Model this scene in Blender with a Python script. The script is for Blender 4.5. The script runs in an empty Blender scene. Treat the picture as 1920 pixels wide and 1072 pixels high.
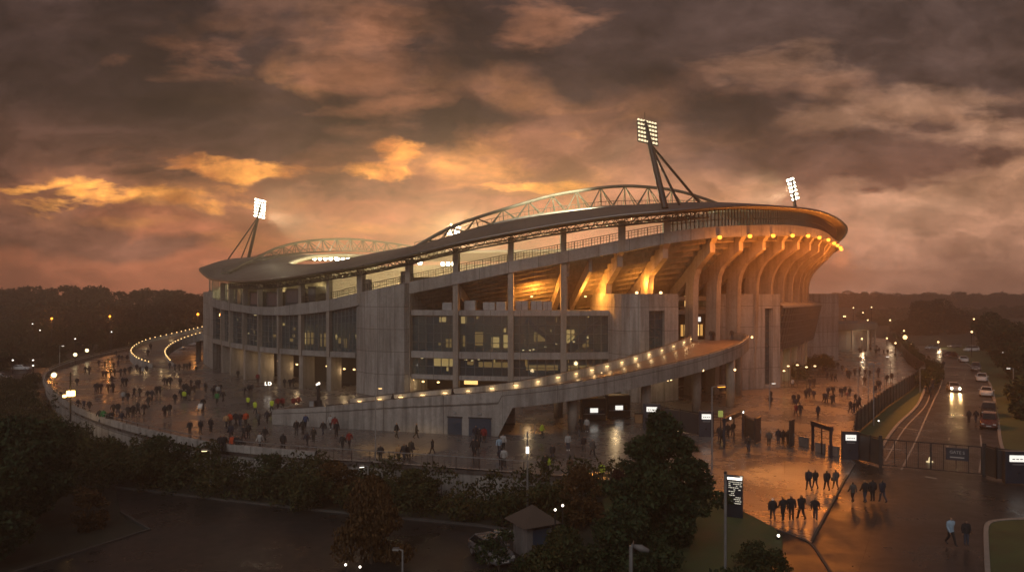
import bpy, bmesh, math, random
import numpy as np
from mathutils import Vector, Matrix
random.seed(7)
RNG = np.random.default_rng(11)
SC = bpy.context.scene
COL = SC.collection
PI = math.pi

# ---------------------------------------------------------------- camera frame used to survey the place
F, CH, HY = 1400.0, 15.75, 554.0            # focal length in photo pixels, eye height, horizon row
def W(px, py, Y):                           # the point seen at (px, py) at depth Y
    return Vector(((px - 960) * Y / F, Y, CH - (py - HY) * Y / F))
def G(px, py, z=0.0):                       # the ground point seen at (px, py)
    Y = F * (CH - z) / (py - HY)
    return Vector(((px - 960) * Y / F, Y, z))

# ---------------------------------------------------------------- tags
def tag(o, label=None, cat=None, group=None, kind=None):
    if label: o['label'] = label
    if cat: o['category'] = cat
    if group: o['group'] = group
    if kind: o['kind'] = kind
    return o
def empty(name, loc=(0, 0, 0), rz=0.0, label=None, cat=None, group=None):
    o = bpy.data.objects.new(name, None)
    COL.objects.link(o)
    o.location = loc
    o.rotation_euler = (0, 0, rz)
    o.empty_display_size = 0.5
    return tag(o, label, cat, group)
def copy_tree(o, parent=None):
    c = o.copy()
    COL.objects.link(c)
    c.parent = parent
    for ch in KIDS.get(o.name, []):
        copy_tree(ch, c)
    return c
KIDS = {}
def link(o, parent=None):
    COL.objects.link(o)
    if parent is not None:
        o.parent = parent
        KIDS.setdefault(parent.name, []).append(o)
    return o

# ---------------------------------------------------------------- mesh builder
class MB:
    def __init__(self):
        self.v, self.f, self.uv, self.mi = [], [], [], []
    def face(self, idx, mi=0, uv=None):
        self.f.append(tuple(idx)); self.mi.append(mi); self.uv.append(uv)
    def quad(self, a, b, c, d, mi=0, uv=None):
        n = len(self.v); self.v += [tuple(a), tuple(b), tuple(c), tuple(d)]
        self.face((n, n + 1, n + 2, n + 3), mi, uv)
    def hexa(self, p, mi=0):                # p: 4 bottom (ccw) + 4 top
        n = len(self.v); self.v += [tuple(q) for q in p]
        for q in ((3, 2, 1, 0), (4, 5, 6, 7), (0, 1, 5, 4), (1, 2, 6, 5), (2, 3, 7, 6), (3, 0, 4, 7)):
            self.face([n + i for i in q], mi)
        return self
    def box(self, c, s, rz=0.0, mi=0):      # c: centre of the base
        cx, cy, z = c; a, b, h = s[0] / 2, s[1] / 2, s[2]
        co, si = math.cos(rz), math.sin(rz)
        q = [(cx + x * co - y * si, cy + x * si + y * co) for x, y in ((-a, -b), (a, -b), (a, b), (-a, b))]
        return self.hexa([(x, y, z) for x, y in q] + [(x, y, z + h) for x, y in q], mi)
    def bar(self, p, q, w, h=None, mi=0):   # square bar from p to q
        h = h or w
        p, q = Vector(p), Vector(q); d = (q - p)
        if d.length < 1e-6: return self
        d.normalize()
        up = Vector((0, 0, 1)) if abs(d.z) < 0.95 else Vector((1, 0, 0))
        s = d.cross(up).normalized(); u = s.cross(d).normalized()
        r = []
        for e in (p, q):
            r += [e - s * w / 2 - u * h / 2, e + s * w / 2 - u * h / 2, e + s * w / 2 + u * h / 2, e - s * w / 2 + u * h / 2]
        return self.hexa(r, mi)
    def tube(self, pts, r, n=6, mi=0, cap=True):
        pts = [Vector(p) for p in pts]; rs = r if isinstance(r, (list, tuple)) else [r] * len(pts)
        base = len(self.v); m = len(pts); prev = None
        for i, p in enumerate(pts):
            d = (pts[min(i + 1, m - 1)] - pts[max(i - 1, 0)]).normalized()
            up = Vector((0, 0, 1)) if abs(d.z) < 0.9 else Vector((1, 0, 0))
            s = d.cross(up).normalized(); u = s.cross(d).normalized()
            for k in range(n):
                a = 2 * PI * k / n
                self.v.append(tuple(p + (s * math.cos(a) + u * math.sin(a)) * rs[i]))
        for i in range(m - 1):
            for k in range(n):
                a, b = base + i * n + k, base + i * n + (k + 1) % n
                self.face((a, b, b + n, a + n), mi)
        if cap:
            self.face([base + k for k in range(n)][::-1], mi)
            self.face([base + (m - 1) * n + k for k in range(n)], mi)
        return self
    def lathe(self, prof, n=10, c=(0, 0, 0), mi=0):
        base = len(self.v); m = len(prof)
        for r, z in prof:
            for k in range(n):
                a = 2 * PI * k / n
                self.v.append((c[0] + r * math.cos(a), c[1] + r * math.sin(a), c[2] + z))
        for i in range(m - 1):
            for k in range(n):
                a, b = base + i * n + k, base + i * n + (k + 1) % n
                self.face((a, b, b + n, a + n), mi)
        self.face([base + k for k in range(n)][::-1], mi)
        self.face([base + (m - 1) * n + k for k in range(n)], mi)
        return self
    def ball(self, c, r, n=8, mi=0, sz=1.0):
        return self.lathe([(r * math.sin(PI * i / n) + 1e-4, -r * sz * math.cos(PI * i / n)) for i in range(n + 1)], n + 2, c, mi)
    def prism(self, poly, z0, z1, mi=0, uvm=True):   # poly ccw seen from above; z0, z1 numbers or lists
        n = len(poly); b = len(self.v)
        z0 = z0 if isinstance(z0, (list, tuple)) else [z0] * n
        z1 = z1 if isinstance(z1, (list, tuple)) else [z1] * n
        for i in range(n): self.v.append((poly[i][0], poly[i][1], z0[i]))
        for i in range(n): self.v.append((poly[i][0], poly[i][1], z1[i]))
        s = 0.0
        for i in range(n):
            j = (i + 1) % n
            L = math.hypot(poly[j][0] - poly[i][0], poly[j][1] - poly[i][1])
            self.face((b + i, b + j, b + n + j, b + n + i), mi, [(s, z0[i]), (s + L, z0[j]), (s + L, z1[j]), (s, z1[i])] if uvm else None)
            s += L
        self.face([b + n + i for i in range(n)], mi, [(poly[i][0], poly[i][1]) for i in range(n)])
        self.face([b + i for i in range(n)][::-1], mi, [(poly[i][0], poly[i][1]) for i in range(n)][::-1])
        return self
    def sheet(self, rows, closed=False, mi=0, flip=False):   # rows of points -> quads, uv = (run along the first row, run across)
        rows = [[Vector(p) for p in r] for r in rows]
        m, n = len(rows), len(rows[0]); b = len(self.v)
        us = [0.0]
        for i in range(1, n): us.append(us[-1] + (rows[0][i] - rows[0][i - 1]).length)
        us.append(us[-1] + (rows[0][0] - rows[0][-1]).length)
        vs = [0.0]
        for j in range(1, m): vs.append(vs[-1] + (rows[j][0] - rows[j - 1][0]).length)
        for r in rows: self.v += [tuple(p) for p in r]
        for j in range(m - 1):
            for i in range(n if closed else n - 1):
                k = (i + 1) % n
                q = [b + j * n + i, b + j * n + k, b + (j + 1) * n + k, b + (j + 1) * n + i]
                t = [(us[i], vs[j]), (us[i + 1], vs[j]), (us[i + 1], vs[j + 1]), (us[i], vs[j + 1])]
                self.face(q[::-1] if flip else q, mi, t[::-1] if flip else t)
        return self
    def build(self, name, mats, parent=None, smooth=False, bevel=0.0):
        me = bpy.data.meshes.new(name)
        me.from_pydata(self.v, [], self.f)
        mats = mats if isinstance(mats, (list, tuple)) else [mats]
        for m in mats: me.materials.append(m)
        if any(self.mi): me.polygons.foreach_set('material_index', self.mi)
        if any(u is not None for u in self.uv):
            L = me.uv_layers.new(name='UVMap')
            flat = []
            for f, u in zip(self.f, self.uv):
                flat += list(u) if u is not None else [(self.v[i][0] + self.v[i][1], self.v[i][2]) for i in f]
            L.data.foreach_set('uv', [c for p in flat for c in p])
        if smooth: me.polygons.foreach_set('use_smooth', [True] * len(me.polygons))
        me.update()
        o = bpy.data.objects.new(name, me)
        if bevel:
            bv = o.modifiers.new('bevel', 'BEVEL'); bv.width = bevel; bv.segments = 2; bv.limit_method = 'ANGLE'
        return link(o, parent)

def lamp(kind, name, loc, energy, color, parent=None, size=0.15, target=None, spot=100, blend=0.6, shape=None):
    d = bpy.data.lights.new(name, kind)
    d.energy = energy; d.color = color
    if kind in ('POINT', 'SPOT'): d.shadow_soft_size = size
    if kind == 'SPOT':
        d.spot_size = math.radians(spot); d.spot_blend = blend
    if kind == 'AREA': d.size = size
    o = bpy.data.objects.new(name, d)
    COL.objects.link(o)
    o.location = loc
    if target is not None:
        o.rotation_euler = (Vector(target) - Vector(loc)).to_track_quat('-Z', 'Y').to_euler()
    if parent is not None:
        o.parent = parent
        o.matrix_parent_inverse = Matrix.Translation(-parent.location) if parent.rotation_euler.z == 0 else Matrix.Identity(4)
    return o

# ---------------------------------------------------------------- materials
class N:
    def __init__(self, nt): self.nt = nt
    def __call__(self, typ, **kw):
        n = self.nt.nodes.new(typ)
        for k, v in kw.items():
            if k.startswith('i_'):
                key = k[2:]
                key = int(key) if key.isdigit() else key.replace('_', ' ')
                if isinstance(v, bpy.types.NodeSocket): self.nt.links.new(v, n.inputs[key])
                else: n.inputs[key].default_value = v
            else: setattr(n, k, v)
        return n
    def mix(self, fac, a, b, blend='MIX'):
        n = self.nt.nodes.new('ShaderNodeMix'); n.data_type = 'RGBA'; n.blend_type = blend
        for s, v in ((n.inputs[0], fac), (n.inputs[6], a), (n.inputs[7], b)):
            if isinstance(v, bpy.types.NodeSocket): self.nt.links.new(v, s)
            else: s.default_value = v if not isinstance(v, tuple) or len(v) == 4 else (*v, 1)
        return n.outputs[2]
    def math(self, op, a, b=0.0, clamp=False):
        n = self.nt.nodes.new('ShaderNodeMath'); n.operation = op; n.use_clamp = clamp
        for s, v in zip(n.inputs, (a, b)):
            if isinstance(v, bpy.types.NodeSocket): self.nt.links.new(v, s)
            else: s.default_value = v
        return n.outputs[0]
    def vmath(self, op, a, b=(0, 0, 0)):
        n = self.nt.nodes.new('ShaderNodeVectorMath'); n.operation = op
        for s, v in zip(n.inputs, (a, b)):
            if isinstance(v, bpy.types.NodeSocket): self.nt.links.new(v, s)
            else: s.default_value = v
        return n.outputs['Value'] if op in ('DOT_PRODUCT', 'LENGTH', 'DISTANCE') else n.outputs[0]
    def ramp(self, fac, stops, interp='LINEAR'):
        n = self.nt.nodes.new('ShaderNodeValToRGB'); e = n.color_ramp.elements
        n.color_ramp.interpolation = interp
        while len(e) < len(stops): e.new(0.5)
        for el, (p, c) in zip(e, stops):
            el.position = p; el.color = (c, c, c, 1) if not isinstance(c, tuple) else (*c, 1)
        self.nt.links.new(fac, n.inputs[0])
        return n.outputs[0]
    def link(self, a, b): self.nt.links.new(a, b)

MATS = {}
def newmat(name):
    m = bpy.data.materials.new(name); m.use_nodes = True
    m.node_tree.nodes.clear()
    return m, N(m.node_tree)
def finish(m, n, shader):
    o = n('ShaderNodeOutputMaterial'); n.link(shader, o.inputs['Surface'])
    MATS[m.name] = m
    return m
def plain(name, col, rough=0.6, metal=0.0, var=0.25, scale=1.5, bump=0.0, spec=0.5, coat=0.0):
    m, n = newmat(name)
    tc = n('ShaderNodeTexCoord')
    nz = n('ShaderNodeTexNoise', i_Vector=tc.outputs['Object'], i_Scale=scale, i_Detail=5.0, i_Roughness=0.6)
    k = n.ramp(nz.outputs[0], [(0.25, 1 - var), (0.75, 1 + var)])
    c = n.mix(1.0, (*col, 1), k, 'MULTIPLY')
    p = n('ShaderNodeBsdfPrincipled', i_Base_Color=c, i_Metallic=metal)
    r = n.ramp(nz.outputs[0], [(0.3, max(rough - 0.1, 0.02)), (0.7, min(rough + 0.1, 1))])
    n.link(r, p.inputs['Roughness'])
    p.inputs['Specular IOR Level'].default_value = spec
    p.inputs['Coat Weight'].default_value = coat
    if bump:
        nb = n('ShaderNodeTexNoise', i_Vector=tc.outputs['Object'], i_Scale=scale * 6, i_Detail=4.0)
        b = n('ShaderNodeBump', i_Height=nb.outputs[0], i_Strength=bump, i_Distance=0.05)
        n.link(b.outputs[0], p.inputs['Normal'])
    return finish(m, n, p.outputs[0])
def glow(name, col, strength):
    m, n = newmat(name)
    e = n('ShaderNodeEmission', i_Color=(*col, 1), i_Strength=strength)
    finish(m, n, e.outputs[0])
    m.cycles.emission_sampling = 'NONE' if strength < 8 else 'AUTO'
    return m
def concrete(name, col, panel=(3.1, 3.5), joint=0.05, stain=0.5):
    m, n = newmat(name)
    tc = n('ShaderNodeTexCoord'); geo = n('ShaderNodeNewGeometry')
    br = n('ShaderNodeTexBrick', i_Vector=tc.outputs['UV'], i_Scale=1.0, i_Mortar_Size=joint, i_Mortar_Smooth=0.3,
           i_Brick_Width=panel[0], i_Row_Height=panel[1], i_Bias=-0.2)
    br.offset = 0.0
    br.inputs['Color1'].default_value = (1, 1, 1, 1); br.inputs['Color2'].default_value = (0.82, 0.81, 0.79, 1)
    br.inputs['Mortar'].default_value = (0.36, 0.35, 0.34, 1)
    big = n('ShaderNodeTexNoise', i_Vector=geo.outputs['Position'], i_Scale=0.16, i_Detail=6.0, i_Roughness=0.6)
    fine = n('ShaderNodeTexNoise', i_Vector=geo.outputs['Position'], i_Scale=2.2, i_Detail=6.0, i_Roughness=0.65)
    mp = n('ShaderNodeMapping', i_Vector=geo.outputs['Position']); mp.inputs['Scale'].default_value = (1.3, 1.3, 0.10)
    strk = n('ShaderNodeTexNoise', i_Vector=mp.outputs[0], i_Scale=1.0, i_Detail=5.0, i_Roughness=0.6)
    a = n.ramp(big.outputs[0], [(0.3, 0.78), (0.7, 1.12)])
    b = n.ramp(fine.outputs[0], [(0.3, 0.82), (0.7, 1.12)])
    s = n.ramp(strk.outputs[0], [(0.32, 1.0 - stain), (0.55, 1.05)])
    c = n.mix(1.0, (*col, 1), a, 'MULTIPLY'); c = n.mix(1.0, c, b, 'MULTIPLY'); c = n.mix(1.0, c, s, 'MULTIPLY')
    c = n.mix(1.0, c, br.outputs[0], 'MULTIPLY')
    p = n('ShaderNodeBsdfPrincipled', i_Base_Color=c, i_Roughness=0.75)
    p.inputs['Specular IOR Level'].default_value = 0.35
    bp = n('ShaderNodeBump', i_Height=fine.outputs[0], i_Strength=0.25, i_Distance=0.04)
    n.link(bp.outputs[0], p.inputs['Normal'])
    return finish(m, n, p.outputs[0])
def wetground(name, col, tile=None, dry=0.5, rmin=0.12, rmax=0.5, bump=0.15, var=0.3, scale=0.12, spec=0.5):
    m, n = newmat(name)
    geo = n('ShaderNodeNewGeometry')
    big = n('ShaderNodeTexNoise', i_Vector=geo.outputs['Position'], i_Scale=scale, i_Detail=6.0, i_Roughness=0.62, i_Distortion=0.6)
    mid = n('ShaderNodeTexNoise', i_Vector=geo.outputs['Position'], i_Scale=1.1, i_Detail=5.0, i_Roughness=0.6)
    fine = n('ShaderNodeTexNoise', i_Vector=geo.outputs['Position'], i_Scale=9.0, i_Detail=3.0, i_Roughness=0.6)
    c = n.mix(1.0, (*col, 1), n.ramp(big.outputs[0], [(0.3, 1 - var), (0.7, 1 + var)]), 'MULTIPLY')
    c = n.mix(1.0, c, n.ramp(mid.outputs[0], [(0.3, 0.8), (0.7, 1.2)]), 'MULTIPLY')
    h = fine.outputs[0]
    if tile:
        mp = n('ShaderNodeMapping', i_Vector=geo.outputs['Position']); mp.inputs['Rotation'].default_value = (0, 0, tile[2])
        br = n('ShaderNodeTexBrick', i_Vector=mp.outputs[0], i_Scale=1.0, i_Mortar_Size=0.02, i_Brick_Width=tile[0], i_Row_Height=tile[1], i_Bias=0.0)
        br.inputs['Color1'].default_value = (1.1, 1.08, 1.06, 1); br.inputs['Color2'].default_value = (0.85, 0.86, 0.88, 1)
        br.inputs['Mortar'].default_value = (0.5, 0.5, 0.5, 1)
        c = n.mix(0.8, c, n.mix(1.0, c, br.outputs[0], 'MULTIPLY'))
        b2 = n('ShaderNodeTexBrick', i_Vector=mp.outputs[0], i_Scale=1.0, i_Mortar_Size=0.07, i_Mortar_Smooth=0.4, i_Brick_Width=7.2, i_Row_Height=5.4, i_Bias=0.0)
        b2.inputs['Color1'].default_value = (1.12, 1.1, 1.08, 1); b2.inputs['Color2'].default_value = (0.84, 0.85, 0.86, 1); b2.inputs['Mortar'].default_value = (0.35, 0.35, 0.35, 1)
        c = n.mix(1.0, c, b2.outputs[0], 'MULTIPLY')
    r = n.ramp(n.math('ADD', n.math('MULTIPLY', big.outputs[0], 0.7), n.math('MULTIPLY', mid.outputs[0], 0.3)), [(0.38, rmin), (0.62, rmax)])
    p = n('ShaderNodeBsdfPrincipled', i_Base_Color=c)
    n.link(r, p.inputs['Roughness'])
    p.inputs['Specular IOR Level'].default_value = spec
    bp = n('ShaderNodeBump', i_Height=h, i_Strength=bump, i_Distance=0.02)
    n.link(bp.outputs[0], p.inputs['Normal'])
    return finish(m, n, p.outputs[0])
def leafy(name, cols, rough=0.75, scale=0.5):
    m, n = newmat(name)
    geo = n('ShaderNodeNewGeometry')
    nz = n('ShaderNodeTexNoise', i_Vector=geo.outputs['Position'], i_Scale=scale, i_Detail=3.0, i_Roughness=0.7)
    k = n.math('ADD', n.math('MULTIPLY', nz.outputs[0], 0.65), n.math('MULTIPLY', geo.outputs['Random Per Island'], 0.42))
    c = n.ramp(k, [(0.3 + 0.45 * i / (len(cols) - 1), cc) for i, cc in enumerate(cols)])
    p = n('ShaderNodeBsdfPrincipled', i_Base_Color=c, i_Roughness=rough)
    p.inputs['Specular IOR Level'].default_value = 0.25
    return finish(m, n, p.outputs[0])
def glassy(name, tint, rough=0.05, clear=0.45):
    m, n = newmat(name)
    tr = n('ShaderNodeBsdfTransparent'); tr.inputs[0].default_value = (*tint, 1)
    gl = n('ShaderNodeBsdfGlossy'); gl.inputs['Roughness'].default_value = rough
    gl.inputs['Color'].default_value = (0.85, 0.9, 0.9, 1)
    df = n('ShaderNodeBsdfDiffuse'); df.inputs[0].default_value = (tint[0] * 0.07, tint[1] * 0.125, tint[2] * 0.15, 1)
    m1 = n('ShaderNodeMixShader'); m1.inputs[0].default_value = clear
    n.link(df.outputs[0], m1.inputs[1]); n.link(tr.outputs[0], m1.inputs[2])
    fr = n('ShaderNodeFresnel'); gb = n('ShaderNodeNewGeometry'); n.link(n.math('SUBTRACT', 1.5, n.math('MULTIPLY', gb.outputs['Backfacing'], 0.8333)), fr.inputs[0])
    m2 = n('ShaderNodeMixShader')
    n.link(n.math('ADD', n.math('MULTIPLY', fr.outputs[0], 0.9), 0.03), m2.inputs[0])
    n.link(m1.outputs[0], m2.inputs[1]); n.link(gl.outputs[0], m2.inputs[2])
    return finish(m, n, m2.outputs[0])

M_CONC = concrete('concrete', (0.29, 0.275, 0.258))
M_CONC2 = concrete('concrete_beam', (0.28, 0.265, 0.25), panel=(4.6, 50), stain=0.3)
M_RIB = concrete('concrete_rib', (0.27, 0.235, 0.20), panel=(60, 60), joint=0.0, stain=0.35)
M_RAMP = concrete('concrete_ramp', (0.30, 0.28, 0.26), panel=(7.5, 2.6), joint=0.05, stain=0.45)
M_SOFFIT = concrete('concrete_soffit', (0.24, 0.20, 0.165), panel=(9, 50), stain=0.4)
M_ROOF = plain('roof_sheet', (0.10, 0.095, 0.09), rough=0.38, metal=0.55, var=0.2, scale=0.25)
M_ROOFEDGE = plain('roof_edge_metal', (0.15, 0.145, 0.14), rough=0.35, metal=0.7)
M_UNDER = plain('roof_underside', (0.10, 0.085, 0.07), rough=0.7)
M_STEEL = plain('painted_steel', (0.22, 0.21, 0.19), rough=0.45, metal=0.4)
M_DKSTEEL = plain('dark_steel', (0.035, 0.034, 0.034), rough=0.45, metal=0.5)
M_GALV = plain('galvanised_steel', (0.32, 0.32, 0.32), rough=0.4, metal=0.7)
M_GLASS = glassy('facade_glass', (0.50, 0.62, 0.66), clear=0.36)
M_CLEAR = glassy('clear_glass', (0.8, 0.82, 0.8), clear=0.85)
M_MULL = plain('mullion', (0.10, 0.105, 0.105), rough=0.4, metal=0.5)
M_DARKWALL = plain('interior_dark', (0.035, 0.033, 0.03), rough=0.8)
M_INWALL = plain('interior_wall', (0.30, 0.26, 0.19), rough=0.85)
M_SLAB = plain('slab', (0.16, 0.15, 0.14), rough=0.85)
M_NAVY = plain('navy_panel', (0.012, 0.018, 0.03), rough=0.35, coat=0.3)
M_DOORBLUE = plain('blue_door', (0.016, 0.032, 0.055), rough=0.45)
M_SEAT = plain('stand_seats', (0.16, 0.16, 0.15), rough=0.7, var=0.5)
M_PITCH = plain('pitch', (0.05, 0.11, 0.03), rough=0.9)
M_PLAZA = wetground('wet_paving', (0.128, 0.108, 0.098), tile=(1.8, 0.9, 0.35), rmin=0.19, rmax=0.37, bump=0.1, spec=0.75)
M_ROAD = wetground('wet_asphalt', (0.026, 0.024, 0.023), rmin=0.22, rmax=0.5, bump=0.3, spec=0.3)
M_LOT = wetground('lot_asphalt', (0.020, 0.019, 0.0185), rmin=0.2, rmax=0.5, bump=0.3, spec=0.35)
M_TERR = wetground('soil_and_scrub', (0.022, 0.022, 0.012), rmin=0.7, rmax=0.95, scale=0.3)
M_GRASS = wetground('grass_verge', (0.045, 0.06, 0.018), rmin=0.7, rmax=0.95, scale=0.5, bump=0.8)
M_KERB = plain('kerb_stone', (0.22, 0.20, 0.18), rough=0.6)
M_KERBD = plain('kerb_stone_dark', (0.05, 0.047, 0.043), rough=0.7)
M_PAINT = plain('road_paint', (0.30, 0.27, 0.23), rough=0.4, var=0.5, scale=3.0)
M_DECK = wetground('ramp_deck', (0.13, 0.09, 0.07), rmin=0.42, rmax=0.6, scale=0.3)
M_WARM = glow('warm_lamp', (1.0, 0.60, 0.22), 4.0)
M_WARM2 = glow('warm_bulb', (1.0, 0.64, 0.28), 3.5)
M_ORANGE = glow('sodium_lamp', (1.0, 0.34, 0.035), 4.0)
M_LITDIM = glow('lit_room_dim', (1.0, 0.5, 0.14), 0.35)
M_ARCH = plain('arch_steel', (0.13, 0.13, 0.105), rough=0.5, metal=0.3)
M_FLOOD = glow('flood_lamp', (1.0, 0.9, 0.66), 16.0)
M_FLOODDIM = glow('flood_lamp_seen_from_behind', (1.0, 0.82, 0.5), 1.5)
M_SIGN = glow('lit_sign', (1.0, 0.95, 0.85), 1.1)
M_SIGNG = glow('lit_sign_green', (0.75, 0.78, 0.2), 0.35)
M_LITWIN = glow('lit_room', (1.0, 0.50, 0.13), 0.7)
M_LITWIN2 = glow('lit_room_bright', (1.0, 0.56, 0.18), 1.7)
M_WHITELED = glow('white_led', (1.0, 0.88, 0.74), 3.0)
M_GLOBE = glow('globe_lamp', (1.0, 0.78, 0.4), 3.5)
M_TAIL = plain('tail_lens', (0.2, 0.01, 0.008), rough=0.2)
M_TYRE = plain('rubber', (0.012, 0.012, 0.012), rough=0.8)
M_CARGLASS = plain('car_glass', (0.012, 0.013, 0.015), rough=0.06, var=0.05)
M_LETTER = plain('white_letter', (0.4, 0.39, 0.37), rough=0.5)
M_BARK = plain('bark', (0.045, 0.034, 0.025), rough=0.9, scale=6, bump=0.6)
M_ROOFTILE = plain('shingle', (0.075, 0.055, 0.042), rough=0.8, scale=9, bump=0.8)
M_WHITEWALL = plain('white_render', (0.13, 0.12, 0.115), rough=0.7)
# ================================================================ THE STADIUM
CX, CY = 3.0, 190.0
class Ring:
    """closed curve round the stadium's middle, stored by angle; extra columns ride along"""
    def __init__(self, pts):
        P = np.array(pts, float); n = len(P); out = []
        for i in range(n):
            p0, p1, p2, p3 = P[i - 1], P[i], P[(i + 1) % n], P[(i + 2) % n]
            d = lambda a, b: max(np.linalg.norm(a[:2] - b[:2]) ** 0.5, 1e-3)
            t0 = 0; t1 = t0 + d(p0, p1); t2 = t1 + d(p1, p2); t3 = t2 + d(p2, p3)
            for k in range(14):
                t = t1 + (t2 - t1) * k / 14
                a1 = (t1 - t) / (t1 - t0) * p0 + (t - t0) / (t1 - t0) * p1
                a2 = (t2 - t) / (t2 - t1) * p1 + (t - t1) / (t2 - t1) * p2
                a3 = (t3 - t) / (t3 - t2) * p2 + (t - t2) / (t3 - t2) * p3
                b1 = (t2 - t) / (t2 - t0) * a1 + (t - t0) / (t2 - t0) * a2
                b2 = (t3 - t) / (t3 - t1) * a2 + (t - t1) / (t3 - t1) * a3
                out.append((t2 - t) / (t2 - t1) * b1 + (t - t1) / (t2 - t1) * b2)
        D = np.array(out)
        th = np.arctan2(D[:, 1] - CY, D[:, 0] - CX) % (2 * PI)
        o = np.argsort(th); self.th, self.D = th[o], D[o]
        fr = (self.th > PI * 1.02) & (self.th < PI * 1.995)
        f = self.D[fr]; self.fth = self.th[fr]
        z = f[:, 2] if f.shape[1] > 2 else np.full(len(f), CH)
        self.fpx = 960 + F * f[:, 0] / f[:, 1]
        k = int(np.argmax(self.fpx)) + 1
        self.fth, self.fpx = self.fth[:k], np.maximum.accumulate(self.fpx[:k])
    def at(self, th):
        th = th % (2 * PI)
        return np.array([np.interp(th, self.th, self.D[:, c], period=2 * PI) for c in range(self.D.shape[1])])
    def px(self, px):                        # angle at which the front of the curve is seen at column px
        return float(np.interp(px, self.fpx, self.fth))
    def nrm(self, th):
        a, b = self.at(th - 0.01), self.at(th + 0.01)
        t = b[:2] - a[:2]; t /= np.linalg.norm(t)
        return np.array([t[1], -t[0]])       # outward

def fx(px, Y): return ((px - 960) * Y / F, Y)
FAC = Ring([fx(390, 170), fx(418, 153), fx(434, 147), fx(460, 140.5), fx(488, 135), fx(525, 130.5), fx(566, 127), fx(618, 124),
            fx(668, 121.5), fx(766, 117.5), fx(856, 115), fx(958, 113.5), fx(1056, 113.3), fx(1142, 114.5), fx(1272, 118.5), fx(1330, 122),
            fx(1400, 126.5), fx(1462, 133), fx(1500, 145), fx(1535, 165), (75, 184), (76, 205), (72, 230), (60, 254), (36, 271), (0, 278), (-38, 270), (-64, 250), (-74, 228), (-75, 205), (-73, 186)])
def zt(py, Y): return CH - (py - HY) * Y / F
_T = []
for px, Y, a, b in ((401, 158, 560, 575), (418, 152.5, 564, 580), (455, 140.6, 572, 585), (488, 134.6, 575, 590), (522, 130.3, 575, 591), (563, 126.8, 569, 590), (620, 123.6, 561.5, 583),
                    (668, 121.1, 550, 574), (763, 117.2, 530, 552.5), (849, 114.8, 512, 535), (957, 113.1, 490, 512), (1064, 112.7, 469.6, 492), (1142, 112.2, 454.5, 477.5), (1163, 111.8, 450.5, 474),
                    (1253, 110.8, 435, 457), (1342, 111.8, 425, 446), (1390, 114.3, 423, 444), (1431, 117, 422, 443), (1478, 121.6, 422.5, 442.5), (1507, 125.8, 425.5, 443), (1530, 130.5, 430, 446.5),
                    (1547, 136.3, 437, 451), (1558, 143, 446.5, 458)):
    _T.append((*fx(px, Y), zt(a, Y), zt(b, Y)))
_T += [(66.2, 152, 26.4, 25.2), (70.5, 165, 26.2, 25.0), (73.5, 180, 26, 24.8), (75, 198, 26, 24.6), (72.5, 226, 26.5, 25), (60, 253, 27, 25.3), (36, 271, 27.5, 25.6), (0, 278.5, 27.5, 25.6),
       (-38, 270.5, 26.5, 24.6), (-65, 250, 25, 23), (-75, 228, 22.5, 20.5), (-76.5, 205, 19.5, 17.5), (-74, 184, 17.2, 15.4), (-68, 168, 16, 14)]
TOP = Ring(_T)
RIM = Ring([(*fx(px, Y), zt(py, Y)) for px, py, Y in ((373, 505, 172), (392, 521.5, 158), (410, 525, 149), (439, 526.5, 140), (487, 525, 132), (550, 518, 125.5), (614, 507, 121), (677, 497, 117.8), (757, 479, 114.3),
            (855, 455, 111.5), (957, 435, 109.6), (1065, 416, 109), (1166, 402, 107.5), (1253, 394, 106.5), (1342, 386.5, 107.6), (1405, 384, 110.5), (1469, 386.5, 116), (1532, 393.5, 125.5),
            (1564, 404.5, 134), (1583, 417, 143.5), (1590, 428, 155), (1586, 439, 165), (1577, 449, 175), (1564, 457, 185))] +
           [(82.5, 205, 28.4), (79, 234, 28.6), (63, 262, 29), (32, 282, 29.3), (-5, 289, 29.4), (-44, 280, 29), (-72, 260, 28.4), (-84, 236, 27.6), (-82.5, 215, 26), (-78, 190, 23.3)])
INN = Ring([(*fx(541, 165), zt(494, 165)), (*fx(566, 152), zt(497.5, 152)), (*fx(614, 143), zt(494.5, 143)), (*fx(709, 138), zt(475, 138)), (*fx(785, 134), zt(461, 134)),
            (*fx(855, 131), zt(441, 131)), (*fx(919, 129.5), zt(422, 129.5)), (*fx(988, 128.5), zt(408, 128.5)), (*fx(1065, 129), zt(397, 129)), (*fx(1141, 130), zt(389, 130)),
            (*fx(1249, 133), zt(386.5, 133)), (38, 140, 31.8), (47, 155, 31.5), (51, 175, 31.2), (49, 200, 31), (40, 225, 31), (20, 246, 31), (-10, 255, 31), (-32, 249, 30.5),
            (*fx(693, 232), zt(478, 232)), (*fx(645, 210), zt(477, 210)), (*fx(582, 185), zt(480.5, 185))])
def v3(p): return Vector((p[0], p[1], p[2]))

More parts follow.
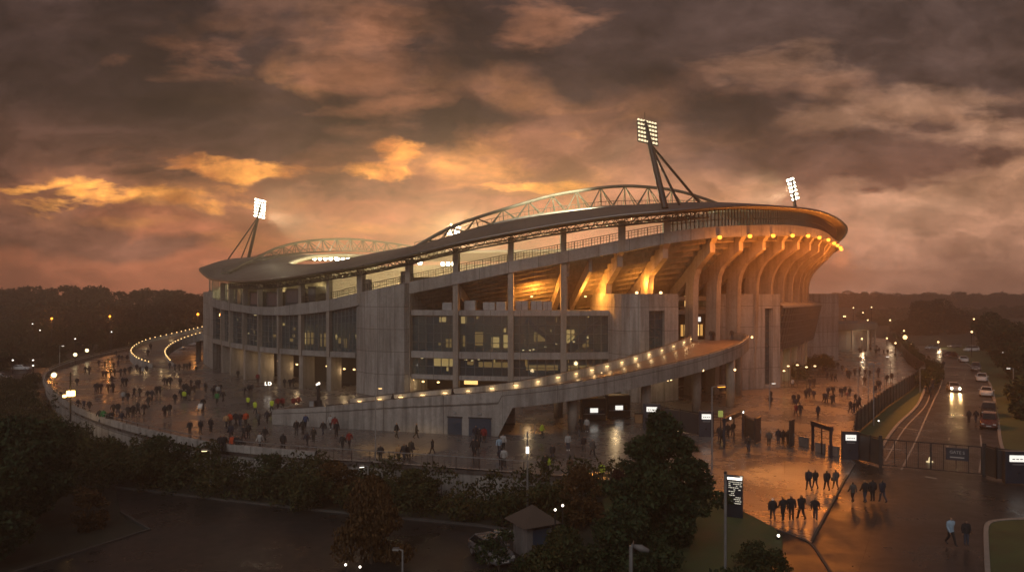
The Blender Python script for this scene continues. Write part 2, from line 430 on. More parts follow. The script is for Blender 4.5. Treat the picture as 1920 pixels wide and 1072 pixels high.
STADIUM = empty('stadium', (CX, CY, 0), 0, 'large concrete and glass football stadium with sweeping oval roof, orange lit ribs and arched trusses', 'stadium')
def sbuild(mb, name, mats, smooth=False, parent=None, label=None, bevel=0.0):
    off = STADIUM.location
    mb.v = [(x - off.x, y - off.y, z) for x, y, z in mb.v]
    o = mb.build(name, mats, parent or STADIUM, smooth, bevel)
    if label: o['label'] = label
    return o
def band(ring_lo, ring_hi, th0, th1, z0, z1, out0, out1, n=40, mi=0):
    """solid curved strip between two angles: z0, z1 functions of angle; out0 outer face offset, out1 inner face offset"""
    m = MB(); ths = np.linspace(th0, th1, n)
    O, I, OT, IT = [], [], [], []
    for t in ths:
        p = ring_lo.at(t); nn = ring_lo.nrm(t); a, b = z0(t), z1(t)
        po, pi = p[:2] + nn * out0, p[:2] + nn * out1
        O.append((*po, a)); OT.append((*po, b)); I.append((*pi, a)); IT.append((*pi, b))
    m.sheet([O, OT, IT, I, O], mi=mi)
    m.quad(O[0], OT[0], IT[0], I[0], mi); m.quad(O[-1], I[-1], IT[-1], OT[-1], mi)
    return m
def slamp(kind, p, e, col, size=0.2, target=None, spot=120, blend=0.8):
    return lamp(kind, 'lamp_light', p, e, col, None, size, target, spot, blend)
cz = lambda z: (lambda t: z)

# ---- roof: sheet, edge, underside, and the lattice below the eaves
NT = 220
TH = np.linspace(0, 2 * PI, NT, endpoint=False)
def roof_pt(t, s, dz=0.0):                  # s 0 at the eaves, 1 at the opening
    a, b = RIM.at(t), INN.at(t)
    p = a + (b - a) * s
    p[2] += 0.55 * math.sin(PI * s) + dz
    return v3(p)
roof_mat, nn_ = newmat('roof_sheet_ribbed')
tc_ = nn_('ShaderNodeTexCoord')
sp_ = nn_('ShaderNodeSeparateXYZ', i_0=tc_.outputs['UV'])
ln_ = nn_.math('PINGPONG', sp_.outputs[0], 1.1)
gs_ = nn_.ramp(ln_, [(0.0, 0.55), (0.08, 1.0)])
nz_ = nn_('ShaderNodeTexNoise', i_Vector=tc_.outputs['Object'], i_Scale=0.12, i_Detail=6.0)
c_ = nn_.mix(1.0, (0.105, 0.098, 0.092, 1), nn_.ramp(nz_.outputs[0], [(0.3, 0.7), (0.7, 1.3)]), 'MULTIPLY')
c_ = nn_.mix(1.0, c_, gs_, 'MULTIPLY')
p_ = nn_('ShaderNodeBsdfPrincipled', i_Base_Color=c_, i_Metallic=0.2, i_Roughness=0.55)
b_ = nn_('ShaderNodeBump', i_Height=ln_, i_Strength=0.35, i_Distance=0.1); nn_.link(b_.outputs[0], p_.inputs['Normal'])
finish(roof_mat, nn_, p_.outputs[0])
m = MB(); m.sheet([[roof_pt(t, s) for t in TH] for s in np.linspace(0.012, 1, 9)], closed=True)
ROOF = sbuild(m, 'roof', roof_mat, True)
m = MB()
m.sheet([[roof_pt(t, 0.10, -0.75) for t in TH], [roof_pt(t, 0.02, -0.35) for t in TH]], closed=True)
m.sheet([[roof_pt(t, s, -0.75 - 0.5 * math.sin(PI * s)) for t in TH] for s in (0.98, 0.75, 0.5, 0.25, 0.10)], closed=True)
sbuild(m, 'roof_underside', M_UNDER, True, ROOF)
m = MB()
for a, b, c in ((0.012, 0.0, -0.35),):
    m.sheet([[roof_pt(t, 0.02, -0.35) for t in TH], [roof_pt(t, 0.0, -0.28) for t in TH], [roof_pt(t, 0.0, -0.02) for t in TH], [roof_pt(t, 0.004, 0.06) for t in TH], [roof_pt(t, 0.014, 0.05) for t in TH], [roof_pt(t, 0.014, -0.02) for t in TH]], closed=True)
sbuild(m, 'eaves_edge', M_ROOFEDGE, True, ROOF)
m = MB()                                    # rim of the opening
m.sheet([[roof_pt(t, 0.98, -0.75) for t in TH], [roof_pt(t, 1.01, -0.7) for t in TH], [roof_pt(t, 1.01, 0.25) for t in TH], [roof_pt(t, 0.992, 0.25) for t in TH], [roof_pt(t, 0.992, 0.0) for t in TH]], closed=True)
sbuild(m, 'opening_edge', M_STEEL, True, ROOF)

def th_range(ring, px0, px1, n): return np.linspace(ring.px(px0), ring.px(px1), n)
# perimeter lattice: chord tubes and zigzag below the eaves
m = MB(); tl = th_range(RIM, 420, 1340, 74)
def chord(t, s, dz):
    return roof_pt(t, s, dz)
m.tube([chord(t, 0.06, -1.75) for t in tl], 0.13)
m.tube([chord(t, 0.22, -1.9) for t in tl], 0.12)
m.tube([chord(t, 0.05, -0.75) for t in tl], 0.1)
for i in range(len(tl) - 1):
    a, b = tl[i], tl[i + 1]; mid = (a + b) / 2
    m.tube([chord(a, 0.06, -1.75), chord(mid, 0.05, -0.75)], 0.065, 4, cap=False)
    m.tube([chord(mid, 0.05, -0.75), chord(b, 0.06, -1.75)], 0.065, 4, cap=False)
    m.tube([chord(a, 0.22, -1.9), chord(mid, 0.14, -0.85)], 0.065, 4, cap=False)
    m.tube([chord(mid, 0.14, -0.85), chord(b, 0.22, -1.9)], 0.065, 4, cap=False)
    m.tube([chord(a, 0.06, -1.75), chord(a, 0.22, -1.9)], 0.06, 4, cap=False)
    m.tube([chord(a, 0.06, -1.75), chord(b, 0.22, -1.9)], 0.05, 4, cap=False)
sbuild(m, 'eaves_lattice', M_DKSTEEL, False, ROOF)

# ---- the two arched trusses on the roof
def arch(name, top, bot, r, n, label):
    def dens(P, k):
        P = [Vector(p) for p in P]; L = [0]
        for i in range(1, len(P)): L.append(L[-1] + (P[i] - P[i - 1]).length)
        out = []
        for i in range(k):
            s = L[-1] * i / (k - 1)
            j = min(max(np.searchsorted(L, s) - 1, 0), len(P) - 2)
            u = (s - L[j]) / (L[j + 1] - L[j])
            p0, p1, p2, p3 = P[max(j - 1, 0)], P[j], P[j + 1], P[min(j + 2, len(P) - 1)]
            out.append(0.5 * ((2 * p1) + (p2 - p0) * u + (2 * p0 - 5 * p1 + 4 * p2 - p3) * u * u + (3 * p1 - p0 - 3 * p2 + p3) * u ** 3))
        return out
    T, B = dens(top, n), dens(bot, n)
    m = MB(); m.tube(T, r, 8)
    side = Vector((0, 1.3, 0)) if abs((T[-1] - T[0]).x) > abs((T[-1] - T[0]).y) else Vector((1.3, 0, 0))
    B1, B2 = [b - side for b in B], [b + side for b in B]
    m.tube(B1, r * 0.5, 6); m.tube(B2, r * 0.5, 6)
    for i in range(0, n - 2, 2):
        for Bx in (B1, B2):
            m.tube([Bx[i], T[i + 1]], r * 0.34, 5, cap=False); m.tube([T[i + 1], Bx[i + 2]], r * 0.34, 5, cap=False)
            m.tube([Bx[i + 1], T[i + 1]], r * 0.3, 5, cap=False)
        m.tube([B1[i], B2[i]], r * 0.25, 4, cap=False); m.tube([B1[i + 1], B2[i + 1]], r * 0.25, 4, cap=False)
        m.tube([B1[i], B2[i + 1]], r * 0.22, 4, cap=False)
    # walkway rail with lights along the lower chord
    for i in range(n - 1):
        up = Vector((0, 0, 0.9))
        m.tube([B1[i] + up, B1[i + 1] + up], 0.05, 4, cap=False)
        for u in (0, 0.34, 0.67):
            q = B1[i].lerp(B1[i + 1], u); m.tube([q, q + up], 0.035, 4, cap=False)
    return sbuild(m, name, M_ARCH, False, None, label)
ya = lambda px: 124 + 18 * (px - 779) / (1355 - 779)
A1T = [W(px, py, ya(px)) for px, py in ((779, 463), (826, 436), (871, 416), (963, 387), (1030, 368), (1080, 359), (1128, 352), (1169, 349), (1204, 350), (1247, 354), (1279, 360), (1310, 369), (1336, 378), (1362, 389))]
A1B = [W(px, py, ya(px) + 2.0) for px, py in ((779, 466), (811, 457), (855, 441), (919, 422), (988, 407), (1065, 396), (1110, 391), (1141, 388), (1200, 386.5), (1249, 386.5), (1300, 387), (1362, 392))]
arch('arch_truss', A1T, A1B, 0.29, 27, 'long arched steel truss over the near side of the roof')
A2T = [W(428, 511, 156), W(455, 496, 165), W(487, 480, 174), W(522, 464, 184), W(569, 453, 198), W(620, 448.5, 211), W(665, 448.5, 222), W(709, 453, 235), W(766, 461, 252), W(800, 470, 262)]
A2B = [W(428, 512.5, 157), W(455, 501, 166), W(487, 487, 175), W(519, 480, 183), W(569, 474, 197), W(633, 471, 212), W(696, 471.5, 232), W(760, 474, 250), W(800, 477, 262)]
arch('arch_truss', A2T, A2B, 0.3, 33, 'arched steel truss over the far left end of the roof')

# ---- upper edge beam (spandrel) all the way round
m = MB(); tt = np.linspace(0, 2 * PI, 260, endpoint=False)
def top_pt(t, off, which, dz=0.0):
    p = TOP.at(t); n = TOP.nrm(t)
    return Vector((p[0] + n[0] * off, p[1] + n[1] * off, p[which] + dz))
m.sheet([[top_pt(t, 0.35, 3) for t in tt], [top_pt(t, 0.35, 2) for t in tt], [top_pt(t, -0.35, 2) for t in tt], [top_pt(t, -0.35, 3) for t in tt], [top_pt(t, 0.35, 3) for t in tt]], closed=True)
sbuild(m, 'edge_beam', M_CONC2)
# railing on the beam
m = MB(); tr = th_range(TOP, 560, 1262, 150)
for k, dz in ((0, 1.15), (1, 0.8), (2, 0.45)):
    m.tube([top_pt(t, -0.05, 2, dz) for t in tr], 0.035 if k else 0.05, 4)
for i, t in enumerate(tr):
    m.tube([top_pt(t, -0.05, 2, -0.02), top_pt(t, -0.05, 2, 1.15)], 0.06 if i % 3 == 0 else 0.03, 4, cap=False)
sbuild(m, 'railing', M_DKSTEEL)

# ---- seating bowl: stepped, its underside shows between the ribs
def bowl_rows():
    rows = []; n = 27
    for k in range(n):
        u0, u1 = k / n, (k + 1) / n
        for (u, v) in ((u0, u0), (u1, u0)):
            r = []
            for t in tt:
                p = TOP.at(t); d = np.array([p[0] - CX, p[1] - CY]); L = np.linalg.norm(d); d /= L
                o = 0.36 + 35 * u
                r.append((p[0] - d[0] * o, p[1] - d[1] * o, (p[3] + 0.15) * (1 - v) + 1.5 * v))
            rows.append(r)
    return rows
m = MB(); R = bowl_rows(); m.sheet(R, closed=True)
b0 = len(m.v)
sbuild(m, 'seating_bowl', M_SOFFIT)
m = MB(); R2 = [[(x, y, z + 0.22) for x, y, z in r] for r in R[1:]]; m.sheet(R2, closed=True)
sbuild(m, 'seats', M_SEAT)
m = MB(); last = R[-1]
m.sheet([last, [(x, y, 0.15) for x, y, z in last]], closed=True)
m.face([m.v.append((x, y, 0.12)) or len(m.v) - 1 for x, y, z in last])
sbuild(m, 'pitch', M_PITCH)

# ---- decks, floor bands, ground ceiling
tA0, tA1 = FAC.px(396), FAC.px(668)
tB0, tB1 = FAC.px(764), FAC.px(1142)
sbuild(band(FAC, FAC, tA0, tA1, cz(5.6), cz(6.5), 0.25, -0.8, 50), 'floor_band', M_CONC2)
sbuild(band(FAC, FAC, tA0, tA1, cz(5.62), cz(6.3), -0.8, -12, 50), 'floor_slab', M_SLAB)
sbuild(band(FAC, FAC, tB0, tB1, cz(12.65), cz(13.5), 0.25, -0.8, 50), 'floor_band', M_CONC2)
sbuild(band(FAC, FAC, tB0, FAC.px(1330), cz(12.75), cz(13.35), -0.8, -15, 60), 'floor_slab', M_SLAB)
sbuild(band(FAC, FAC, tB0, tB1, cz(6.05), cz(7.1), 0.25, -0.8, 50), 'floor_band', M_CONC2)
sbuild(band(FAC, FAC, tB0, FAC.px(1330), cz(6.15), cz(7.0), -0.8, -13, 60), 'floor_slab', M_SLAB)
sbuild(band(FAC, FAC, tB0, tB1, cz(2.75), cz(3.45), 0.2, -0.6, 50), 'floor_band', M_CONC2)
sbuild(band(FAC, FAC, FAC.px(1272), FAC.px(1560), cz(14.9), cz(15.6), -2.2, -16, 60), 'floor_slab', M_SLAB)
# back walls inside
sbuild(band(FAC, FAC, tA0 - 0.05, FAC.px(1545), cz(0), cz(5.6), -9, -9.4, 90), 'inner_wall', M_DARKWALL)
sbuild(band(FAC, FAC, tA0 - 0.05, FAC.px(680), cz(6.3), cz(15.0), -7.5, -7.9, 60), 'inner_wall', M_INWALL)
sbuild(band(FAC, FAC, FAC.px(690), FAC.px(1330), cz(7.0), cz(12.7), -7.5, -7.9, 60), 'inner_wall', M_INWALL)
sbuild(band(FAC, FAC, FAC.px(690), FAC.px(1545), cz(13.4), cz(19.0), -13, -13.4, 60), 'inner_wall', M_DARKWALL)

# ---- columns
def pier(px, w, depth, z0, z1, out=0.45, ring=FAC, name='column', mat=M_RIB, zfun=None):
    t = ring.px(px); p = ring.at(t); n = ring.nrm(t); s = np.array([-n[1], n[0]])
    c = p[:2] + n * (out - depth / 2)
    q = [c + s * a * w / 2 + n * b * depth / 2 for a, b in ((-1, -1), (1, -1), (1, 1), (-1, 1))]
    m = MB(); m.prism([tuple(x) for x in q], z0, z1)
    return sbuild(m, name, mat)
def top_z(px):
    return float(TOP.at(TOP.px(px))[2])
def roof_z(px): 
    t = TOP.px(px); return roof_pt(t, 0.2, -1.9).z
for px in (418, 434, 460, 488, 525, 566, 618):                   # arcade fins and the slim piers above them
    pier(px, 0.95, 2.6, 0, 5.6, out=0.2)
    pier(px, 0.42 if px < 560 else 0.62, 0.9, 5.62, roof_z(px) + 0.3, out=0.5)
for px in (856, 958, 1056):
    pier(px, 0.85, 1.0, 0, roof_z(px) + 0.35, out=0.55)
pier(768, 0.8, 1.2, 0, roof_z(768) + 0.35, out=0.7)
for px in (677, 1166, 1250):
    pier(px, 1.05, 1.0, top_z(px) - 1.7, roof_z(px) + 0.35, out=0.45, ring=TOP)
for px, d in ((677, 1.6), (747, 1.6)):                                     # stub walls beside the tower top
    pier(px + 9, 1.3, 0.5, top_z(px), top_z(px) + 2.1, out=-0.3, ring=TOP, name='stub_wall')
# branching heads from the piers to the lattice
m = MB()
for px in (566, 618, 677, 768, 856, 958, 1056, 1166, 1250):
    t = TOP.px(px); b = top_pt(t, 0.0, 2, 0.0); b.z = roof_z(px) - 0.5
    for dt in (-0.05, -0.022, 0.022, 0.05):
        for s in (0.05, 0.22):
            m.tube([b, roof_pt(t + dt, s, -1.75)], 0.075, 4, cap=False)
sbuild(m, 'branch_struts', M_DKSTEEL)

# ---- glazing
def glass_bay(px0, px1, z0, z1, nx, nz, off=-0.25, ring=FAC, name='glass_bay', lean=0.0, mat=M_GLASS):
    t0, t1 = ring.px(px0), ring.px(px1); m = MB()
    f0 = z0 if callable(z0) else (lambda t: z0); f1 = z1 if callable(z1) else (lambda t: z1)
    n = max(nx, 3)
    def pt(t, u, o=0.0):
        p = ring.at(t); nn = ring.nrm(t); k = off + o + lean * u
        a, b = f0(t), f1(t)
        return Vector((p[0] + nn[0] * k, p[1] + nn[1] * k, a + (b - a) * u))
    ts = np.linspace(t0, t1, n + 1)
    m.sheet([[pt(t, 0) for t in ts], [pt(t, 1) for t in ts]])
    for t in ts: m.bar(pt(t, 0, 0.06), pt(t, 1, 0.06), 0.09, 0.14, mi=1)
    for j in range(nz + 1):
        u = j / nz
        for i in range(n): m.bar(pt(ts[i], u, 0.06), pt(ts[i + 1], u, 0.06), 0.1, 0.09, mi=1)
    return sbuild(m, name, [mat, M_MULL])
sp_bot = lambda t: float(TOP.at(t)[3]) + 0.02
edges = [401, 418, 434, 460, 488, 525, 566, 618, 667]
for a, b in zip(edges[:-1], edges[1:]):
    glass_bay(a, b, 6.5, sp_bot, max(3, int((b - a) / 7)), 6, off=-0.3)
edgesB = [770, 856, 958, 1056, 1142]
for a, b in zip(edgesB[:-1], edgesB[1:]):
    glass_bay(a, b, 7.1, 12.65, 6, 4)
    glass_bay(a, b, 3.45, 6.05, 6, 2)
for a, b in zip(edges[:3], edges[1:4]):                                    # glazed upper gallery at the left end
    glass_bay(a, b, lambda t: float(TOP.at(t)[2]), lambda t: roof_pt(t, 0.2, -1.6).z, 2, 1, off=-0.2, ring=FAC, mat=M_CLEAR)
# dark boxes in the upper gallery
for a, b in ((463, 487), (494, 521), (530, 560), (573, 588)):
    t0, t1 = TOP.px(a), TOP.px(b); m = MB()
    z = max(float(TOP.at(t0)[2]), float(TOP.at(t1)[2]))
    for k, (o0, o1) in enumerate(((-0.5, -3.0),)):
        q = [TOP.at(t0)[:2] + TOP.nrm(t0) * o0, TOP.at(t1)[:2] + TOP.nrm(t1) * o0, TOP.at(t1)[:2] + TOP.nrm(t1) * o1, TOP.at(t0)[:2] + TOP.nrm(t0) * o1]
        m.prism([tuple(x) for x in q], z - 0.6, z + 2.6)
        m2 = [x * 1.0 for x in q]
    a0, a1 = Vector((*q[0], z + 0.2)), Vector((*q[1], z + 0.2)); nn3 = Vector((*(TOP.nrm((t0 + t1) / 2)), 0)) * 0.03
    m.hexa([a0.lerp(a1, .12) , a0.lerp(a1, .88), a0.lerp(a1, .88) + nn3, a0.lerp(a1, .12) + nn3, a0.lerp(a1, .12) + Vector((0, 0, 2.1)), a0.lerp(a1, .88) + Vector((0, 0, 2.1)), a0.lerp(a1, .88) + nn3 + Vector((0, 0, 2.1)), a0.lerp(a1, .12) + nn3 + Vector((0, 0, 2.1))], mi=1)
    sbuild(m, 'viewing_box', [M_DARKWALL, M_GLASS])
# lit wall behind the upper gallery at the left end
m = MB(); tg = np.linspace(TOP.px(401), TOP.px(592), 30)
m.sheet([[top_pt(t, -4.2, 2, -0.5) for t in tg], [Vector((*top_pt(t, -4.2, 2)[:2], roof_pt(t, 0.35, -1.0).z)) for t in tg]])
sbuild(m, 'gallery_wall', M_INWALL)
for px in (412, 446, 492, 526, 566, 592):
    q = top_pt(TOP.px(px), -3.2, 2, 2.6); slamp('POINT', q, 90, (1.0, 0.8, 0.4), 0.2)
# louvred screen between beam and soffit on the right
m = MB()
for t in np.linspace(TOP.px(1262), TOP.px(1558) + 0.12, 95):
    a = top_pt(t, -0.25, 2); b = roof_pt(t, 0.22, -0.9)
    b = Vector((a.x, a.y, b.z + 0.3)); m.bar(a, b, 0.09, 0.2)
tq = np.linspace(TOP.px(1255), TOP.px(1558) + 0.12, 40)
m.tube([top_pt(t, -0.2, 2, 1.05) for t in tq], 0.06, 4)
sbuild(m, 'screen_bars', M_DKSTEEL)
m = MB()
m.sheet([[top_pt(t, -1.2, 2) for t in tq], [top_pt(t, -1.2, 2, 2.2) for t in tq]])
sbuild(m, 'gallery_glass', M_GLASS)

# ---- lit rooms seen through the glass: small panels of light on the inner wall
def wall_rect(px0, px1, z0, z1, off, mat, name, th=0.05, ring=FAC, parent=None):
    t0, t1 = ring.px(px0), ring.px(px1); m = MB()
    q = [ring.at(t)[:2] + ring.nrm(t) * o for t, o in ((t0, off), (t1, off), (t1, off - th), (t0, off - th))]
    m.prism([tuple(x) for x in q][::-1] if False else [tuple(x) for x in q], z0, z1)
    return sbuild(m, name, mat, parent=parent)
lit = [(501, 507, 6.7, 9.0), (509, 513, 6.7, 9.2), (515, 521, 6.8, 9.0), (536, 541, 6.6, 8.8), (544, 549, 6.6, 9.0), (552, 558, 6.6, 8.8), (575, 584, 7.3, 8.3), (590, 595, 6.6, 8.2), (470, 478, 7.0, 7.6), (440, 448, 7.4, 8.0),
       (838, 844, 7.4, 9.2), (800, 812, 7.2, 8.6), (903, 920, 7.3, 9.0), (865, 885, 7.6, 9.8), (930, 950, 7.3, 9.4), (1000, 1030, 8.4, 9.8), (1080, 1100, 8.0, 10.2), (1120, 1134, 7.4, 9.6), (786, 800, 11.4, 12.2), (834, 846, 11.2, 12.3)]
for a, b, z0, z1 in lit:
    wall_rect(a, b, z0, z1, -7.35, M_LITWIN if (a * 7) % 3 else M_LITWIN2, 'lit_window')
for a, b, z0, z1 in ((800, 851, 4.6, 5.8), (868, 880, 4.9, 5.4), (890, 950, 4.6, 5.4), (985, 1050, 4.2, 5.0), (1070, 1130, 3.9, 4.9)):
    wall_rect(a, b, z0, z1, -2.4, M_LITWIN if a != 800 else M_LITWIN2, 'lit_window')
wall_rect(866, 892, 2.0, 2.7, -1.2, M_LITWIN2, 'lit_window')
# escalator flights behind the right hand glass
for (pa, za, pb, zb) in ((985, 12.0, 1046, 8.0), (1070, 7.6, 1136, 11.6), (1075, 7.0, 1110, 9.2)):
    m = MB(); ta, tb = FAC.px(pa), FAC.px(pb)
    P = [FAC.at(t)[:2] + FAC.nrm(t) * -3.0 for t in (ta, tb)]
    m.bar((*P[0], za), (*P[1], zb), 1.2, 0.7); m.bar((*P[0], za + 1.2), (*P[1], zb + 1.2), 0.1, 0.08)
    sbuild(m, 'escalator', M_STEEL)
lr = random.Random(12)
for k in range(46):                          # small lamps and lit doorways scattered behind the glass
    left = k % 2 == 0
    px = lr.uniform(404, 664) if left else lr.uniform(772, 1138); z = lr.uniform(6.9, 11.8) if left else lr.choice((lr.uniform(7.4, 12.2), lr.uniform(3.8, 5.8)))
    w = lr.choice((1.5, 2, 3, 5)); wall_rect(px, px + w, z, z + lr.uniform(0.25, 1.3), -7.35 if z > 6.5 else -2.4, lr.choice((M_LITWIN, M_LITWIN, M_LITWIN2, M_LITDIM)), 'lit_window')
# ceiling lights behind the glass
for px, z in ((462, 12.0), (449, 8.4), (466, 7.2), (1000, 7.4), (993, 7.3), (1024, 7.8), (1045, 8.3), (1107, 9.2), (1080, 8.6), (980, 7.3), (880, 5.6), (893, 5.8), (783, 5.8), (868, 5.7)):
    t = FAC.px(px); p = FAC.at(t)[:2] + FAC.nrm(t) * -1.6
    m = MB(); m.box((p[0], p[1], z), (0.5, 0.3, 0.12), t); sbuild(m, 'ceiling_light', M_WARM2)

# ---- stair towers
def tower(pts, z1, inner, slot=None, name='tower'):
    """pts: list of (px, Y) along the front; inner: depth into the building; slot = (i0, i1, zlo, zhi): opening between two front points"""
    P = [np.array(fx(*p)) for p in pts]
    def z_at(i): return z1[i] if isinstance(z1, (list, tuple)) else z1
    def chunk(i0, i1, za, zb):
        fr = P[i0:i1 + 1]; d = np.array([(fr[0][0] + fr[-1][0]) / 2 - CX, (fr[0][1] + fr[-1][1]) / 2 - CY]); d /= np.linalg.norm(d)
        bk = [p - d * inner for p in fr][::-1]
        poly = [tuple(p) for p in fr] + [tuple(p) for p in bk]
        zz = [zb if zb is not None else z_at(i) for i in range(i0, i1 + 1)]
        return poly, za, zz + zz[::-1]
    m = MB()
    if slot is None:
        m.prism(*chunk(0, len(P) - 1, 0, None))
        return sbuild(m, name, M_CONC)
    i0, i1, zl, zh = slot
    m.prism(*chunk(0, i0, 0, None)); m.prism(*chunk(i1, len(P) - 1, 0, None))
    if zl > 0: m.prism(*chunk(i0, i1, 0, zl))
    m.prism(*chunk(i0, i1, zh, None))
    o = sbuild(m, name, M_CONC)
    A, B = P[i0], P[i1]; d = np.array([(A[0] + B[0]) / 2 - CX, (A[1] + B[1]) / 2 - CY]); d /= np.linalg.norm(d)
    m = MB(); A2, B2 = A - d * 0.7, B - d * 0.7
    m.quad((*A2, zl), (*B2, zl), (*B2, zh), (*A2, zh))
    nz = max(3, int((zh - zl) / 1.3))
    for k in range(nz + 1):
        z = zl + (zh - zl) * k / nz; m.bar((*A2, z), (*B2, z), 0.1, 0.08, mi=1)
    mid = (A2 + B2) / 2; m.bar((*mid, zl), (*mid, zh), 0.08, 0.1, mi=1)
    w = sbuild(m, 'slot_window', [M_GLASS, M_MULL], parent=o)
    m = MB(); A3, B3 = A - d * 2.2, B - d * 2.2
    k = 0; z = zl + 0.4
    while z < zh - 2.0:
        a, b = (A3, B3) if k % 2 == 0 else (B3, A3)
        m.bar((*a, z), (*b, z + 1.9), 0.9, 0.35); z += 2.6; k += 1
    s = sbuild(m, 'stair_flight', M_INWALL, parent=o)
    m = MB(); A4, B4 = A - d * 3.2, B - d * 3.2
    m.quad((*A4, zl), (*B4, zl), (*B4, zh), (*A4, zh)); sbuild(m, 'stair_wall', M_SLAB, parent=o)
    return o
TW1 = tower([(668, 121.3), (684, 118.8), (702, 117.2), (722, 116.2), (742, 115.7), (758, 115.8), (766, 116.6)], [top_z(668) - .05, top_z(684) - .05, top_z(702) - .05, top_z(722) - .05, top_z(742) - .05, top_z(758) - .05, top_z(766) - .05], 7)
TW1['label'] = 'rounded concrete stair tower with slanted top'
TW2 = tower([(1142, 114.2), (1152, 112.3), (1165, 110.9), (1182, 110.1), (1200, 109.8), (1217, 110.2), (1246, 111.3), (1272, 112.6)], 16.0, 9, (5, 6, 7.0, 13.5))
TW2['label'] = 'rounded concrete tower with a tall window slot behind the ramp'
TW3 = tower([(1329, 126), (1338, 124.4), (1352, 123.6), (1380, 124.0), (1408, 125.2), (1434, 126.6), (1449, 127.3), (1463, 127.9)], 16.0, 11, (5, 6, 0.6, 13.6))
TW3['label'] = 'orange lit concrete tower with full height window slot'
TW4 = tower([(1524, 178.5), (1540, 178.8), (1556, 180.4), (1572, 182.6)], 16.2, 9)
# left end pilaster
P0 = [fx(381, 172), fx(388, 168), fx(399, 160)]
m = MB(); m.prism([(P0[0][0], P0[0][1]), (P0[1][0], P0[1][1]), (P0[2][0], P0[2][1]), (P0[2][0] + 3, P0[2][1] + 4), (P0[0][0] + 4, P0[0][1] + 4)], 0, 16.6)
sbuild(m, 'tower', M_CONC)

# ---- ribs and raker beams
def inward(px, t):
    p = TOP.at(t)
    if not 900 < px < 1300: return TOP.nrm(t)
    d = np.array([p[0] + 2.0, p[1] - 186.0]); return d / np.linalg.norm(d)
def rib(px, straight=False, zfoot=0.0, w=0.95):
    t = TOP.px(px); p = TOP.at(t); n = inward(px, t); s = np.array([-n[1], n[0]])
    top = p[:2]; zb = p[3]
    prof = []                                                   # (offset inward at outer face, depth, z)
    if straight: prof = [(1.6, 0.9, zfoot), (1.6, 0.9, zfoot + 4.0), (1.3, 0.9, zb - 2.6), (0.7, 0.9, zb - 1.2), (0.1, 0.9, zb + 0.05)]
    else:
        H = zb - 15.6
        for u, o, d in ((0.0, 5.4, 2.3), (0.2, 5.35, 2.2), (0.35, 5.1, 2.2), (0.48, 4.5, 2.3), (0.6, 3.6, 2.4), (0.72, 2.5, 2.4), (0.85, 1.3, 2.2), (1.0, 0.15, 1.9)):
            prof.append((o, d, 15.6 + H * u))
        if zfoot < 15.6: prof.insert(0, (5.8, 2.4, zfoot))
    m = MB(); rows = [[], [], [], []]
    for o, d, z in prof:
        a = top - n * o; b = top - n * (o + d)
        for k, (q, sg) in enumerate(((a, -1), (a, 1), (b, 1), (b, -1))):
            r = q + s * sg * w / 2; rows[k].append((r[0], r[1], z))
    m.sheet([rows[0], rows[1], rows[2], rows[3], rows[0]])
    o = sbuild(m, 'rib', M_RIB)
    return o
def raker(px, w=0.9, steps=12.5):
    t = TOP.px(px); p = TOP.at(t); n = inward(px, t); s = np.array([-n[1], n[0]])
    m = MB(); zb = p[3] - 0.1
    slope = (zb - 1.5) / 35.0
    a = p[:2] - n * 0.8; b = p[:2] - n * steps
    pts = []
    for q, z in ((a, zb - 0.5), (b, zb - 0.5 - slope * (steps - 0.8))):
        for sg, dz in ((-1, -1.5), (1, -1.5), (1, 0.45), (-1, 0.45)):
            r = q + s * sg * w / 2; pts.append((r[0], r[1], z + dz))
    m.hexa(pts); sbuild(m, 'raker_beam', M_RIB)
RIBPX = [1342, 1397, 1441, 1477, 1506, 1528, 1544, 1555]
for px in (958, 1064): raker(px)
for px in (1166, 1253): raker(px); rib(px, zfoot=0.0 if px == 1253 else 15.6)
for px in (1064,): rib(px, True, 13.5, 0.8)
for px in RIBPX: rib(px); raker(px)
for k in range(6):
    t = TOP.px(1555) + 0.055 * (k + 1)
    TOP_px_save = TOP.px; TOP.px = lambda _p, tt_=t: tt_
    rib(0); TOP.px = TOP_px_save
raker(1110, 0.5); raker(856)

# ---- drum of inclined glazing between the right hand towers, its roof terrace and lit undercroft
DR = Ring([fx(1440, 128), fx(1462, 129.2), fx(1485, 133.5), fx(1505, 141), fx(1522, 152), fx(1535, 166), (72.2, 177), (70, 210), (20, 250), (-40, 220), (-20, 150)])
d0, d1 = DR.px(1463), DR.px(1536)
def dring(t, off, z): 
    p = DR.at(t); n = DR.nrm(t); return Vector((p[0] + n[0] * off, p[1] + n[1] * off, z))
td = np.linspace(d0, d1, 26); m = MB()
m.sheet([[dring(t, -1.3, 6.2) for t in td], [dring(t, 0.3, 13.6) for t in td]])
for t in np.linspace(d0, d1, 34): m.bar(dring(t, -1.2, 6.2), dring(t, 0.4, 13.6), 0.1, 0.25, mi=1)
for u in np.linspace(0, 1, 7):
    for i in range(25): m.bar(dring(td[i], -1.22 + 1.6 * u, 6.2 + 7.4 * u), dring(td[i + 1], -1.22 + 1.6 * u, 6.2 + 7.4 * u), 0.1, 0.1, mi=1)
sbuild(m, 'drum_glazing', [M_GLASS, M_MULL])
m = MB()
m.sheet([[dring(t, -1.4, 6.15) for t in td], [dring(t, -9, 6.15) for t in td]]); sbuild(m, 'drum_soffit', M_SLAB)
m = MB(); m.sheet([[dring(t, -6.5, 0) for t in td], [dring(t, -6.5, 6.1) for t in td]]); sbuild(m, 'undercroft_wall', M_INWALL)
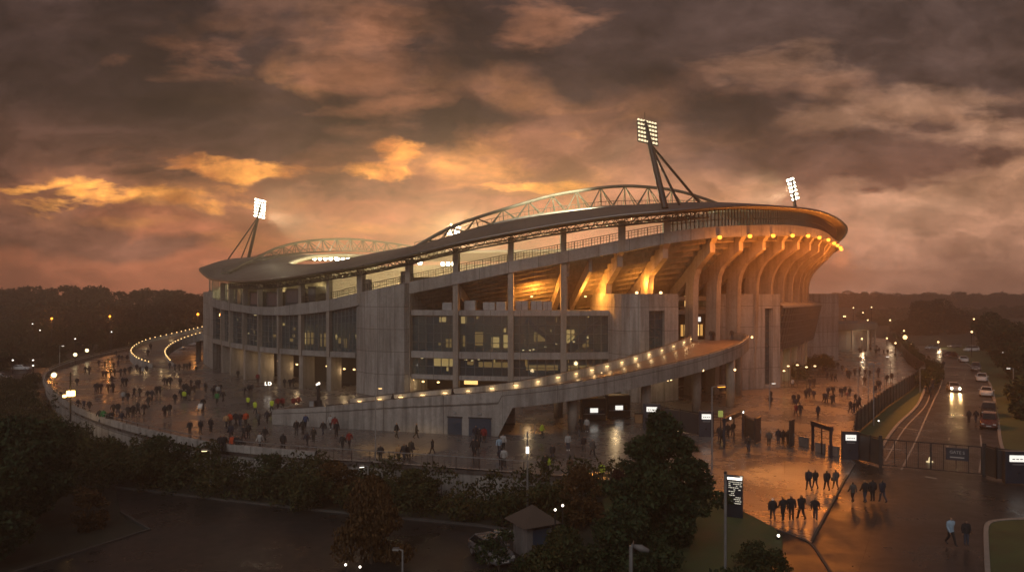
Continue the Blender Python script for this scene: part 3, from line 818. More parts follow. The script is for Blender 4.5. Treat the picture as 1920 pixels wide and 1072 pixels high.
m = MB(); m.sheet([[dring(t, -5.0, 6.3) for t in td], [dring(t, -5.0, 13.5) for t in td]]); sbuild(m, 'drum_inner_wall', M_SLAB)
m = MB(); m.sheet([[dring(t, 0.5, 13.65) for t in td], [dring(t, 0.5, 14.0) for t in td], [dring(t, -4, 15.0) for t in td], [dring(t, -9, 15.7) for t in td]]); sbuild(m, 'terrace_roof', M_CONC2)
for k, t in enumerate(np.linspace(d0 + 0.03, d1 - 0.05, 7)):
    a = dring(t, -4.0, 0); m = MB(); m.tube([a, a + Vector((0, 0, 6.1))], 0.4, 10); sbuild(m, 'column', M_RIB, True)
for t, z, u in ((DR.px(1473), 9.9, .5), (DR.px(1515), 11.5, .7), (DR.px(1468), 8.8, .4)):
    a = dring(t, -2.6, z); m = MB(); m.box(a, (0.9, 0.35, 0.12), t); sbuild(m, 'ceiling_light', M_WARM2)
for px in np.linspace(1476, 1530, 9):
    t = DR.px(px); a = dring(t, -4.9, 8.3); m = MB(); m.box(a, (0.5, 0.06, 1.6), t + PI / 2); sbuild(m, 'lit_window', M_LITWIN)

# ---- entrance at the head of the ramp (between the towers)
ex0, ex1 = fx(1274, 124), fx(1329, 127)
m = MB(); m.prism([ex0, ex1, (ex1[0] - 1, ex1[1] + 0.4), (ex0[0], ex0[1] + 0.4)], 8.6, 12.6); sbuild(m, 'entrance_wall', M_DARKWALL)
A, B = Vector((*ex0, 0)), Vector((*ex1, 0))
for k in range(7):
    q = A.lerp(B, 0.08 + 0.11 * k) - Vector((0, 0.08, 0)); m = MB(); m.box((q.x, q.y, 9.0), (0.22 if k % 2 else 0.42, 0.08, 1.9)); sbuild(m, 'lit_door', M_LITWIN2 if k % 2 else M_LITWIN)
q = A.lerp(B, 0.55) - Vector((0, 0.3, 0)); m = MB(); m.box((q.x, q.y, 11.4), (1.5, 0.2, 0.75)); sbuild(m, 'entrance_sign', M_SIGN)
q = A.lerp(B, 0.5) - Vector((0, 0.5, 0)); m = MB(); m.box((q.x, q.y, 12.9), (5.2, 1.2, 0.9)); sbuild(m, 'entrance_canopy', M_CONC2)
q = A.lerp(B, 0.42); m = MB(); m.box((q.x, q.y + 1, 13.9), (1.9, 0.3, 1.8)); sbuild(m, 'lit_panel', M_LITWIN2)
# doorway in the third tower on the ramp landing
d3 = fx(1375, 123.5); m = MB(); m.box((d3[0], d3[1] - 0.05, 8.7), (1.2, 0.25, 2.5)); sbuild(m, 'doorway', M_DARKWALL, parent=TW3)

# ---- lamps on the building
def bulb(p, r, mat, name, parent=None, sz=1.0):
    m = MB(); m.ball((0, 0, 0), r, 6, 0, sz); m.v = [(x + p[0], y + p[1], z + p[2]) for x, y, z in m.v]
    return sbuild(m, name, mat, True, parent)
ORANGE = (1.0, 0.27, 0.035); WARM = (1.0, 0.68, 0.34)
olist = [TOP.px(p) for p in (1344, 1399, 1442, 1478, 1507, 1528, 1545, 1556)] + [TOP.px(1556) + k for k in (0.06, 0.12, 0.18)]
for i, t in enumerate(olist):
    p = top_pt(t, 0.75, 3, 0.35); a = top_pt(t, 0.36, 3, 0.35)
    m = MB(); m.bar(a, p, 0.12); m.box((p.x, p.y, p.z - 0.08), (0.5, 0.5, 0.08), t)
    fxt = sbuild(m, 'flood_bracket', M_DKSTEEL)
    bulb((p.x, p.y, p.z - 0.3), 0.34, M_ORANGE, 'flood_bulb', fxt)
    if i < 9:
        q = top_pt(t, 2.3, 3, -2.3); slamp('POINT', q, 1500, ORANGE, 0.3)
        q = top_pt(t, 0.9, 3, 0.0); slamp('POINT', q, 70, ORANGE, 0.2)
        g_ = top_pt(t, 14.0, 3, 0)
        if i < 7: slamp('SPOT', top_pt(t, 1.2, 3, -0.6), 10000, (1.0, 0.34, 0.07), 0.3, (g_.x, g_.y, 0), 100, 1.0)
# lights that wash the stand's underside
for px, z, e in ((1003, 16.2, 3600), (1108, 16.4, 3000), (1206, 17.6, 1700), (958, 14.6, 150), (1240, 17.0, 500)):
    t = TOP.px(px); p = TOP.at(t)[:2] - TOP.nrm(t) * 4.6
    slamp('POINT', (p[0], p[1], z), e, (1.0, 0.36, 0.05), 0.35)
for px in (995, 1077, 1125):
    t = FAC.px(px); p = FAC.at(t)[:2] - FAC.nrm(t) * 7; bulb((p[0], p[1], 15.6), 0.22, M_WARM, 'deck_lamp', None, 0.5)
for px, py in ((1239, 549), (1194, 549)):
    q = W(px, py, 118); bulb(q, 0.25, M_WARM2, 'deck_lamp')
# arcade lamps
for px, z in ((440, 4.1), (471, 4.0), (497, 3.9), (499, 3.3), (514, 4.1), (548, 4.0), (593, 3.7), (626, 3.4), (645, 3.4), (533, 3.6), (788, 2.2), (817, 2.2), (768, 2.4)):
    t = FAC.px(px); p = FAC.at(t)[:2] - FAC.nrm(t) * (2.6 if px < 700 else 1.0)
    bulb((p[0], p[1], z), 0.22, M_WARM, 'arcade_lamp', None, 0.6)
    slamp('POINT', (p[0], p[1], z - 0.3), 60 if px < 700 else 90, WARM, 0.2)
for px in (1480, 1500, 1520):
    t = DR.px(px); q = dring(t, -5.2, 0.5); slamp('POINT', q, 420, (1.0, 0.72, 0.28), 0.2)
# rooms behind the glass glow a little
for px, z, e in ((510, 9.0, 260), (580, 9.0, 220), (440, 9, 120), (810, 9.5, 120), (900, 9.5, 160), (1000, 9.5, 200), (1100, 9.5, 240), (830, 5, 60), (920, 5, 60), (1020, 5, 60), (1100, 5, 60)):
    t = FAC.px(px); p = FAC.at(t)[:2] - FAC.nrm(t) * 4.5; slamp('POINT', (p[0], p[1], z), e * 0.45, (1.0, 0.68, 0.3), 0.3)
# flood banks under the far roof, pointing at the pitch
for px, py, Y, n in ((615, 484.5, 222, 5), (648, 486, 226, 3), (845, 495, 226, 3), (793, 492, 200, 1)):
    q = W(px, py, Y); m = MB()
    for k in range(n): m.ball((q.x + (k - n / 2) * 1.6, q.y, q.z), 0.6, 6)
    sbuild(m, 'flood_bank', M_FLOOD, True)
for x, y, z, e in ((-18, 172, 15, 75000), (-30, 195, 13, 60000), (8, 182, 16, 65000), (24, 200, 17, 40000)):
    slamp('POINT', (x, y, z), e, (1.0, 0.84, 0.40), 1.2)

# ---- floodlight masts on the roof (things of their own)
def mast(base, head, ax, w, h, cols, rows, mat, stays, label, dim=False):
    o = empty('floodlight_mast', base, 0, label, 'floodlight', 'floodlight masts on the stadium roof')
    L = lambda p: Vector(p) - Vector(base)
    d = (Vector(head) - Vector(base)).normalized(); ax = Vector(ax).normalized()
    up = (d - ax * d.dot(ax)).normalized(); nrm = ax.cross(up)
    tip = Vector(head) + d * h * 0.55
    m = MB(); m.tube([L(base), L(head), L(tip)], [0.5, 0.38, 0.32], 10); m.tube([L(tip), L(tip) + Vector((0, 0, 1.5))], 0.05, 4)
    m.build('pole', M_DKSTEEL, o, False)
    for s in stays:
        m = MB(); m.tube([L(Vector(head) - d * h * 0.5), L(s)], 0.2, 6); m.build('stay', M_DKSTEEL, o)
    m = MB(); c = Vector(head)
    for j in range(rows):
        v = (j / (rows - 1) - 0.5) * h
        m.bar(L(c - ax * w / 2 + up * v), L(c + ax * w / 2 + up * v), 0.16, 0.2)
    for k in (-0.5, 0.5): m.bar(L(c + ax * w * k - up * h / 2), L(c + ax * w * k + up * h / 2), 0.14)
    hd = m.build('lamp_frame', M_DKSTEEL, o)
    for j in range(rows):
        for k in range(cols):
            v = (j / (rows - 1) - 0.5) * h; u = ((k + 0.5) / cols - 0.5) * w
            q = L(c + ax * u + up * v + up * 0.32)
            m = MB(); m.ball((q.x, q.y, q.z), 0.30 if not dim else 0.2, 5)
            m.build('lamp', mat, hd, True)
    return o
STC = Vector((0, 190, 5))
def spot(head, target, e, cone=75): return lamp('SPOT', 'flood_beam', head, e, (1.0, 0.85, 0.55), None, 1.2, target, cone, 0.8)
h1 = W(1214, 250, 114)
mast(W(1247, 391, 108.5), h1, (1, 0.25, -0.18), 3.3, 3.9, 7, 6, M_FLOODDIM, [W(1277, 390, 112), W(1318, 388, 117)], 'tall dark floodlight mast leaning from the front roof edge, its lamps seen from behind', True)
h2 = W(487, 393, 222)
mast(W(466, 484, 228), h2, (1, -0.15, -0.25), 3.6, 5.0, 5, 6, M_FLOOD, [W(427, 487, 222), W(452, 485, 236)], 'glaring floodlight mast with two stays at the left end of the roof')
h3 = W(1487, 357, 190)
mast((73, 190, 29.5), h3, (1, 0.5, 0.35), 2.6, 5.0, 4, 6, M_FLOOD, [(76, 192, 29), (78.5, 196, 28.8)], 'glaring floodlight mast rising behind the right hand roof edge')
h4 = W(851, 434, 290)
mast((-22.5, 286, 29.4), h4, (1, 0, -0.3), 4.5, 4.0, 6, 5, M_FLOOD, [(-26, 286, 29.4), (-19, 286, 29.4)], 'far floodlight mast shining through the near arch truss')
spot(h1 + Vector((-1, 1, 0)), (-25, 175, 12), 160000, 45)
spot(h2 + Vector((1, -1, -1)), (15, 195, 6), 330000, 50)
spot(h3 + Vector((-1, -1, 0)), (0, 185, 4), 330000, 52)
spot(h4 + Vector((0, -1, -1)), (-5, 190, 2), 330000, 60)
for h, e in ((h2, 60000), (h3, 80000), (h4, 80000)):
    d_ = Vector((STC.x - h.x, STC.y - h.y, 0)).normalized()
    lamp('SPOT', 'flood_spill', h + d_ * 1.2, e, (1.0, 0.82, 0.48), None, 1.5, h + d_ * 30 + Vector((0, 0, 9)), 120, 1.0)

# storage cabinets standing on the open deck
for i, (px, w, h, o) in enumerate(((828, 1.6, 1.2, 'grey'), (873, 1.8, 1.5, 'grey'), (911, 1.9, 1.3, 'white'), (935, 1.5, 1.3, 'grey'), (976, 2.0, 1.5, 'pale'), (1006, 1.8, 1.5, 'pale'), (1028, 1.4, 1.4, 'pale'))):
    t = FAC.px(px); p = FAC.at(t)[:2] - FAC.nrm(t) * 2.6
    e = empty('storage_cabinet', (p[0], p[1], 13.36), t + PI / 2, 'storage cabinet on the open upper deck, %s from the left' % ('first', 'second', 'third', 'fourth', 'fifth', 'sixth', 'seventh')[i], 'cabinet', 'cabinets on the upper deck')
    m = MB(); m.box((0, 0, 0.1), (w, 0.8, h)); m.build('body', M_WHITEWALL if o != 'grey' else M_GALV, e, bevel=0.02)
    m = MB()
    for k in (-1, 1): m.box((k * w * 0.25, -0.41, 0.16), (w * 0.45, 0.04, h - 0.14))
    m.build('door', M_GALV, e)
# ================================================================ GROUND, PLAZA, ROADS, RAMPS
def poly_sheet(pts, z, name, mat, kind='structure', thick=0.0, parent=None):
    m = MB(); P = [(p[0], p[1]) for p in pts]
    a = sum(P[i][0] * P[(i + 1) % len(P)][1] - P[(i + 1) % len(P)][0] * P[i][1] for i in range(len(P)))
    if a < 0: P = P[::-1]
    from mathutils.geometry import tessellate_polygon
    me = bpy.data.meshes.new(name)
    tri = tessellate_polygon([[Vector((x, y, 0)) for x, y in P]])
    tri = [t if (P[t[1]][0] - P[t[0]][0]) * (P[t[2]][1] - P[t[0]][1]) - (P[t[1]][1] - P[t[0]][1]) * (P[t[2]][0] - P[t[0]][0]) > 0 else t[::-1] for t in tri]
    me.from_pydata([(x, y, z) for x, y in P], [], tri); me.update()
    if thick:
        m.v = [tuple(v.co) for v in me.vertices]
        for f in me.polygons: m.face(tuple(f.vertices))
        n = len(P); b = len(m.v)
        m.v += [(x, y, z) for x, y in P] + [(x, y, z - thick) for x, y in P]
        for i in range(n):
            j = (i + 1) % n; m.face((b + n + i, b + n + j, b + j, b + i))
        o = m.build(name, mat, parent)
    else:
        me.materials.append(mat); o = link(bpy.data.objects.new(name, me), parent)
    if kind: o['kind'] = kind
    return o
def sm(a, b, x):
    t = min(max((x - a) / (b - a), 0), 1); return t * t * (3 - 2 * t)
def ground_z(x, y):
    left = sm(11.0, 2.0, x - max(0, (y - 66) * 0.0)) if y < 75 else 1.0
    if y >= 75: left = sm(40, -40, x)
    zl = -2.62
    far = sm(190, 330, y)
    z = -0.16 + (zl + 0.16) * left
    z = z * (1 - far) + (-1.2 + 6.0 * sm(-120, -330, x) + 5.0 * sm(180, 420, x) * sm(250, 420, y)) * far
    return z
def spl(P, k=8, closed=False):
    P = [Vector((*p, 0)) if len(p) == 2 else Vector(p) for p in P]; out = []; n = len(P)
    for i in range(n if closed else n - 1):
        p0, p1, p2, p3 = (P[(i - 1) % n], P[i], P[(i + 1) % n], P[(i + 2) % n]) if closed else (P[max(i - 1, 0)], P[i], P[i + 1], P[min(i + 2, n - 1)])
        for j in range(k):
            u = j / k
            out.append(0.5 * ((2 * p1) + (p2 - p0) * u + (2 * p0 - 5 * p1 + 4 * p2 - p3) * u * u + (3 * p1 - p0 - 3 * p2 + p3) * u ** 3))
    if not closed: out.append(P[-1])
    return out
xs = np.concatenate([np.linspace(-760, -130, 22), np.linspace(-120, 130, 101), np.linspace(140, 760, 22)])
ys = np.concatenate([np.linspace(-300, 20, 9), np.linspace(25, 200, 71), np.linspace(210, 960, 26)])
m = MB(); m.sheet([[(x, y, ground_z(x, y)) for x in xs] for y in ys])
o = m.build('ground', M_TERR, None, True); o['kind'] = 'structure'

# plaza: one paved slab; its curved outer wall is a thing of its own
EDGE_L = [G(*p) for p in ((1130, 900), (940, 885), (730, 870), (560, 858), (400, 842), (300, 822), (200, 795), (135, 768), (100, 742), (84, 722), (86, 706), (110, 692), (160, 676), (235, 658), (300, 645), (380, 636))]
EDGE_L = spl([(p.x, p.y) for p in EDGE_L], 5)
FRONT = [(7.7, 63.7), (12, 62.0), (16.5, 56.5)] + [tuple(G(*p)[:2]) for p in ((1457, 991), (1490, 1003), (1520, 1017), (1582, 904), (1604, 868))]
FENCE = [(33.6, 73.5), (39.6, 85.8), (53.2, 106), (66.9, 125), (80.8, 146), (93, 175), (111, 214), (137, 272)]
plaza_pts = [tuple(p[:2]) for p in EDGE_L][::-1] + FRONT + [(x - 0.35, y) for x, y in FENCE] + [(130, 330), (-60, 330), (-110, 262)]
poly_sheet(plaza_pts, 0.0, 'plaza', M_PLAZA, thick=0.35)
# roads
RL = spl([(34.9, 72), (46, 89.6), (58, 107), (69, 125), (81, 146), (91, 163), (99.6, 182), (108, 204), (114, 235)], 5)
RR = spl([(49.9, 74), (50.6, 77), (59.9, 92), (73, 113), (84.6, 132), (95, 151), (107, 176), (121, 205), (131, 235)], 5)
road_pts = [tuple(p[:2]) for p in RL] + [tuple(p[:2]) for p in RR][::-1]
fore = [tuple(G(*p)[:2]) for p in ((1604, 866), (1582, 903), (1520, 1016), (1540, 1045), (1562, 1082))] + [(13.5, 34), (13, 20), (34, 20), (31.5, 36)] + [tuple(G(*p)[:2]) for p in ((1852, 1080), (1850, 985), (1862, 977), (1905, 973))] + [(44, 52), (46, 66), (49.9, 73.5)]
poly_sheet(road_pts + [], -0.094, 'road', M_ROAD)
poly_sheet([(32.5, 76)] + [(24, 62), (16.5, 49), (14.5, 40), (13.5, 34), (13, 20)] + fore[7:], -0.098, 'road_junction', M_ROAD)
pathp = [tuple(G(*p)[:2]) for p in ((1457, 993), (1490, 1005), (1520, 1019), (1540, 1047), (1560, 1080))] + [(13.2, 36), (9.5, 36)] + [tuple(G(*p)[:2]) for p in ((1440, 1075), (1470, 1025), (1468, 1003))]
poly_sheet(pathp, -0.025, 'path', M_ROAD)
# kerbs: a 0.12 m upstand along the road edges and the path
def strip(pts, w, z0, z1, name, mat, kind='structure', dash=None):
    m = MB(); P = [Vector((p[0], p[1], 0)) for p in pts]; O, I = [], []
    for i, p in enumerate(P):
        d = (P[min(i + 1, len(P) - 1)] - P[max(i - 1, 0)]).normalized(); s = Vector((-d.y, d.x, 0)) * w / 2
        O.append(p + s); I.append(p - s)
    up = lambda L, z: [(q.x, q.y, z) for q in L]
    if z1 > z0 + 0.02:
        m.sheet([up(O, z0), up(O, z1), up(I, z1), up(I, z0)])
    else:
        m.sheet([up(O, z1), up(I, z1)])
    o = m.build(name, mat)
    if kind: o['kind'] = kind
    return o
strip(RL, 0.32, -0.2, 0.03, 'kerb', M_KERB)
strip(RR, 0.32, -0.2, 0.03, 'kerb', M_KERB)
strip(spl([tuple(G(*p)[:2]) for p in ((1457, 992), (1490, 1004), (1520, 1018), (1541, 1046), (1563, 1082), (1580, 1120))], 4), 0.18, -0.2, 0.03, 'kerb', M_KERBD)
strip(spl([tuple(G(*p)[:2]) for p in ((1855, 1100), (1852, 1072), (1849, 1010), (1850, 986), (1860, 977), (1890, 973), (1930, 972))], 5), 0.28, -0.2, 0.04, 'kerb', M_KERB)
strip([tuple(G(*p)[:2]) for p in ((1588, 890), (1521, 1014))], 0.16, -0.1, 0.012, 'kerb', M_KERBD)
# painted lines
strip([(p.x + 0.9, p.y - .4) for p in RL], 0.14, 0, -0.088, 'road_markings', M_PAINT)
mid = spl([tuple(G(*p, -0.09)[:2]) for p in ((1690, 880), (1717, 826), (1735, 785), (1750, 752), (1762, 727), (1768, 706), (1766, 692), (1757, 680), (1740, 670))], 6)
strip(mid, 0.16, 0, -0.089, 'road_markings', M_PAINT)
cen = spl([tuple(G(*p, -0.09)[:2]) for p in ((1774, 850), (1781, 815), (1790, 775), (1798, 740), (1806, 715), (1812, 695))], 8)
for i in range(0, len(cen) - 2, 3): strip(cen[i:i + 2], 0.16, 0, -0.088, 'road_markings', M_PAINT)
strip([tuple(G(*p, -0.09)[:2]) for p in ((1681, 800), (1721, 806))], 0.35, 0, -0.087, 'road_markings', M_PAINT)
strip([tuple(G(*p, -0.09)[:2]) for p in ((1650, 840), (1690, 843))], 0.3, 0, -0.087, 'road_markings', M_PAINT)
strip([tuple(G(*p, -0.09)[:2]) for p in ((1735, 893), (1757, 897))], 0.3, 0, -0.087, 'road_markings', M_PAINT)
strip([tuple(G(*p, -0.09)[:2]) for p in ((1836, 885), (1842, 850), (1838, 815))], 0.14, 0, -0.087, 'road_markings', M_PAINT)
strip([tuple(G(*p, -0.09)[:2]) for p in ((1670, 900), (1633, 1000), (1610, 1072))], 0.06, 0, -0.0945, 'road_seam', M_DKSTEEL)
# grass
GA = [(p[0] - 0.2, p[1]) for p in RL]
poly_sheet([(x + 0.3, y) for x, y in FENCE[:6]] + [tuple(p[:2]) for p in GA[:31]][::-1], -0.005, 'grass_verge', M_GRASS)
poly_sheet([(18.5, 57.5), (12, 63.5), (7, 58), (6.5, 48), (8, 30), (14.2, 30)] + [tuple(G(*p)[:2]) for p in ((1440, 1074), (1468, 1024), (1466, 1004), (1455, 992))], -0.03, 'grass_verge', M_GRASS)
poly_sheet([tuple(G(*p)[:2]) for p in ((1856, 1100), (1853, 1072), (1850, 1010), (1851, 987), (1861, 978), (1890, 974), (1960, 972))] + [(60, 50), (52, 30)], 0.0, 'grass_verge', M_GRASS)
poly_sheet([tuple(p[:2]) for p in RR] + [(190, 235), (150, 150), (75, 74)], -0.012, 'grass_verge', M_GRASS)
# seams of the paving
for a, b in (((1180, 820), (1600, 868)), ((1340, 845), (1400, 825)), ((1395, 812), (1630, 868)), ((700, 790), (1180, 850))):
    strip([tuple(G(*a)[:2]), tuple(G(*b)[:2])], 0.12, 0, 0.004, 'paving_seam', M_DKSTEEL)
# car park below the bank
LOT = [(-37.7, 71), (-24, 66), (-12, 62), (-1, 58.5), (6, 52), (8, 40), (8, 24), (-45, 24), (-36, 42), (-33, 49), (-28.3, 58.3), (-33, 63)]
poly_sheet(LOT, -2.5, 'car_park', M_LOT)
strip(spl(LOT[:5], 4), 0.3, -2.62, -2.36, 'kerb', M_KERBD)
strip([(-45, 24), (-36, 42), (-33, 49), (-28.3, 58.3), (-33, 63)], 0.22, -2.62, -2.4, 'kerb', M_KERBD)
for a, b in (((560, 970), (960, 1012)), ((290, 1010), (480, 985)), ((180, 1055), (560, 1072))):
    strip([tuple(G(*a, -2.5)[:2]), tuple(G(*b, -2.5)[:2])], 0.12, 0, -2.494, 'road_markings', M_LOT if a[0] != 290 else M_ROAD)
# far left: lane with cars behind the wall
poly_sheet([(-150, 182), (-150, 160), (-105, 152), (-98, 168), (-112, 184)], -2.0, 'lane', M_LOT)
lane = [G(*p, -1.9) for p in ((-60, 745), (0, 738), (85, 730), (98, 745), (85, 768), (0, 785), (-60, 790))]
poly_sheet([tuple(p[:2]) for p in lane], -1.6, 'lane', M_LOT)

# ---- curved plaza wall with rail
PW = empty('plaza_wall', (-60, 110, 0), 0, 'low curved concrete wall with a thin rail round the crowded left plaza', 'wall')
def pbuild(m, par, name, mats, smooth=False):
    o = par.location; m.v = [(x - o.x, y - o.y, z - o.z) for x, y, z in m.v]
    return m.build(name, mats, par, smooth)
E = EDGE_L; m = MB()
def offs(P, w):
    out = []
    for i, p in enumerate(P):
        d = (P[min(i + 1, len(P) - 1)] - P[max(i - 1, 0)]).normalized(); out.append(p + Vector((-d.y, d.x, 0)) * w)
    return out
Ei, Eo = offs(E, 0.2), offs(E, -0.2)
sel = range(14, len(E))                      # the solid part
m.sheet([[(Ei[i].x, Ei[i].y, 0.0) for i in sel], [(Ei[i].x, Ei[i].y, 0.75) for i in sel], [(Eo[i].x, Eo[i].y, 0.75) for i in sel], [(Eo[i].x, Eo[i].y, -2.9) for i in sel]], flip=False)
pbuild(m, PW, 'parapet', M_RAMP)
m = MB(); m.sheet([[(Eo[i].x, Eo[i].y, 0.14) for i in range(15)], [(Eo[i].x, Eo[i].y, -2.9) for i in range(15)]]); m.sheet([[(Ei[i].x, Ei[i].y, 0.14) for i in range(15)], [(Eo[i].x, Eo[i].y, 0.14) for i in range(15)]])
pbuild(m, PW, 'retaining_edge', M_RAMP)
m = MB()
h = lambda i: 1.15
m.tube([(p.x, p.y, 1.15) for p in E[3:]], 0.045, 5)
pbuild(m, PW, 'handrail', M_GALV)
m = MB()
for i in range(3, len(E)):
    b = 0.0 if i < 14 else 0.7
    m.tube([(E[i].x, E[i].y, b), (E[i].x, E[i].y, 1.15)], 0.035, 4)
    if i < 15 and i > 3:
        for u in (0.25, 0.5, 0.75):
            q = E[i].lerp(E[i - 1], u); m.tube([(q.x, q.y, 0.1), (q.x, q.y, 1.12)], 0.014, 3, cap=False)
pbuild(m, PW, 'rail_posts', M_DKSTEEL)

# ================================================================ NEAR RAMP
NR = empty('concrete_ramp', (0, 92, 0), 0, 'long curved concrete ramp with lit inner parapet rising across the front of the stadium', 'ramp')
fr = spl([(-29.3, 91.8, 0.75), (-22.5, 89.8, 1.45), (-13, 87.0, 2.75), (-1.5, 84.0, 4.0), (7.0, 84.8, 4.9), (15.6, 90.4, 5.75), (24.2, 97.6, 6.75), (31, 105.2, 7.7), (35.2, 112.5, 8.45), (36.5, 117.5, 8.6), (36.0, 121.5, 8.6)], 6)
bk = spl([(-27.5, 97.2, 0.75), (-20.8, 95.6, 1.45), (-11.5, 92.6, 2.75), (-1.0, 90.8, 4.0), (6.0, 93.6, 4.9), (12.6, 99.0, 5.75), (18.6, 104.2, 6.75), (23.4, 108.6, 7.7), (26.8, 112.6, 8.45), (27.8, 116.5, 8.6), (27.6, 121.5, 8.6)], 6)
nF = len(fr)
def stack(P, dz): return [Vector((p.x, p.y, p.z + dz)) for p in P]
lo = [0.75, ]
i_wall = 18                                   # solid wall as far as x = -1.5, then a deck on pillars
m = MB(); m.sheet([stack(fr, 0), stack(bk, 0)]); m.sheet([stack(bk, -0.9), stack(fr, -0.9)])
pbuild(m, NR, 'deck', M_DECK)
def wallstrip(P, w, zb, zt, sgn):
    Q = []
    for i, p in enumerate(P):
        d = (P[min(i + 1, len(P) - 1)] - P[max(i - 1, 0)]); d.z = 0; d.normalize(); Q.append(Vector((d.y, -d.x, 0)) * sgn * w)
    A = [Vector((p.x, p.y, 0)) for p in P]; B = [p + q for p, q in zip(A, Q)]
    z = lambda L, f: [Vector((q.x, q.y, f(i))) for i, q in enumerate(L)]
    m = MB(); m.sheet([z(A, zb), z(A, zt), z(B, zt), z(B, zb), z(A, zb)])
    m.quad(z(A, zb)[0], z(A, zt)[0], z(B, zt)[0], z(B, zb)[0]); m.quad(z(A, zb)[-1], z(B, zb)[-1], z(B, zt)[-1], z(A, zt)[-1])
    return m
zz = [p.z for p in fr]
m = wallstrip(fr, 0.4, lambda i: 0.0 if i <= i_wall else zz[i] - 0.95, lambda i: zz[i] + 1.0, 1)
FWALL = pbuild(m, NR, 'outer_parapet', M_RAMP)
m = wallstrip(fr[:1] + [fr[0] + (bk[0] - fr[0]) * 0.999], 0.3, lambda i: 0.0, lambda i: 1.75 if i == 0 else 1.75, 1)
pbuild(m, NR, 'end_wall', M_RAMP)
zb_ = [p.z for p in bk]
m = wallstrip(bk[6:-6], 0.35, lambda i: (0.0 if i < 6 else zb_[i + 6] - 0.95), lambda i: zb_[i + 6] + 1.05, -1)
pbuild(m, NR, 'inner_parapet', M_RAMP)
m = MB(); m.tube([(p.x, p.y, p.z + 1.15) for p in stack(offs(bk[6:-6], 0.15), 0)], 0.04, 5); m.tube([(p.x, p.y, p.z + 1.08) for p in offs(fr[3:], -0.2)], 0.04, 5)
pbuild(m, NR, 'handrail', M_DKSTEEL)
# back face of the solid end under the deck, doors in the front wall, recessed lamps along the inner parapet
m = MB(); m.sheet([stack([Vector((p.x, p.y, 0)) for p in bk[:20]], 0), stack(bk[:20], 0)]); m.quad((fr[18].x, fr[18].y, 0), (bk[18].x, bk[18].y, 0), (bk[18].x, bk[18].y, bk[18].z - .5), (fr[18].x, fr[18].y, fr[18].z - .5))
pbuild(m, NR, 'core_wall', M_RAMP)
def on_front(px, off):                        # point of the front wall seen at column px
    best = min(range(nF - 1), key=lambda i: abs(960 + F * fr[i].x / fr[i].y - px))
    a, b = (fr[best], fr[best + 1]) if 960 + F * fr[best].x / fr[best].y <= px else (fr[best - 1], fr[best])
    pa, pb = 960 + F * a.x / a.y, 960 + F * b.x / b.y; u = (px - pa) / (pb - pa)
    p = a.lerp(b, u); d = (b - a); d.z = 0; d.normalize(); return p + Vector((d.y, -d.x, 0)) * off, math.atan2(d.y, d.x)
for px0, px1, ztop in ((842, 868, 2.05), (881, 922, 2.05)):
    A, r = on_front(px0, 0.42); B, _ = on_front(px1, 0.42); c = (A + B) / 2
    m = MB(); m.box((c.x, c.y, 0.02), ((B - A).length, 0.06, ztop), r)
    d = pbuild(m, NR, 'door', M_DOORBLUE)
    m = MB(); m.box((c.x, c.y - 0.02, ztop - 0.12), ((B - A).length + 0.16, 0.1, 0.12), r); m.box((c.x + .02, c.y - 0.06, 0.9), (0.05, 0.05, 0.2), r); o = pbuild(m, NR, 'door_frame', M_DKSTEEL)
    q, r = on_front((px0 + px1) / 2, 0.5); m = MB(); m.box((q.x, q.y, ztop + 0.35), (0.35, 0.14, 0.16), r); pbuild(m, NR, 'door_lamp', M_GALV)
cum = [0]
for i in range(1, len(bk)): cum.append(cum[-1] + (bk[i] - bk[i - 1]).length)
def bk_at(s):
    j = min(max(int(np.searchsorted(cum, s)) - 1, 0), len(bk) - 2); u = (s - cum[j]) / (cum[j + 1] - cum[j])
    d = (bk[j + 1] - bk[j]); d.z = 0; d.normalize(); return bk[j].lerp(bk[j + 1], u), d
s = cum[7]; k = 0; prs_ = random.Random(9)
while s < cum[-8]:
    p, d = bk_at(s); q = p + Vector((d.y, -d.x, 0)) * 0.04
    m = MB(); m.box((q.x, q.y, q.z + 0.62), (prs_.uniform(0.36, 0.6), 0.1, prs_.uniform(0.055, 0.085)), math.atan2(d.y, d.x)); pbuild(m, NR, 'recessed_lamp', M_WARM)
    r = p + Vector((d.y, -d.x, 0)) * 0.35
    lamp('POINT', 'lamp_light', (r.x, r.y, r.z + 0.5), prs_.uniform(14, 32), (1.0, 0.66, 0.3), None, 0.12)
    s += 2.95; k += 1
for px, py in ((1410, 632),):
    q = W(px, py, 116); m = MB(); m.ball((q.x, q.y, q.z), 0.18, 6); pbuild(m, NR, 'recessed_lamp', M_WARM)
for p in [G(*q) for q in ((1074, 808), (1211, 791), (1306, 772), (1370, 763), (1383, 741), (1158, 752), (1250, 745), (1338, 731), (1047, 782))]:
    best = min(fr + bk, key=lambda q: (q.x - p.x) ** 2 + (q.y - p.y) ** 2)
    m = MB(); m.tube([(p.x, p.y, 0), (p.x, p.y, best.z - 0.85)], 0.62, 14); pbuild(m, NR, 'pillar', M_RIB, True)
for px, py in ((1128, 700), (1252, 712), (1258, 711), (1318, 694), (1378, 693)):
    q = W(px, py, 98); m = MB(); m.ball((q.x, q.y, q.z), 0.16, 5); pbuild(m, NR, 'underside_lamp', M_WARM2)
lamp('POINT', 'lamp_light', (14, 101, 4.2), 180, WARM, None, 0.3); lamp('POINT', 'lamp_light', (24, 108, 5.5), 220, WARM, None, 0.3); lamp('POINT', 'lamp_light', (2, 96, 2.6), 70, WARM, None, 0.3)
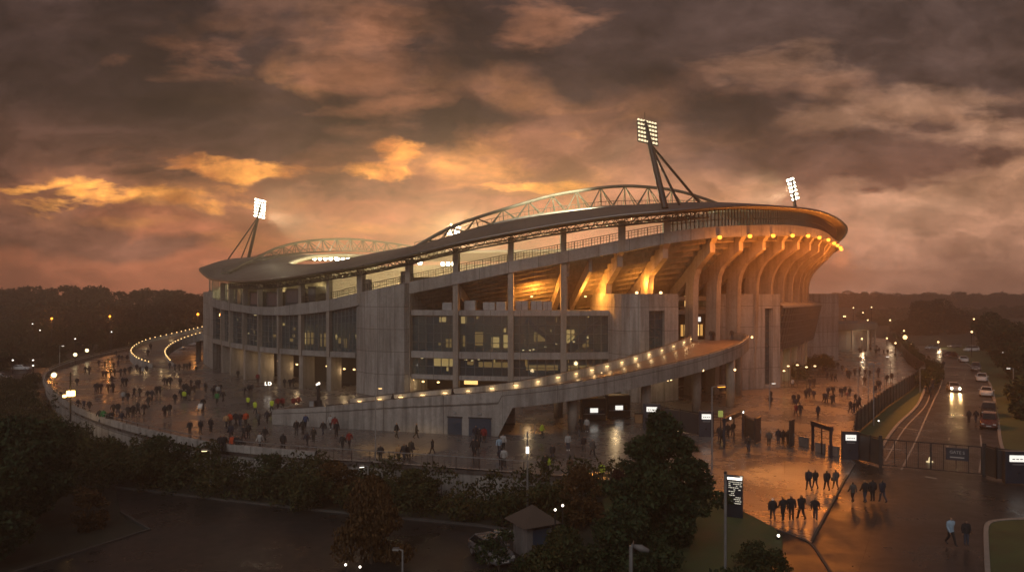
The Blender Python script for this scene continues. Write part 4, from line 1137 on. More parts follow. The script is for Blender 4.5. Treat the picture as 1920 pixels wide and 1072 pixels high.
# kiosk fronts with white lit signs under the ramp
for (px, py, lab) in ((1114, 769, 'left'), (1161, 764, 'right')):
    c = W(px, py, 94 if px < 1140 else 97); e = empty('ticket_kiosk', (c.x, c.y, 0), 0.06, 'dark kiosk front under the ramp with white lit sign, %s of the pair' % lab, 'kiosk', 'kiosks under the ramp')
    m = MB(); m.box((0, 1.0, 0), (3.0, 1.8, 2.75)); m.build('body', M_DARKWALL, e, bevel=0.03)
    m = MB(); m.box((0, 0.05, c.z - 0.28), (1.0, 0.08, 0.56)); m.build('lit_sign', M_SIGN, e)
    m = MB(); m.box((0, 0.06, 0.9), (2.4, 0.06, 0.75)); m.build('counter_window', M_CARGLASS, e)
    m = MB(); m.box((0, -0.05, 0.82), (2.7, 0.35, 0.06)); m.build('counter', M_GALV, e)
e = empty('litter_bin', (*G(1197, 792)[:2], 0), 0, 'tan wooden-clad bin beside the ramp pillar near the dark gate panel', 'bin')
m = MB(); m.box((0, 0, 0), (0.9, 0.7, 1.1)); m.build('body', plain('tan_board', (0.3, 0.17, 0.08)), e, bevel=0.03)
m = MB(); m.box((0, 0, 1.1), (1.0, 0.8, 0.08)); m.build('lid', M_DKSTEEL, e)

# ================================================================ FAR LEFT RAMP
LR = empty('concrete_ramp', (-80, 180, 0), 0, 'curved ramp edged with bulbs climbing behind the left end of the stadium', 'ramp')
ol = spl([(-78.5, 163.5, 0.0), (-85.0, 169.0, 0.9), (-90.2, 177.0, 2.2), (-91.0, 185.5, 3.8), (-85.5, 190.5, 5.4), (-80.5, 194.0, 6.7), (-74, 197.5, 8.2), (-67, 200.5, 9.2)], 6)
il = spl([(-73.0, 161.8, 0.0), (-77.2, 167.5, 0.9), (-80.6, 173.6, 2.2), (-80.8, 179.2, 3.8), (-77.6, 183.2, 5.4), (-71.8, 185, 6.7), (-68.0, 187.5, 8.2), (-63.0, 190, 9.2)], 6)
m = MB(); m.sheet([stack(ol, 0), stack(il, 0)]); pbuild(m, LR, 'deck', M_DECK)
m = wallstrip(ol, 0.3, lambda i: max(ol[i].z - 1.0, -0.2), lambda i: ol[i].z + 0.75, -1); pbuild(m, LR, 'outer_parapet', M_RAMP)
m = wallstrip(il, 0.3, lambda i: max(il[i].z - 1.0, -0.2), lambda i: il[i].z + 0.75, 1); pbuild(m, LR, 'inner_parapet', M_RAMP)
m = MB(); m.tube([p + Vector((0, 0, 0.9)) for p in ol], 0.05, 5); m.tube([p + Vector((0, 0, 0.9)) for p in il], 0.05, 5); pbuild(m, LR, 'handrail', M_GALV)
for i in range(2, 16, 3):                    # lit nosing strips across the deck
    m = MB(); a, b = ol[i], il[i]; m.bar(a + Vector((0, 0, .04)), b + Vector((0, 0, .04)), 0.3, 0.05); pbuild(m, LR, 'nosing', M_KERB)
for P in (ol, il):
    for i in range(2 if P is ol else 4, len(P), 1 if i else 1):
        if P is il and i > 30: continue
        q = P[i] + Vector((0, 0, 0.98)); m = MB(); m.ball((q.x, q.y, q.z), 0.11, 5); pbuild(m, LR, 'bulb', M_WARM)
for i in range(4, len(ol), 6):
    lamp('POINT', 'lamp_light', (ol[i] * 0.85 + il[i] * 0.15) + Vector((0, 0, 1.2)), 40, (1, 0.66, 0.3), None, 0.15)
for i in (8, 20): lamp('POINT', 'lamp_light', (il[i] * 0.85 + ol[i] * 0.15) + Vector((0, 0, 1.2)), 32, (1, 0.66, 0.3), None, 0.15)
for i in (26, 34):
    m = MB(); q = il[i].lerp(ol[i], 0.3); m.tube([(q.x, q.y, 0), (q.x, q.y, q.z - 0.2)], 0.6, 10); pbuild(m, LR, 'pillar', M_RIB)

# ================================================================ FENCES AND GATES ON THE RIGHT
def fence(P, h, label, solid=True, post=2.6):
    e = empty('boundary_fence', (P[0][0], P[0][1], 0), 0, label, 'fence')
    pts = [Vector((x, y, 0)) for x, y in P]
    m = MB()
    for a, b in zip(pts[:-1], pts[1:]):
        d = (b - a).normalized() * 0.0
        m.hexa([a + Vector((-.03, 0, 0.05)), b + Vector((-.03, 0, 0.05)), b + Vector((.03, 0, 0.05)), a + Vector((.03, 0, 0.05)), a + Vector((-.03, 0, h - .1)), b + Vector((-.03, 0, h - .1)), b + Vector((.03, 0, h - .1)), a + Vector((.03, 0, h - .1))])
    pbuild(m, e, 'mesh_panel', plain('fence_panel', (0.028, 0.03, 0.032), rough=0.5) if 'fence_panel' not in MATS else MATS['fence_panel'])
    m = MB()
    m.tube([p + Vector((0, 0, h)) for p in pts], 0.06, 4)
    pbuild(m, e, 'top_rail', M_DKSTEEL)
    n = 0
    for a, b in zip(pts[:-1], pts[1:]):
        k = max(1, int((b - a).length / post))
        for j in range(k):
            q = a.lerp(b, j / k); m = MB(); m.box((q.x, q.y, 0), (0.14, 0.14, h + 0.12)); pbuild(m, e, 'post', M_DKSTEEL); n += 1
            if n > 95: break
    return e
fence(FENCE[:8], 2.45, 'long dark panel fence between the orange plaza and the grass verge')
def text(body, size, loc, rot, mat, name, parent=None, extr=0.01, align='CENTER'):
    c = bpy.data.curves.new(name, 'FONT'); c.body = body; c.size = size; c.extrude = extr; c.align_x = align; c.align_y = 'CENTER'
    o = bpy.data.objects.new('tmp_text', c); COL.objects.link(o)
    dg = bpy.context.evaluated_depsgraph_get(); me = bpy.data.meshes.new_from_object(o.evaluated_get(dg))
    bpy.data.objects.remove(o); me.name = name; me.materials.clear(); me.materials.append(mat)
    q = bpy.data.objects.new(name, me); q.location = loc; q.rotation_euler = rot
    return link(q, parent)
# the big vehicle gate across the road
ga, gb = G(1651, 872), G(1845, 890)
ga, gb = Vector((ga.x, ga.y, -0.1)), Vector((gb.x, gb.y, -0.1))
GT = empty('vehicle_gate', ((ga + gb) / 2)[:], math.atan2(gb.y - ga.y, gb.x - ga.x), 'wide dark steel double gate with a sign, closed across the wet road', 'gate')
Lg = (gb - ga).length; hg = 2.55
for s in (-1, 1):
    leaf = MB(); x0, x1 = (-Lg / 2 + 0.2, -0.04) if s < 0 else (0.04, Lg / 2 - 0.2)
    for z in (0.12, hg - 0.05): leaf.box(((x0 + x1) / 2, 0, z), (x1 - x0, 0.07, 0.09))
    for k in range(5): leaf.box((x0 + (x1 - x0) * k / 4, 0, 0.12), (0.08, 0.07, hg - 0.1))
    for k in range(int((x1 - x0) / 0.16)): leaf.box((x0 + 0.16 * k, 0, 0.15), (0.012, 0.012, hg - 0.2))
    leaf.build('gate_leaf', M_DKSTEEL, GT)
for x in (-Lg / 2, Lg / 2):
    m = MB(); m.box((x, 0, 0), (0.3, 0.3, hg + 0.35)); m.build('gate_post', M_DKSTEEL, GT)
m = MB(); m.box((Lg * 0.25, -0.08, 1.2), (1.75, 0.06, 1.1)); sg = m.build('sign', M_NAVY, GT)
text('GATE S', 0.36, (Lg * 0.25, -0.12, 1.9), (PI / 2, 0, 0), M_LETTER, 'lettering', sg)
m = MB(); m.box((Lg * 0.25, -0.125, 1.42), (1.1, 0.01, 0.09)); m.build('lettering', M_LETTER, sg)
# fence right and left of the gate
P1 = [tuple(gb[:2]), tuple(G(1868, 897)[:2]), tuple(G(1930, 905)[:2])]
fence(P1, 2.6, 'dark fence running from the road gate to the right edge', post=2.0)
P2 = [tuple(G(1612, 862)[:2]), tuple(ga[:2])]
fence(P2, 2.5, 'short dark fence bay between the navy totem and the road gate', post=1.2)
def totem(px, py, w, h, label, sign=True, rz=0.0, dep=0.5, sgn_mat=M_SIGN, sw=0.62, sh=0.42):
    p = G(px, py); e = empty('sign_totem', (p.x, p.y, 0), rz, label, 'sign', 'totems along the entrance line')
    m = MB(); m.box((0, 0, 0), (w, dep, h)); m.build('body', M_NAVY, e, bevel=0.03)
    if sign:
        m = MB(); m.box((0.0, -dep / 2 - 0.02, h * 0.68), (w * sw, 0.05, h * 0.2)); s = m.build('lit_sign', sgn_mat, e)
        m = MB()
        for k in range(4): m.box((-w * sw * 0.3 + k * w * sw * 0.2, -dep / 2 - 0.05, h * 0.75), (w * sw * 0.14, 0.012, h * 0.025))
        m.build('lettering', M_DKSTEEL, s)
        m = MB(); m.box((0, -dep / 2 - 0.015, h * 0.58), (w * 0.5, 0.03, h * 0.03)); m.build('lettering', M_GALV, e)
    return e
totem(1594, 860, 1.55, 2.7, 'navy totem with small white lit sign left of the road gate', rz=-0.15)
totem(1324, 818, 1.6, 2.9, 'navy totem with white lit sign beyond the big dark tree', rz=-0.15)
totem(1222, 802, 2.0, 2.9, 'navy panel with white lit sign beside the ramp pillar', rz=-0.15)
totem(1908, 905, 2.2, 2.7, 'dark totem with white lit sign at the right edge behind the fence', rz=-0.1, sw=0.7)
# door leaves and lines of fence either side of the turnstiles
def slab_thing(px, py, w, h, rz, label, name='gate_panel'):
    p = G(px, py); e = empty(name, (p.x, p.y, 0), rz, label, 'gate panel', 'open gate leaves by the turnstiles')
    m = MB(); m.box((0, 0, 0.08), (w, 0.1, h)); m.build('panel', M_NAVY, e, bevel=0.02)
    m = MB(); m.box((-w / 2, 0, 0), (0.14, 0.16, h + 0.15)); m.build('post', M_DKSTEEL, e)
    m = MB(); m.box((w * 0.35, -0.09, 1.0), (0.05, 0.1, 0.3)); m.build('handle', M_GALV, e)
slab_thing(1421, 830, 1.6, 2.65, 0.9, 'dark open gate leaf standing left of the four people at the turnstiles')
slab_thing(1485, 838, 1.6, 2.75, 0.95, 'dark open gate leaf standing right of the four people at the turnstiles')
# portal frames
def portal(pxa, pya, pxb, pyb, h, label, lit=False):
    a, b = G(pxa, pya), G(pxb, pyb); c = (a + b) / 2; L = (b - a).length
    e = empty('entrance_portal', (c.x, c.y, 0), math.atan2(b.y - a.y, b.x - a.x), label, 'gate', 'entrance portals')
    for x in (-L / 2, L / 2): m = MB(); m.box((x, 0, 0), (0.22, 0.22, h)); m.build('post', M_NAVY, e)
    m = MB(); m.box((0, 0, h), (L + 0.3, 0.35, 0.45)); hd = m.build('header', M_NAVY, e, bevel=0.02)
    m = MB(); m.box((0.0, 0, 0), (0.1, 0.1, h)); m.build('post', M_DKSTEEL, e)
    if lit:
        for x in (-L * 0.28, L * 0.42):
            m = MB(); m.box((x, -0.2, h + 0.1), (0.25, 0.06, 0.22)); m.build('light', M_WHITELED, hd)
    return e
portal(1358, 838, 1393, 818, 2.6, 'dark portal frame with small white lights on its header', True)
portal(1524, 845, 1558, 858, 2.6, 'dark portal frame over the turnstiles left of the fence corner')
g1 = G(1351, 807); e = empty('notice_panel', (g1.x, g1.y, 0), -0.1, 'small yellow-green lit notice beside the lit portal', 'sign')
m = MB(); m.box((0, 0, 0), (0.08, 0.08, 2.1)); m.build('post', M_DKSTEEL, e); m = MB(); m.box((0, -0.06, 1.6), (0.55, 0.05, 0.75)); m.build('lit_sign', M_SIGNG, e)
for px, py, lab in ((1507, 836, 'first from left'), (1538, 848, 'second from left'), (1563, 854, 'third from left')):
    p = G(px, py); e = empty('turnstile', (p.x, p.y, 0), 0.5, 'waist-high steel turnstile under the right portal, %s' % lab, 'turnstile', 'turnstiles')
    m = MB(); m.box((0, 0, 0), (0.3, 1.1, 1.0)); m.build('cabinet', M_GALV, e, bevel=0.03)
    m = MB()
    for k in range(3): a = k * 2.1 + 0.4; m.tube([(0.15, 0, 0.85), (0.15 + 0.5 * abs(math.cos(a)) + .1, 0.3 * math.sin(a), 0.85 + 0.35 * math.sin(a))], 0.025, 5)
    m.build('arm', M_GALV, e)
def line_fence(a, b, h, label):
    return fence([tuple(G(*a)[:2]), tuple(G(*b)[:2])], h, label, post=2.4)
line_fence((1240, 802), (1312, 816), 2.5, 'dark fence between the ramp pillar and the navy totem behind the tree')
line_fence((1397, 818), (1414, 826), 2.3, 'short fence bay right of the lit portal')
# information board near the tree
p = G(1378, 968); e = empty('information_board', (p.x, p.y, -0.03), -0.42, 'tall black information board with lines of pale text, lit from its top edge', 'sign')
hb = 3.0; m = MB(); m.box((0, 0, 0), (1.1, 0.28, hb)); m.build('board', M_NAVY, e, bevel=0.02)
m = MB(); m.box((0, -0.17, hb - 0.3), (1.0, 0.05, 0.15)); m.build('light_strip', M_WHITELED, e)
m = MB(); rr = random.Random(3)
for k in range(11):
    z = hb - 0.5 - k * 0.135; x = -0.42; end = (-0.05 if 4 < k < 8 else 0.4)
    while x < end:
        w = rr.uniform(0.05, 0.16)
        if rr.random() < (0.85 if k < 8 else 0.7): m.box((x + w / 2, -0.155, z), (w, 0.015, 0.055))
        x += w + 0.035
m.box((0, -0.155, hb - 2.0), (0.84, 0.015, 0.05))
m.build('lettering', glow('board_text', (1, 0.9, 0.7), 0.6), e)
lamp('POINT', 'lamp_light', (p.x, p.y - 0.9, hb - 0.3), 12, (1, 0.9, 0.7), None, 0.1)
# illuminated letters standing on the plaza
p = G(502, 736); e = empty('illuminated_letters', (p.x, p.y, 0), 0, 'white lit letters L and D on two thin posts on the plaza', 'sign')
text('L', 0.8, (-0.3, 0, 1.45), (PI / 2, 0, 0), M_WHITELED, 'letter', e, 0.08); text('D', 0.8, (0.32, 0, 1.45), (PI / 2, 0, 0), M_WHITELED, 'letter', e, 0.08)
m = MB()
for x in (-0.3, 0.32): m.tube([(x, 0.1, 0), (x, 0.1, 1.3)], 0.05, 5)
m.build('post', M_GALV, e)
# dark pillar with camera heads left of the ramp foot, and a small white box beside it
p = G(597, 762); e = empty('camera_post', (p.x, p.y, 0), 0, 'stout dark post with cameras and small lamp by the ramp foot', 'post')
m = MB(); m.box((0, 0, 0), (0.8, 0.8, 0.9)); m.build('base', M_DKSTEEL, e, bevel=0.03)
m = MB(); m.tube([(0, 0, 0.9), (0, 0, 3.0)], 0.25, 8); m.build('mast', M_DKSTEEL, e)
m = MB(); m.box((-0.1, -0.3, 2.6), (0.3, 0.6, 0.25)); m.box((0.2, 0.2, 2.2), (0.3, 0.5, 0.25)); m.build('camera', M_NAVY, e)
m = MB(); m.ball((0.1, -0.1, 3.3), 0.18, 6); m.ball((-.2, -0.1, 3.15), 0.14, 6); m.build('lamp', M_WHITELED, e)
p = G(585, 764); e = empty('service_box', (p.x, p.y, 0), 0, 'small white service box beside the dark camera post', 'box')
m = MB(); m.box((0, 0, 0), (0.7, 0.6, 1.0)); m.build('body', M_WHITEWALL, e, bevel=0.03); m = MB(); m.box((0, -.31, 0.1), (0.55, 0.03, 0.8)); m.build('door', M_GALV, e)
# fly-over hedge boxes and planters by the third tower
# ================================================================ LAMP POSTS, CARS, HUT, SMALL THINGS
def shoebox(base, h, arm, label, group, lit=0.0, z0=0.0, col=(1.0, 0.9, 0.75), mat=None, r=0.09, e=0, spotcone=110, heads=1, headw=0.75):
    o = empty('lamp_post', (base[0], base[1], z0), 0, label, 'street lamp', group)
    m = MB(); m.tube([(0, 0, 0), (0, 0, h)], [r, r * 0.65], 7); m.build('pole', M_GALV, o)
    m = MB(); a = Vector((arm[0], arm[1], 0)); L = a.length or 1; d = a / L; rz = math.atan2(a.y, a.x)
    for k in range(heads):
        s = 1 if k == 0 else -1
        m = MB(); m.bar((0, 0, h - 0.05), (a.x * s, a.y * s, h + 0.05), 0.07); m.box((a.x * s + d.x * s * headw / 2, a.y * s + d.y * s * headw / 2, h - 0.02), (headw, 0.32, 0.14), rz); hd = m.build('lamp_head', M_GALV, o)
        if mat is not None:
            m = MB(); m.box((a.x * s + d.x * s * headw / 2, a.y * s + d.y * s * headw / 2, h - 0.07), (headw * 0.85, 0.27, 0.05), rz); m.build('lens', mat, hd)
    if e:
        lamp('SPOT', 'lamp_light', (base[0] + a.x, base[1] + a.y, z0 + h - 0.25), e, col, None, 0.15, (base[0] + a.x, base[1] + a.y, z0), spotcone, 0.9)
    return o
def at(px, py, z=0.0): return G(px, py, z)
# car park and bank lamps (unlit or barely lit pale heads)
def zpost(px, py_top, Y, z0, arm, label, **kw):
    t = W(px, py_top, Y); return shoebox((t.x, t.y), t.z - z0, arm, label, 'lamp posts along the bank', z0=z0, **kw)
zpost(140, 803, 88, -2.6, (-0.35, 0), 'pale lamp post among the bushes nearest the left wall', mat=M_GLOBE, headw=0.5)
zpost(395, 844, 71, -2.6, (-0.35, 0), 'pale lamp post in the bushes below the plaza railing group', mat=M_GLOBE, headw=0.5)
zpost(690, 873, 65, -2.6, (-0.3, -0.1), 'pale lamp post standing in the middle of the hedge bank', mat=M_WHITELED, headw=0.45)
zpost(755, 1030, 49, -2.5, (-0.25, 0), 'thin lamp post in the car park by the rusty drooping tree', headw=0.4)
# tall plaza lamp throwing a yellow pool
b = G(704, 866); o = shoebox((b.x, b.y), 7.0, (0.25, 0.1), 'tall slender lamp post throwing a yellow pool on the plaza', 'plaza lamp posts', mat=M_WARM, r=0.07, headw=0.35)
lamp('SPOT', 'lamp_light', (b.x + .4, b.y + .2, 6.7), 2600, (1.0, 0.6, 0.16), None, 0.1, (G(745, 842).x, G(745, 842).y, 0), 62, 0.5)
# tall post with lit box at the railing
b = W(989, 808, 60); o = empty('beacon_post', (b.x, b.y, -2.5), 0, 'tall thin post with a bright white box light in front of the plaza', 'street lamp')
hh = b.z + 2.5
m = MB(); m.tube([(0, 0, 0), (0, 0, hh)], [0.11, 0.05], 6); m.build('pole', M_GALV, o)
m = MB(); m.box((0, -0.05, hh - 1.75), (0.24, 0.2, 0.5)); m.build('light_box', M_WHITELED, o)
m = MB(); m.tube([(0, 0, hh - 0.5), (0, 0, hh - 0.1)], 0.09, 6); m.build('cap', M_GALV, o)
# near lamp at the bottom edge and the plain pole beside the information board
t = W(1183, 1022, 24); o = shoebox((t.x, t.y), t.z + 2.5, (0.06, -0.02), 'nearest street lamp with big pale oval head at the bottom edge', 'lamp posts along the bank', z0=-2.5, r=0.1, headw=0.01)
m = MB()
m.tube([(0.06, -0.02, t.z + 2.5), (0.3, -0.06, t.z + 2.5 - 0.06), (0.56, -0.1, t.z + 2.5 - 0.14)], [0.05, 0.12, 0.06], 8); m.build('lamp_head', M_WHITEWALL, o, True)
t = W(1360, 886, 38); o = empty('bare_pole', (t.x, t.y, -0.5), 0, 'plain grey pole rising in front of the information board', 'pole')
m = MB(); m.tube([(0, 0, 0), (0, 0, t.z + 0.5)], 0.075, 7); m.build('pole', M_GALV, o); m = MB(); m.ball((0, 0, t.z + 0.5), 0.09, 5); m.build('cap', M_DKSTEEL, o)
# globe lamps along the left wall
for px, py, lab, s in ((101, 706, 'round globe lamp nearest the bend of the left wall', .42), (141, 667, 'globe lamp between two others along the upper left wall', .40), (163, 659, 'farthest globe lamp along the upper left wall', .42)):
    q = W(px, py, {101: 128, 141: 172, 163: 186}[px]); o = empty('globe_lamp', (q.x, q.y, 0), 0, lab, 'street lamp', 'globe lamps on the left wall')
    m = MB(); m.tube([(0, 0, 0), (0, 0, q.z)], 0.07, 6); m.build('pole', M_DKSTEEL, o)
    m = MB(); m.ball((0, 0, q.z + 0.3), s, 8); m.build('globe', M_GLOBE, o, True)
    lamp('POINT', 'lamp_light', (q.x, q.y, q.z + 0.3), 120, (1, 0.75, 0.35), None, s)
b = G(132, 790); q = W(132, 737, b.y)
o = empty('lantern_post', (b.x, b.y, 0), 0, 'bright orange lantern on a dark post inside the left wall', 'street lamp')
m = MB(); m.tube([(0, 0, 0), (0, 0, q.z + 2.6)], 0.1, 6); m.build('pole', M_DKSTEEL, o)
m = MB(); m.box((0.05, 0, q.z - 0.35), (0.75, 0.6, 0.65)); m.box((-0.75, 0, q.z - 0.5), (0.3, 0.3, 0.3)); m.build('lantern', glow('lantern', (1, 0.6, 0.15), 9.0), o)
lamp('POINT', 'lamp_light', (b.x, b.y - 0.5, q.z), 260, (1, 0.55, 0.18), None, 0.3)
# tall post left of the wall
b = G(112, 690, -1); q = W(112, 648, b.y); o = shoebox((b.x, b.y), q.z + 1, (0.5, 0), 'tall lamp post with short twin heads above the upper left wall', 'lamp posts beyond the left wall', z0=-1, mat=M_WHITELED, headw=0.5)
# sodium lamps and small lights in the misty trees
def far_lamp(px, py, Y, lab, mat, s, e, col, zb=-1.5):
    q = W(px, py, Y); o = empty('far_street_lamp', (q.x, q.y, zb), 0, lab, 'street lamp', 'lamps in the misty distance')
    m = MB(); m.tube([(0, 0, 0), (0, 0, q.z - zb)], 0.12, 5); m.build('pole', M_DKSTEEL, o)
    m = MB(); m.ball((0, 0, q.z - zb), s, 6); m.build('lamp', mat, o, True)
    if e: lamp('POINT', 'lamp_light', (q.x, q.y - 0.6, q.z), e, col, None, s)
SOD = (1.0, 0.36, 0.08)
far_lamp(97, 597, 215, 'orange street lamp glowing in the trees at far left', M_ORANGE, .32, 1000, SOD)
far_lamp(206, 593, 215, 'orange street lamp in the misty trees above the upper left wall', M_ORANGE, .32, 1000, SOD)
far_lamp(371, 589, 225, 'orange street lamp glowing beside the left end of the stadium', M_ORANGE, .4, 1100, SOD)
for i, (px, py, Y) in enumerate(((61, 607, 230), (75, 619, 220), (209, 622, 215), (141, 635, 190), (24, 675, 165), (62, 675, 165), (62, 685, 160))):
    far_lamp(px, py, Y, 'small white light among the trees beyond the left wall, %s from the left' % ('third', 'fourth', 'last', 'fifth', 'first', 'second', 'lower second')[i], M_WHITELED, .17, 0, SOD)
RL_ = ((1600, 577, 300), (1634, 576, 310), (1618, 586, 300), (1582, 593, 270), (1585, 593, 272), (1627, 600, 270), (1669, 600, 260), (1826, 598, 240), (1588, 630, 230), (1606, 629, 225), (1616, 635, 215), (1663, 634, 235), (1695, 620, 240), (1697, 632, 215), (1679, 643, 205), (1710, 645, 225), (1759, 641, 225), (1822, 622, 190))
for i, (px, py, Y) in enumerate(RL_):
    ords = ['first', 'second', 'third', 'fourth', 'fifth', 'sixth', 'seventh', 'eighth', 'ninth', 'tenth', 'eleventh', 'twelfth', 'thirteenth', 'fourteenth', 'fifteenth', 'sixteenth', 'seventeenth', 'eighteenth']
    rank = sorted(range(len(RL_)), key=lambda k: RL_[k][0]).index(i)
    far_lamp(px, py, Y, 'warm point of light in the mist right of the stadium, %s from the left' % ords[rank], M_WARM2 if i != 13 else M_WARM, .26 if i != 13 else .6, 500 if i in (6, 9, 10, 13, 16) else 0, (1, 0.7, 0.4), 0)
# plaza lamp posts on the right, seen as dark uprights
RP = [(1609, 678, 760, 0), (1628, 680, 757, 1), (1638, 682, 797, 1), (1658, 668, 735, 0), (1670, 660, 712, 0), (1683, 662, 708, 0), (1622, 675, 700, 1)]
for i, (px, pt, pb, tw) in enumerate(RP):
    b = G(px, pb); t = W(px, pt, b.y)
    shoebox((b.x, b.y), t.z, (0.35, 0.0), 'slim dark lamp post along the orange plaza near the fence, %s from the left' % ['first', 'third', 'fourth', 'fifth', 'sixth', 'seventh', 'second'][i], 'lamp posts along the fence', r=0.08, heads=2 if tw else 1, mat=M_WHITELED if i in (0, 3) else None, headw=0.4)
for i, (px, pt, pb) in enumerate(((1725, 690, 735), (1900, 690, 745), (1886, 660, 700), (1443, 718, 768))):
    b = G(px, pb); t = W(px, pt, b.y)
    shoebox((b.x, b.y), t.z, (-0.5 if i in (1, 2) else 0.3, 0), ['slim post on the grass verge beside the far fence', 'lamp post with white head in the dark trees right of the parked cars', 'higher lamp post in the dark trees at the right edge', 'slim lamp post on the orange plaza by the third tower'][i], 'single posts on the right', mat=M_WHITELED if i in (1, 2, 3) else None, headw=0.5)
# ground lights
for px, py, lab in ((1647, 792, 'small white ground light on the grass verge'), (1459, 1010, 'small white ground light on the dark grass by the path')):
    p = G(px, py); o = empty('ground_light', (p.x, p.y, 0), 0, lab, 'light', 'ground lights')
    m = MB(); m.lathe([(0.12, 0), (0.12, 0.2), (0.05, 0.26)], 8); m.build('housing', M_DKSTEEL, o); m = MB(); m.ball((0, -0.06, 0.24), 0.1, 5); m.build('lens', M_WHITELED, o)
# orange light falling over the entrance paving: the floodlight on the bare pole's sister behind the trees
p = G(1338, 870)
o = shoebox((G(1335, 880).x, G(1335, 880).y), 7.5, (0.6, 0.2), 'sodium lamp post rising behind the big dark tree', 'plaza lamp posts', mat=M_ORANGE, r=0.08)
lamp('SPOT', 'lamp_light', (G(1335, 880).x + 0.8, G(1335, 880).y + 0.2, 7.3), 7600, (1.0, 0.44, 0.12), None, 0.2, (G(1530, 900).x, G(1530, 900).y, 0), 84, 0.9)

# ---------------------------------------------------------------- cars
def car_mesh(paint, kind='hatch'):
    o = empty('parked_car', (0, 0, 0))
    # stations along the length (x), front at -x... front looks along -y
    L = {'hatch': 4.2, 'suv': 4.5, 'saloon': 4.5}[kind]; hw = 0.9; H = {'hatch': 1.48, 'suv': 1.72, 'saloon': 1.42}[kind]
    belt = 0.92 if kind != 'suv' else 1.05
    st = [(-L / 2, .68, .28, .62), (-L / 2 + .12, .80, .22, .72), (-L / 2 + .5, .88, .2, .84), (-L / 2 + 1.15, hw, .2, belt), (0.2, hw, .2, belt + .02), (L / 2 - .7, hw, .2, belt + .02), (L / 2 - .15, .85, .24, belt), (L / 2, .74, .32, .8)]
    m = MB(); rows = []
    for y, w, zb, zt in st:
        rows.append([(-w * .8, y, zb), (-w, y, zb + .12), (-w * 1.01, y, (zb + zt) / 2), (-w * .96, y, zt - .06), (-w * .86, y, zt), (w * .86, y, zt), (w * .96, y, zt - .06), (w * 1.01, y, (zb + zt) / 2), (w, y, zb + .12), (w * .8, y, zb)])
    rows = [[r[i] for r in rows] for i in range(10)]
    m.sheet(rows + [rows[0]])
    n0 = len(m.v)
    for s in (0, -1): m.face([m.v.append(rows[i][s]) or len(m.v) - 1 for i in (range(10) if s else range(9, -1, -1))])
    rear = {'hatch': (L / 2 - .2, L / 2 - .75), 'suv': (L / 2 - .15, L / 2 - .5), 'saloon': (L / 2 - .65, L / 2 - 1.3)}[kind]
    cab = [(-L / 2 + 1.1, .80, belt - .02), (-L / 2 + 1.85, .66, H - .03), (0.1, .67, H), (rear[1], .64, H - .05), (rear[0], .78, belt - .02)]
    b = len(m.v)
    for y, w, z in cab: m.v += [(-w, y, z), (w, y, z)]
    for k in range(4): m.face((b + 2 * k, b + 2 * k + 1, b + 2 * k + 3, b + 2 * k + 2))
    # pillars are the body: glass panels sit a little proud of the sides
    lo = [(y, .82, belt - .02) for y, w, z in cab]
    for sg in (-1, 1):
        q = [(sg * .82, cab[0][0], belt - .02), (sg * .82, cab[4][0], belt - .02), (sg * .64, cab[3][0], H - .05), (sg * .66, cab[1][0], H - .03)]
        m.quad(*q)
    body = m.build('body', paint, o, True)
    md = body.modifiers.new('edge', 'EDGE_SPLIT'); md.split_angle = math.radians(35)
    def panel(a, b_, c, d, name, off):
        m = MB(); off = Vector(off); q = [Vector(v) for v in (a, b_, c, d)]; ce = sum(q, Vector()) / 4
        q = [ce + (v - ce) * .88 + off for v in q]; back = [v - off * 2 for v in q]
        m.hexa([back[0], back[1], back[2], back[3], q[0], q[1], q[2], q[3]]); return m.build(name, M_CARGLASS, o)
    panel((-.80, cab[0][0], belt), (.80, cab[0][0], belt), (.66, cab[1][0], H - .03), (-.66, cab[1][0], H - .03), 'windscreen', (0, -.02, .02))
    panel((-.78, cab[4][0], belt), (.78, cab[4][0], belt), (.64, cab[3][0], H - .05), (-.64, cab[3][0], H - .05), 'rear_window', (0, .02, .02))
    for sg in (-1, 1): panel((sg * .82, cab[0][0], belt), (sg * .82, cab[4][0], belt), (sg * .65, cab[3][0], H - .05), (sg * .66, cab[1][0], H - .03), 'side_window', (sg * .02, 0, .005))
    for sx in (-1, 1):
        for y in (-L / 2 + .85, L / 2 - .85):
            m = MB(); m.tube([(sx * .70, y, .32), (sx * .92, y, .32)], .32, 14); w = m.build('wheel', M_TYRE, o, False)
            m = MB(); m.tube([(sx * .90, y, .32), (sx * .935, y, .32)], .2, 10); m.build('rim', M_GALV, w)
    for sx in (-1, 1):
        m = MB(); m.box((sx * .58, -L / 2 + .03, .56), (.3, .12, .15)); m.build('headlight', M_LETTER, o)
        m = MB(); m.box((sx * .64, L / 2 - .03, .68), (.2, .1, .2)); m.build('tail_light', M_TAIL, o)
        m = MB(); m.box((sx * .98, -L / 2 + 1.45, belt), (.18, .12, .12)); m.build('mirror', paint, o)
    m = MB(); m.box((0, -L / 2 - .01, .36), (.5, .04, .12)); m.build('number_plate', M_LETTER, o)
    return o
CARP = {}
def paint(name, col): 
    if name not in CARP: CARP[name] = plain('car_paint_' + name, col, rough=0.25, var=0.08, coat=0.6)
    return CARP[name]
protos = {}
for nm, col in (('white', (.5, .5, .5)), ('silver', (.28, .28, .29)), ('grey', (.1, .1, .105)), ('black', (.014, .014, .016)), ('red', (.08, .02, .015))):
    for kd in ('hatch', 'suv', 'saloon'):
        protos[nm, kd] = (nm, col, kd)
built = {}
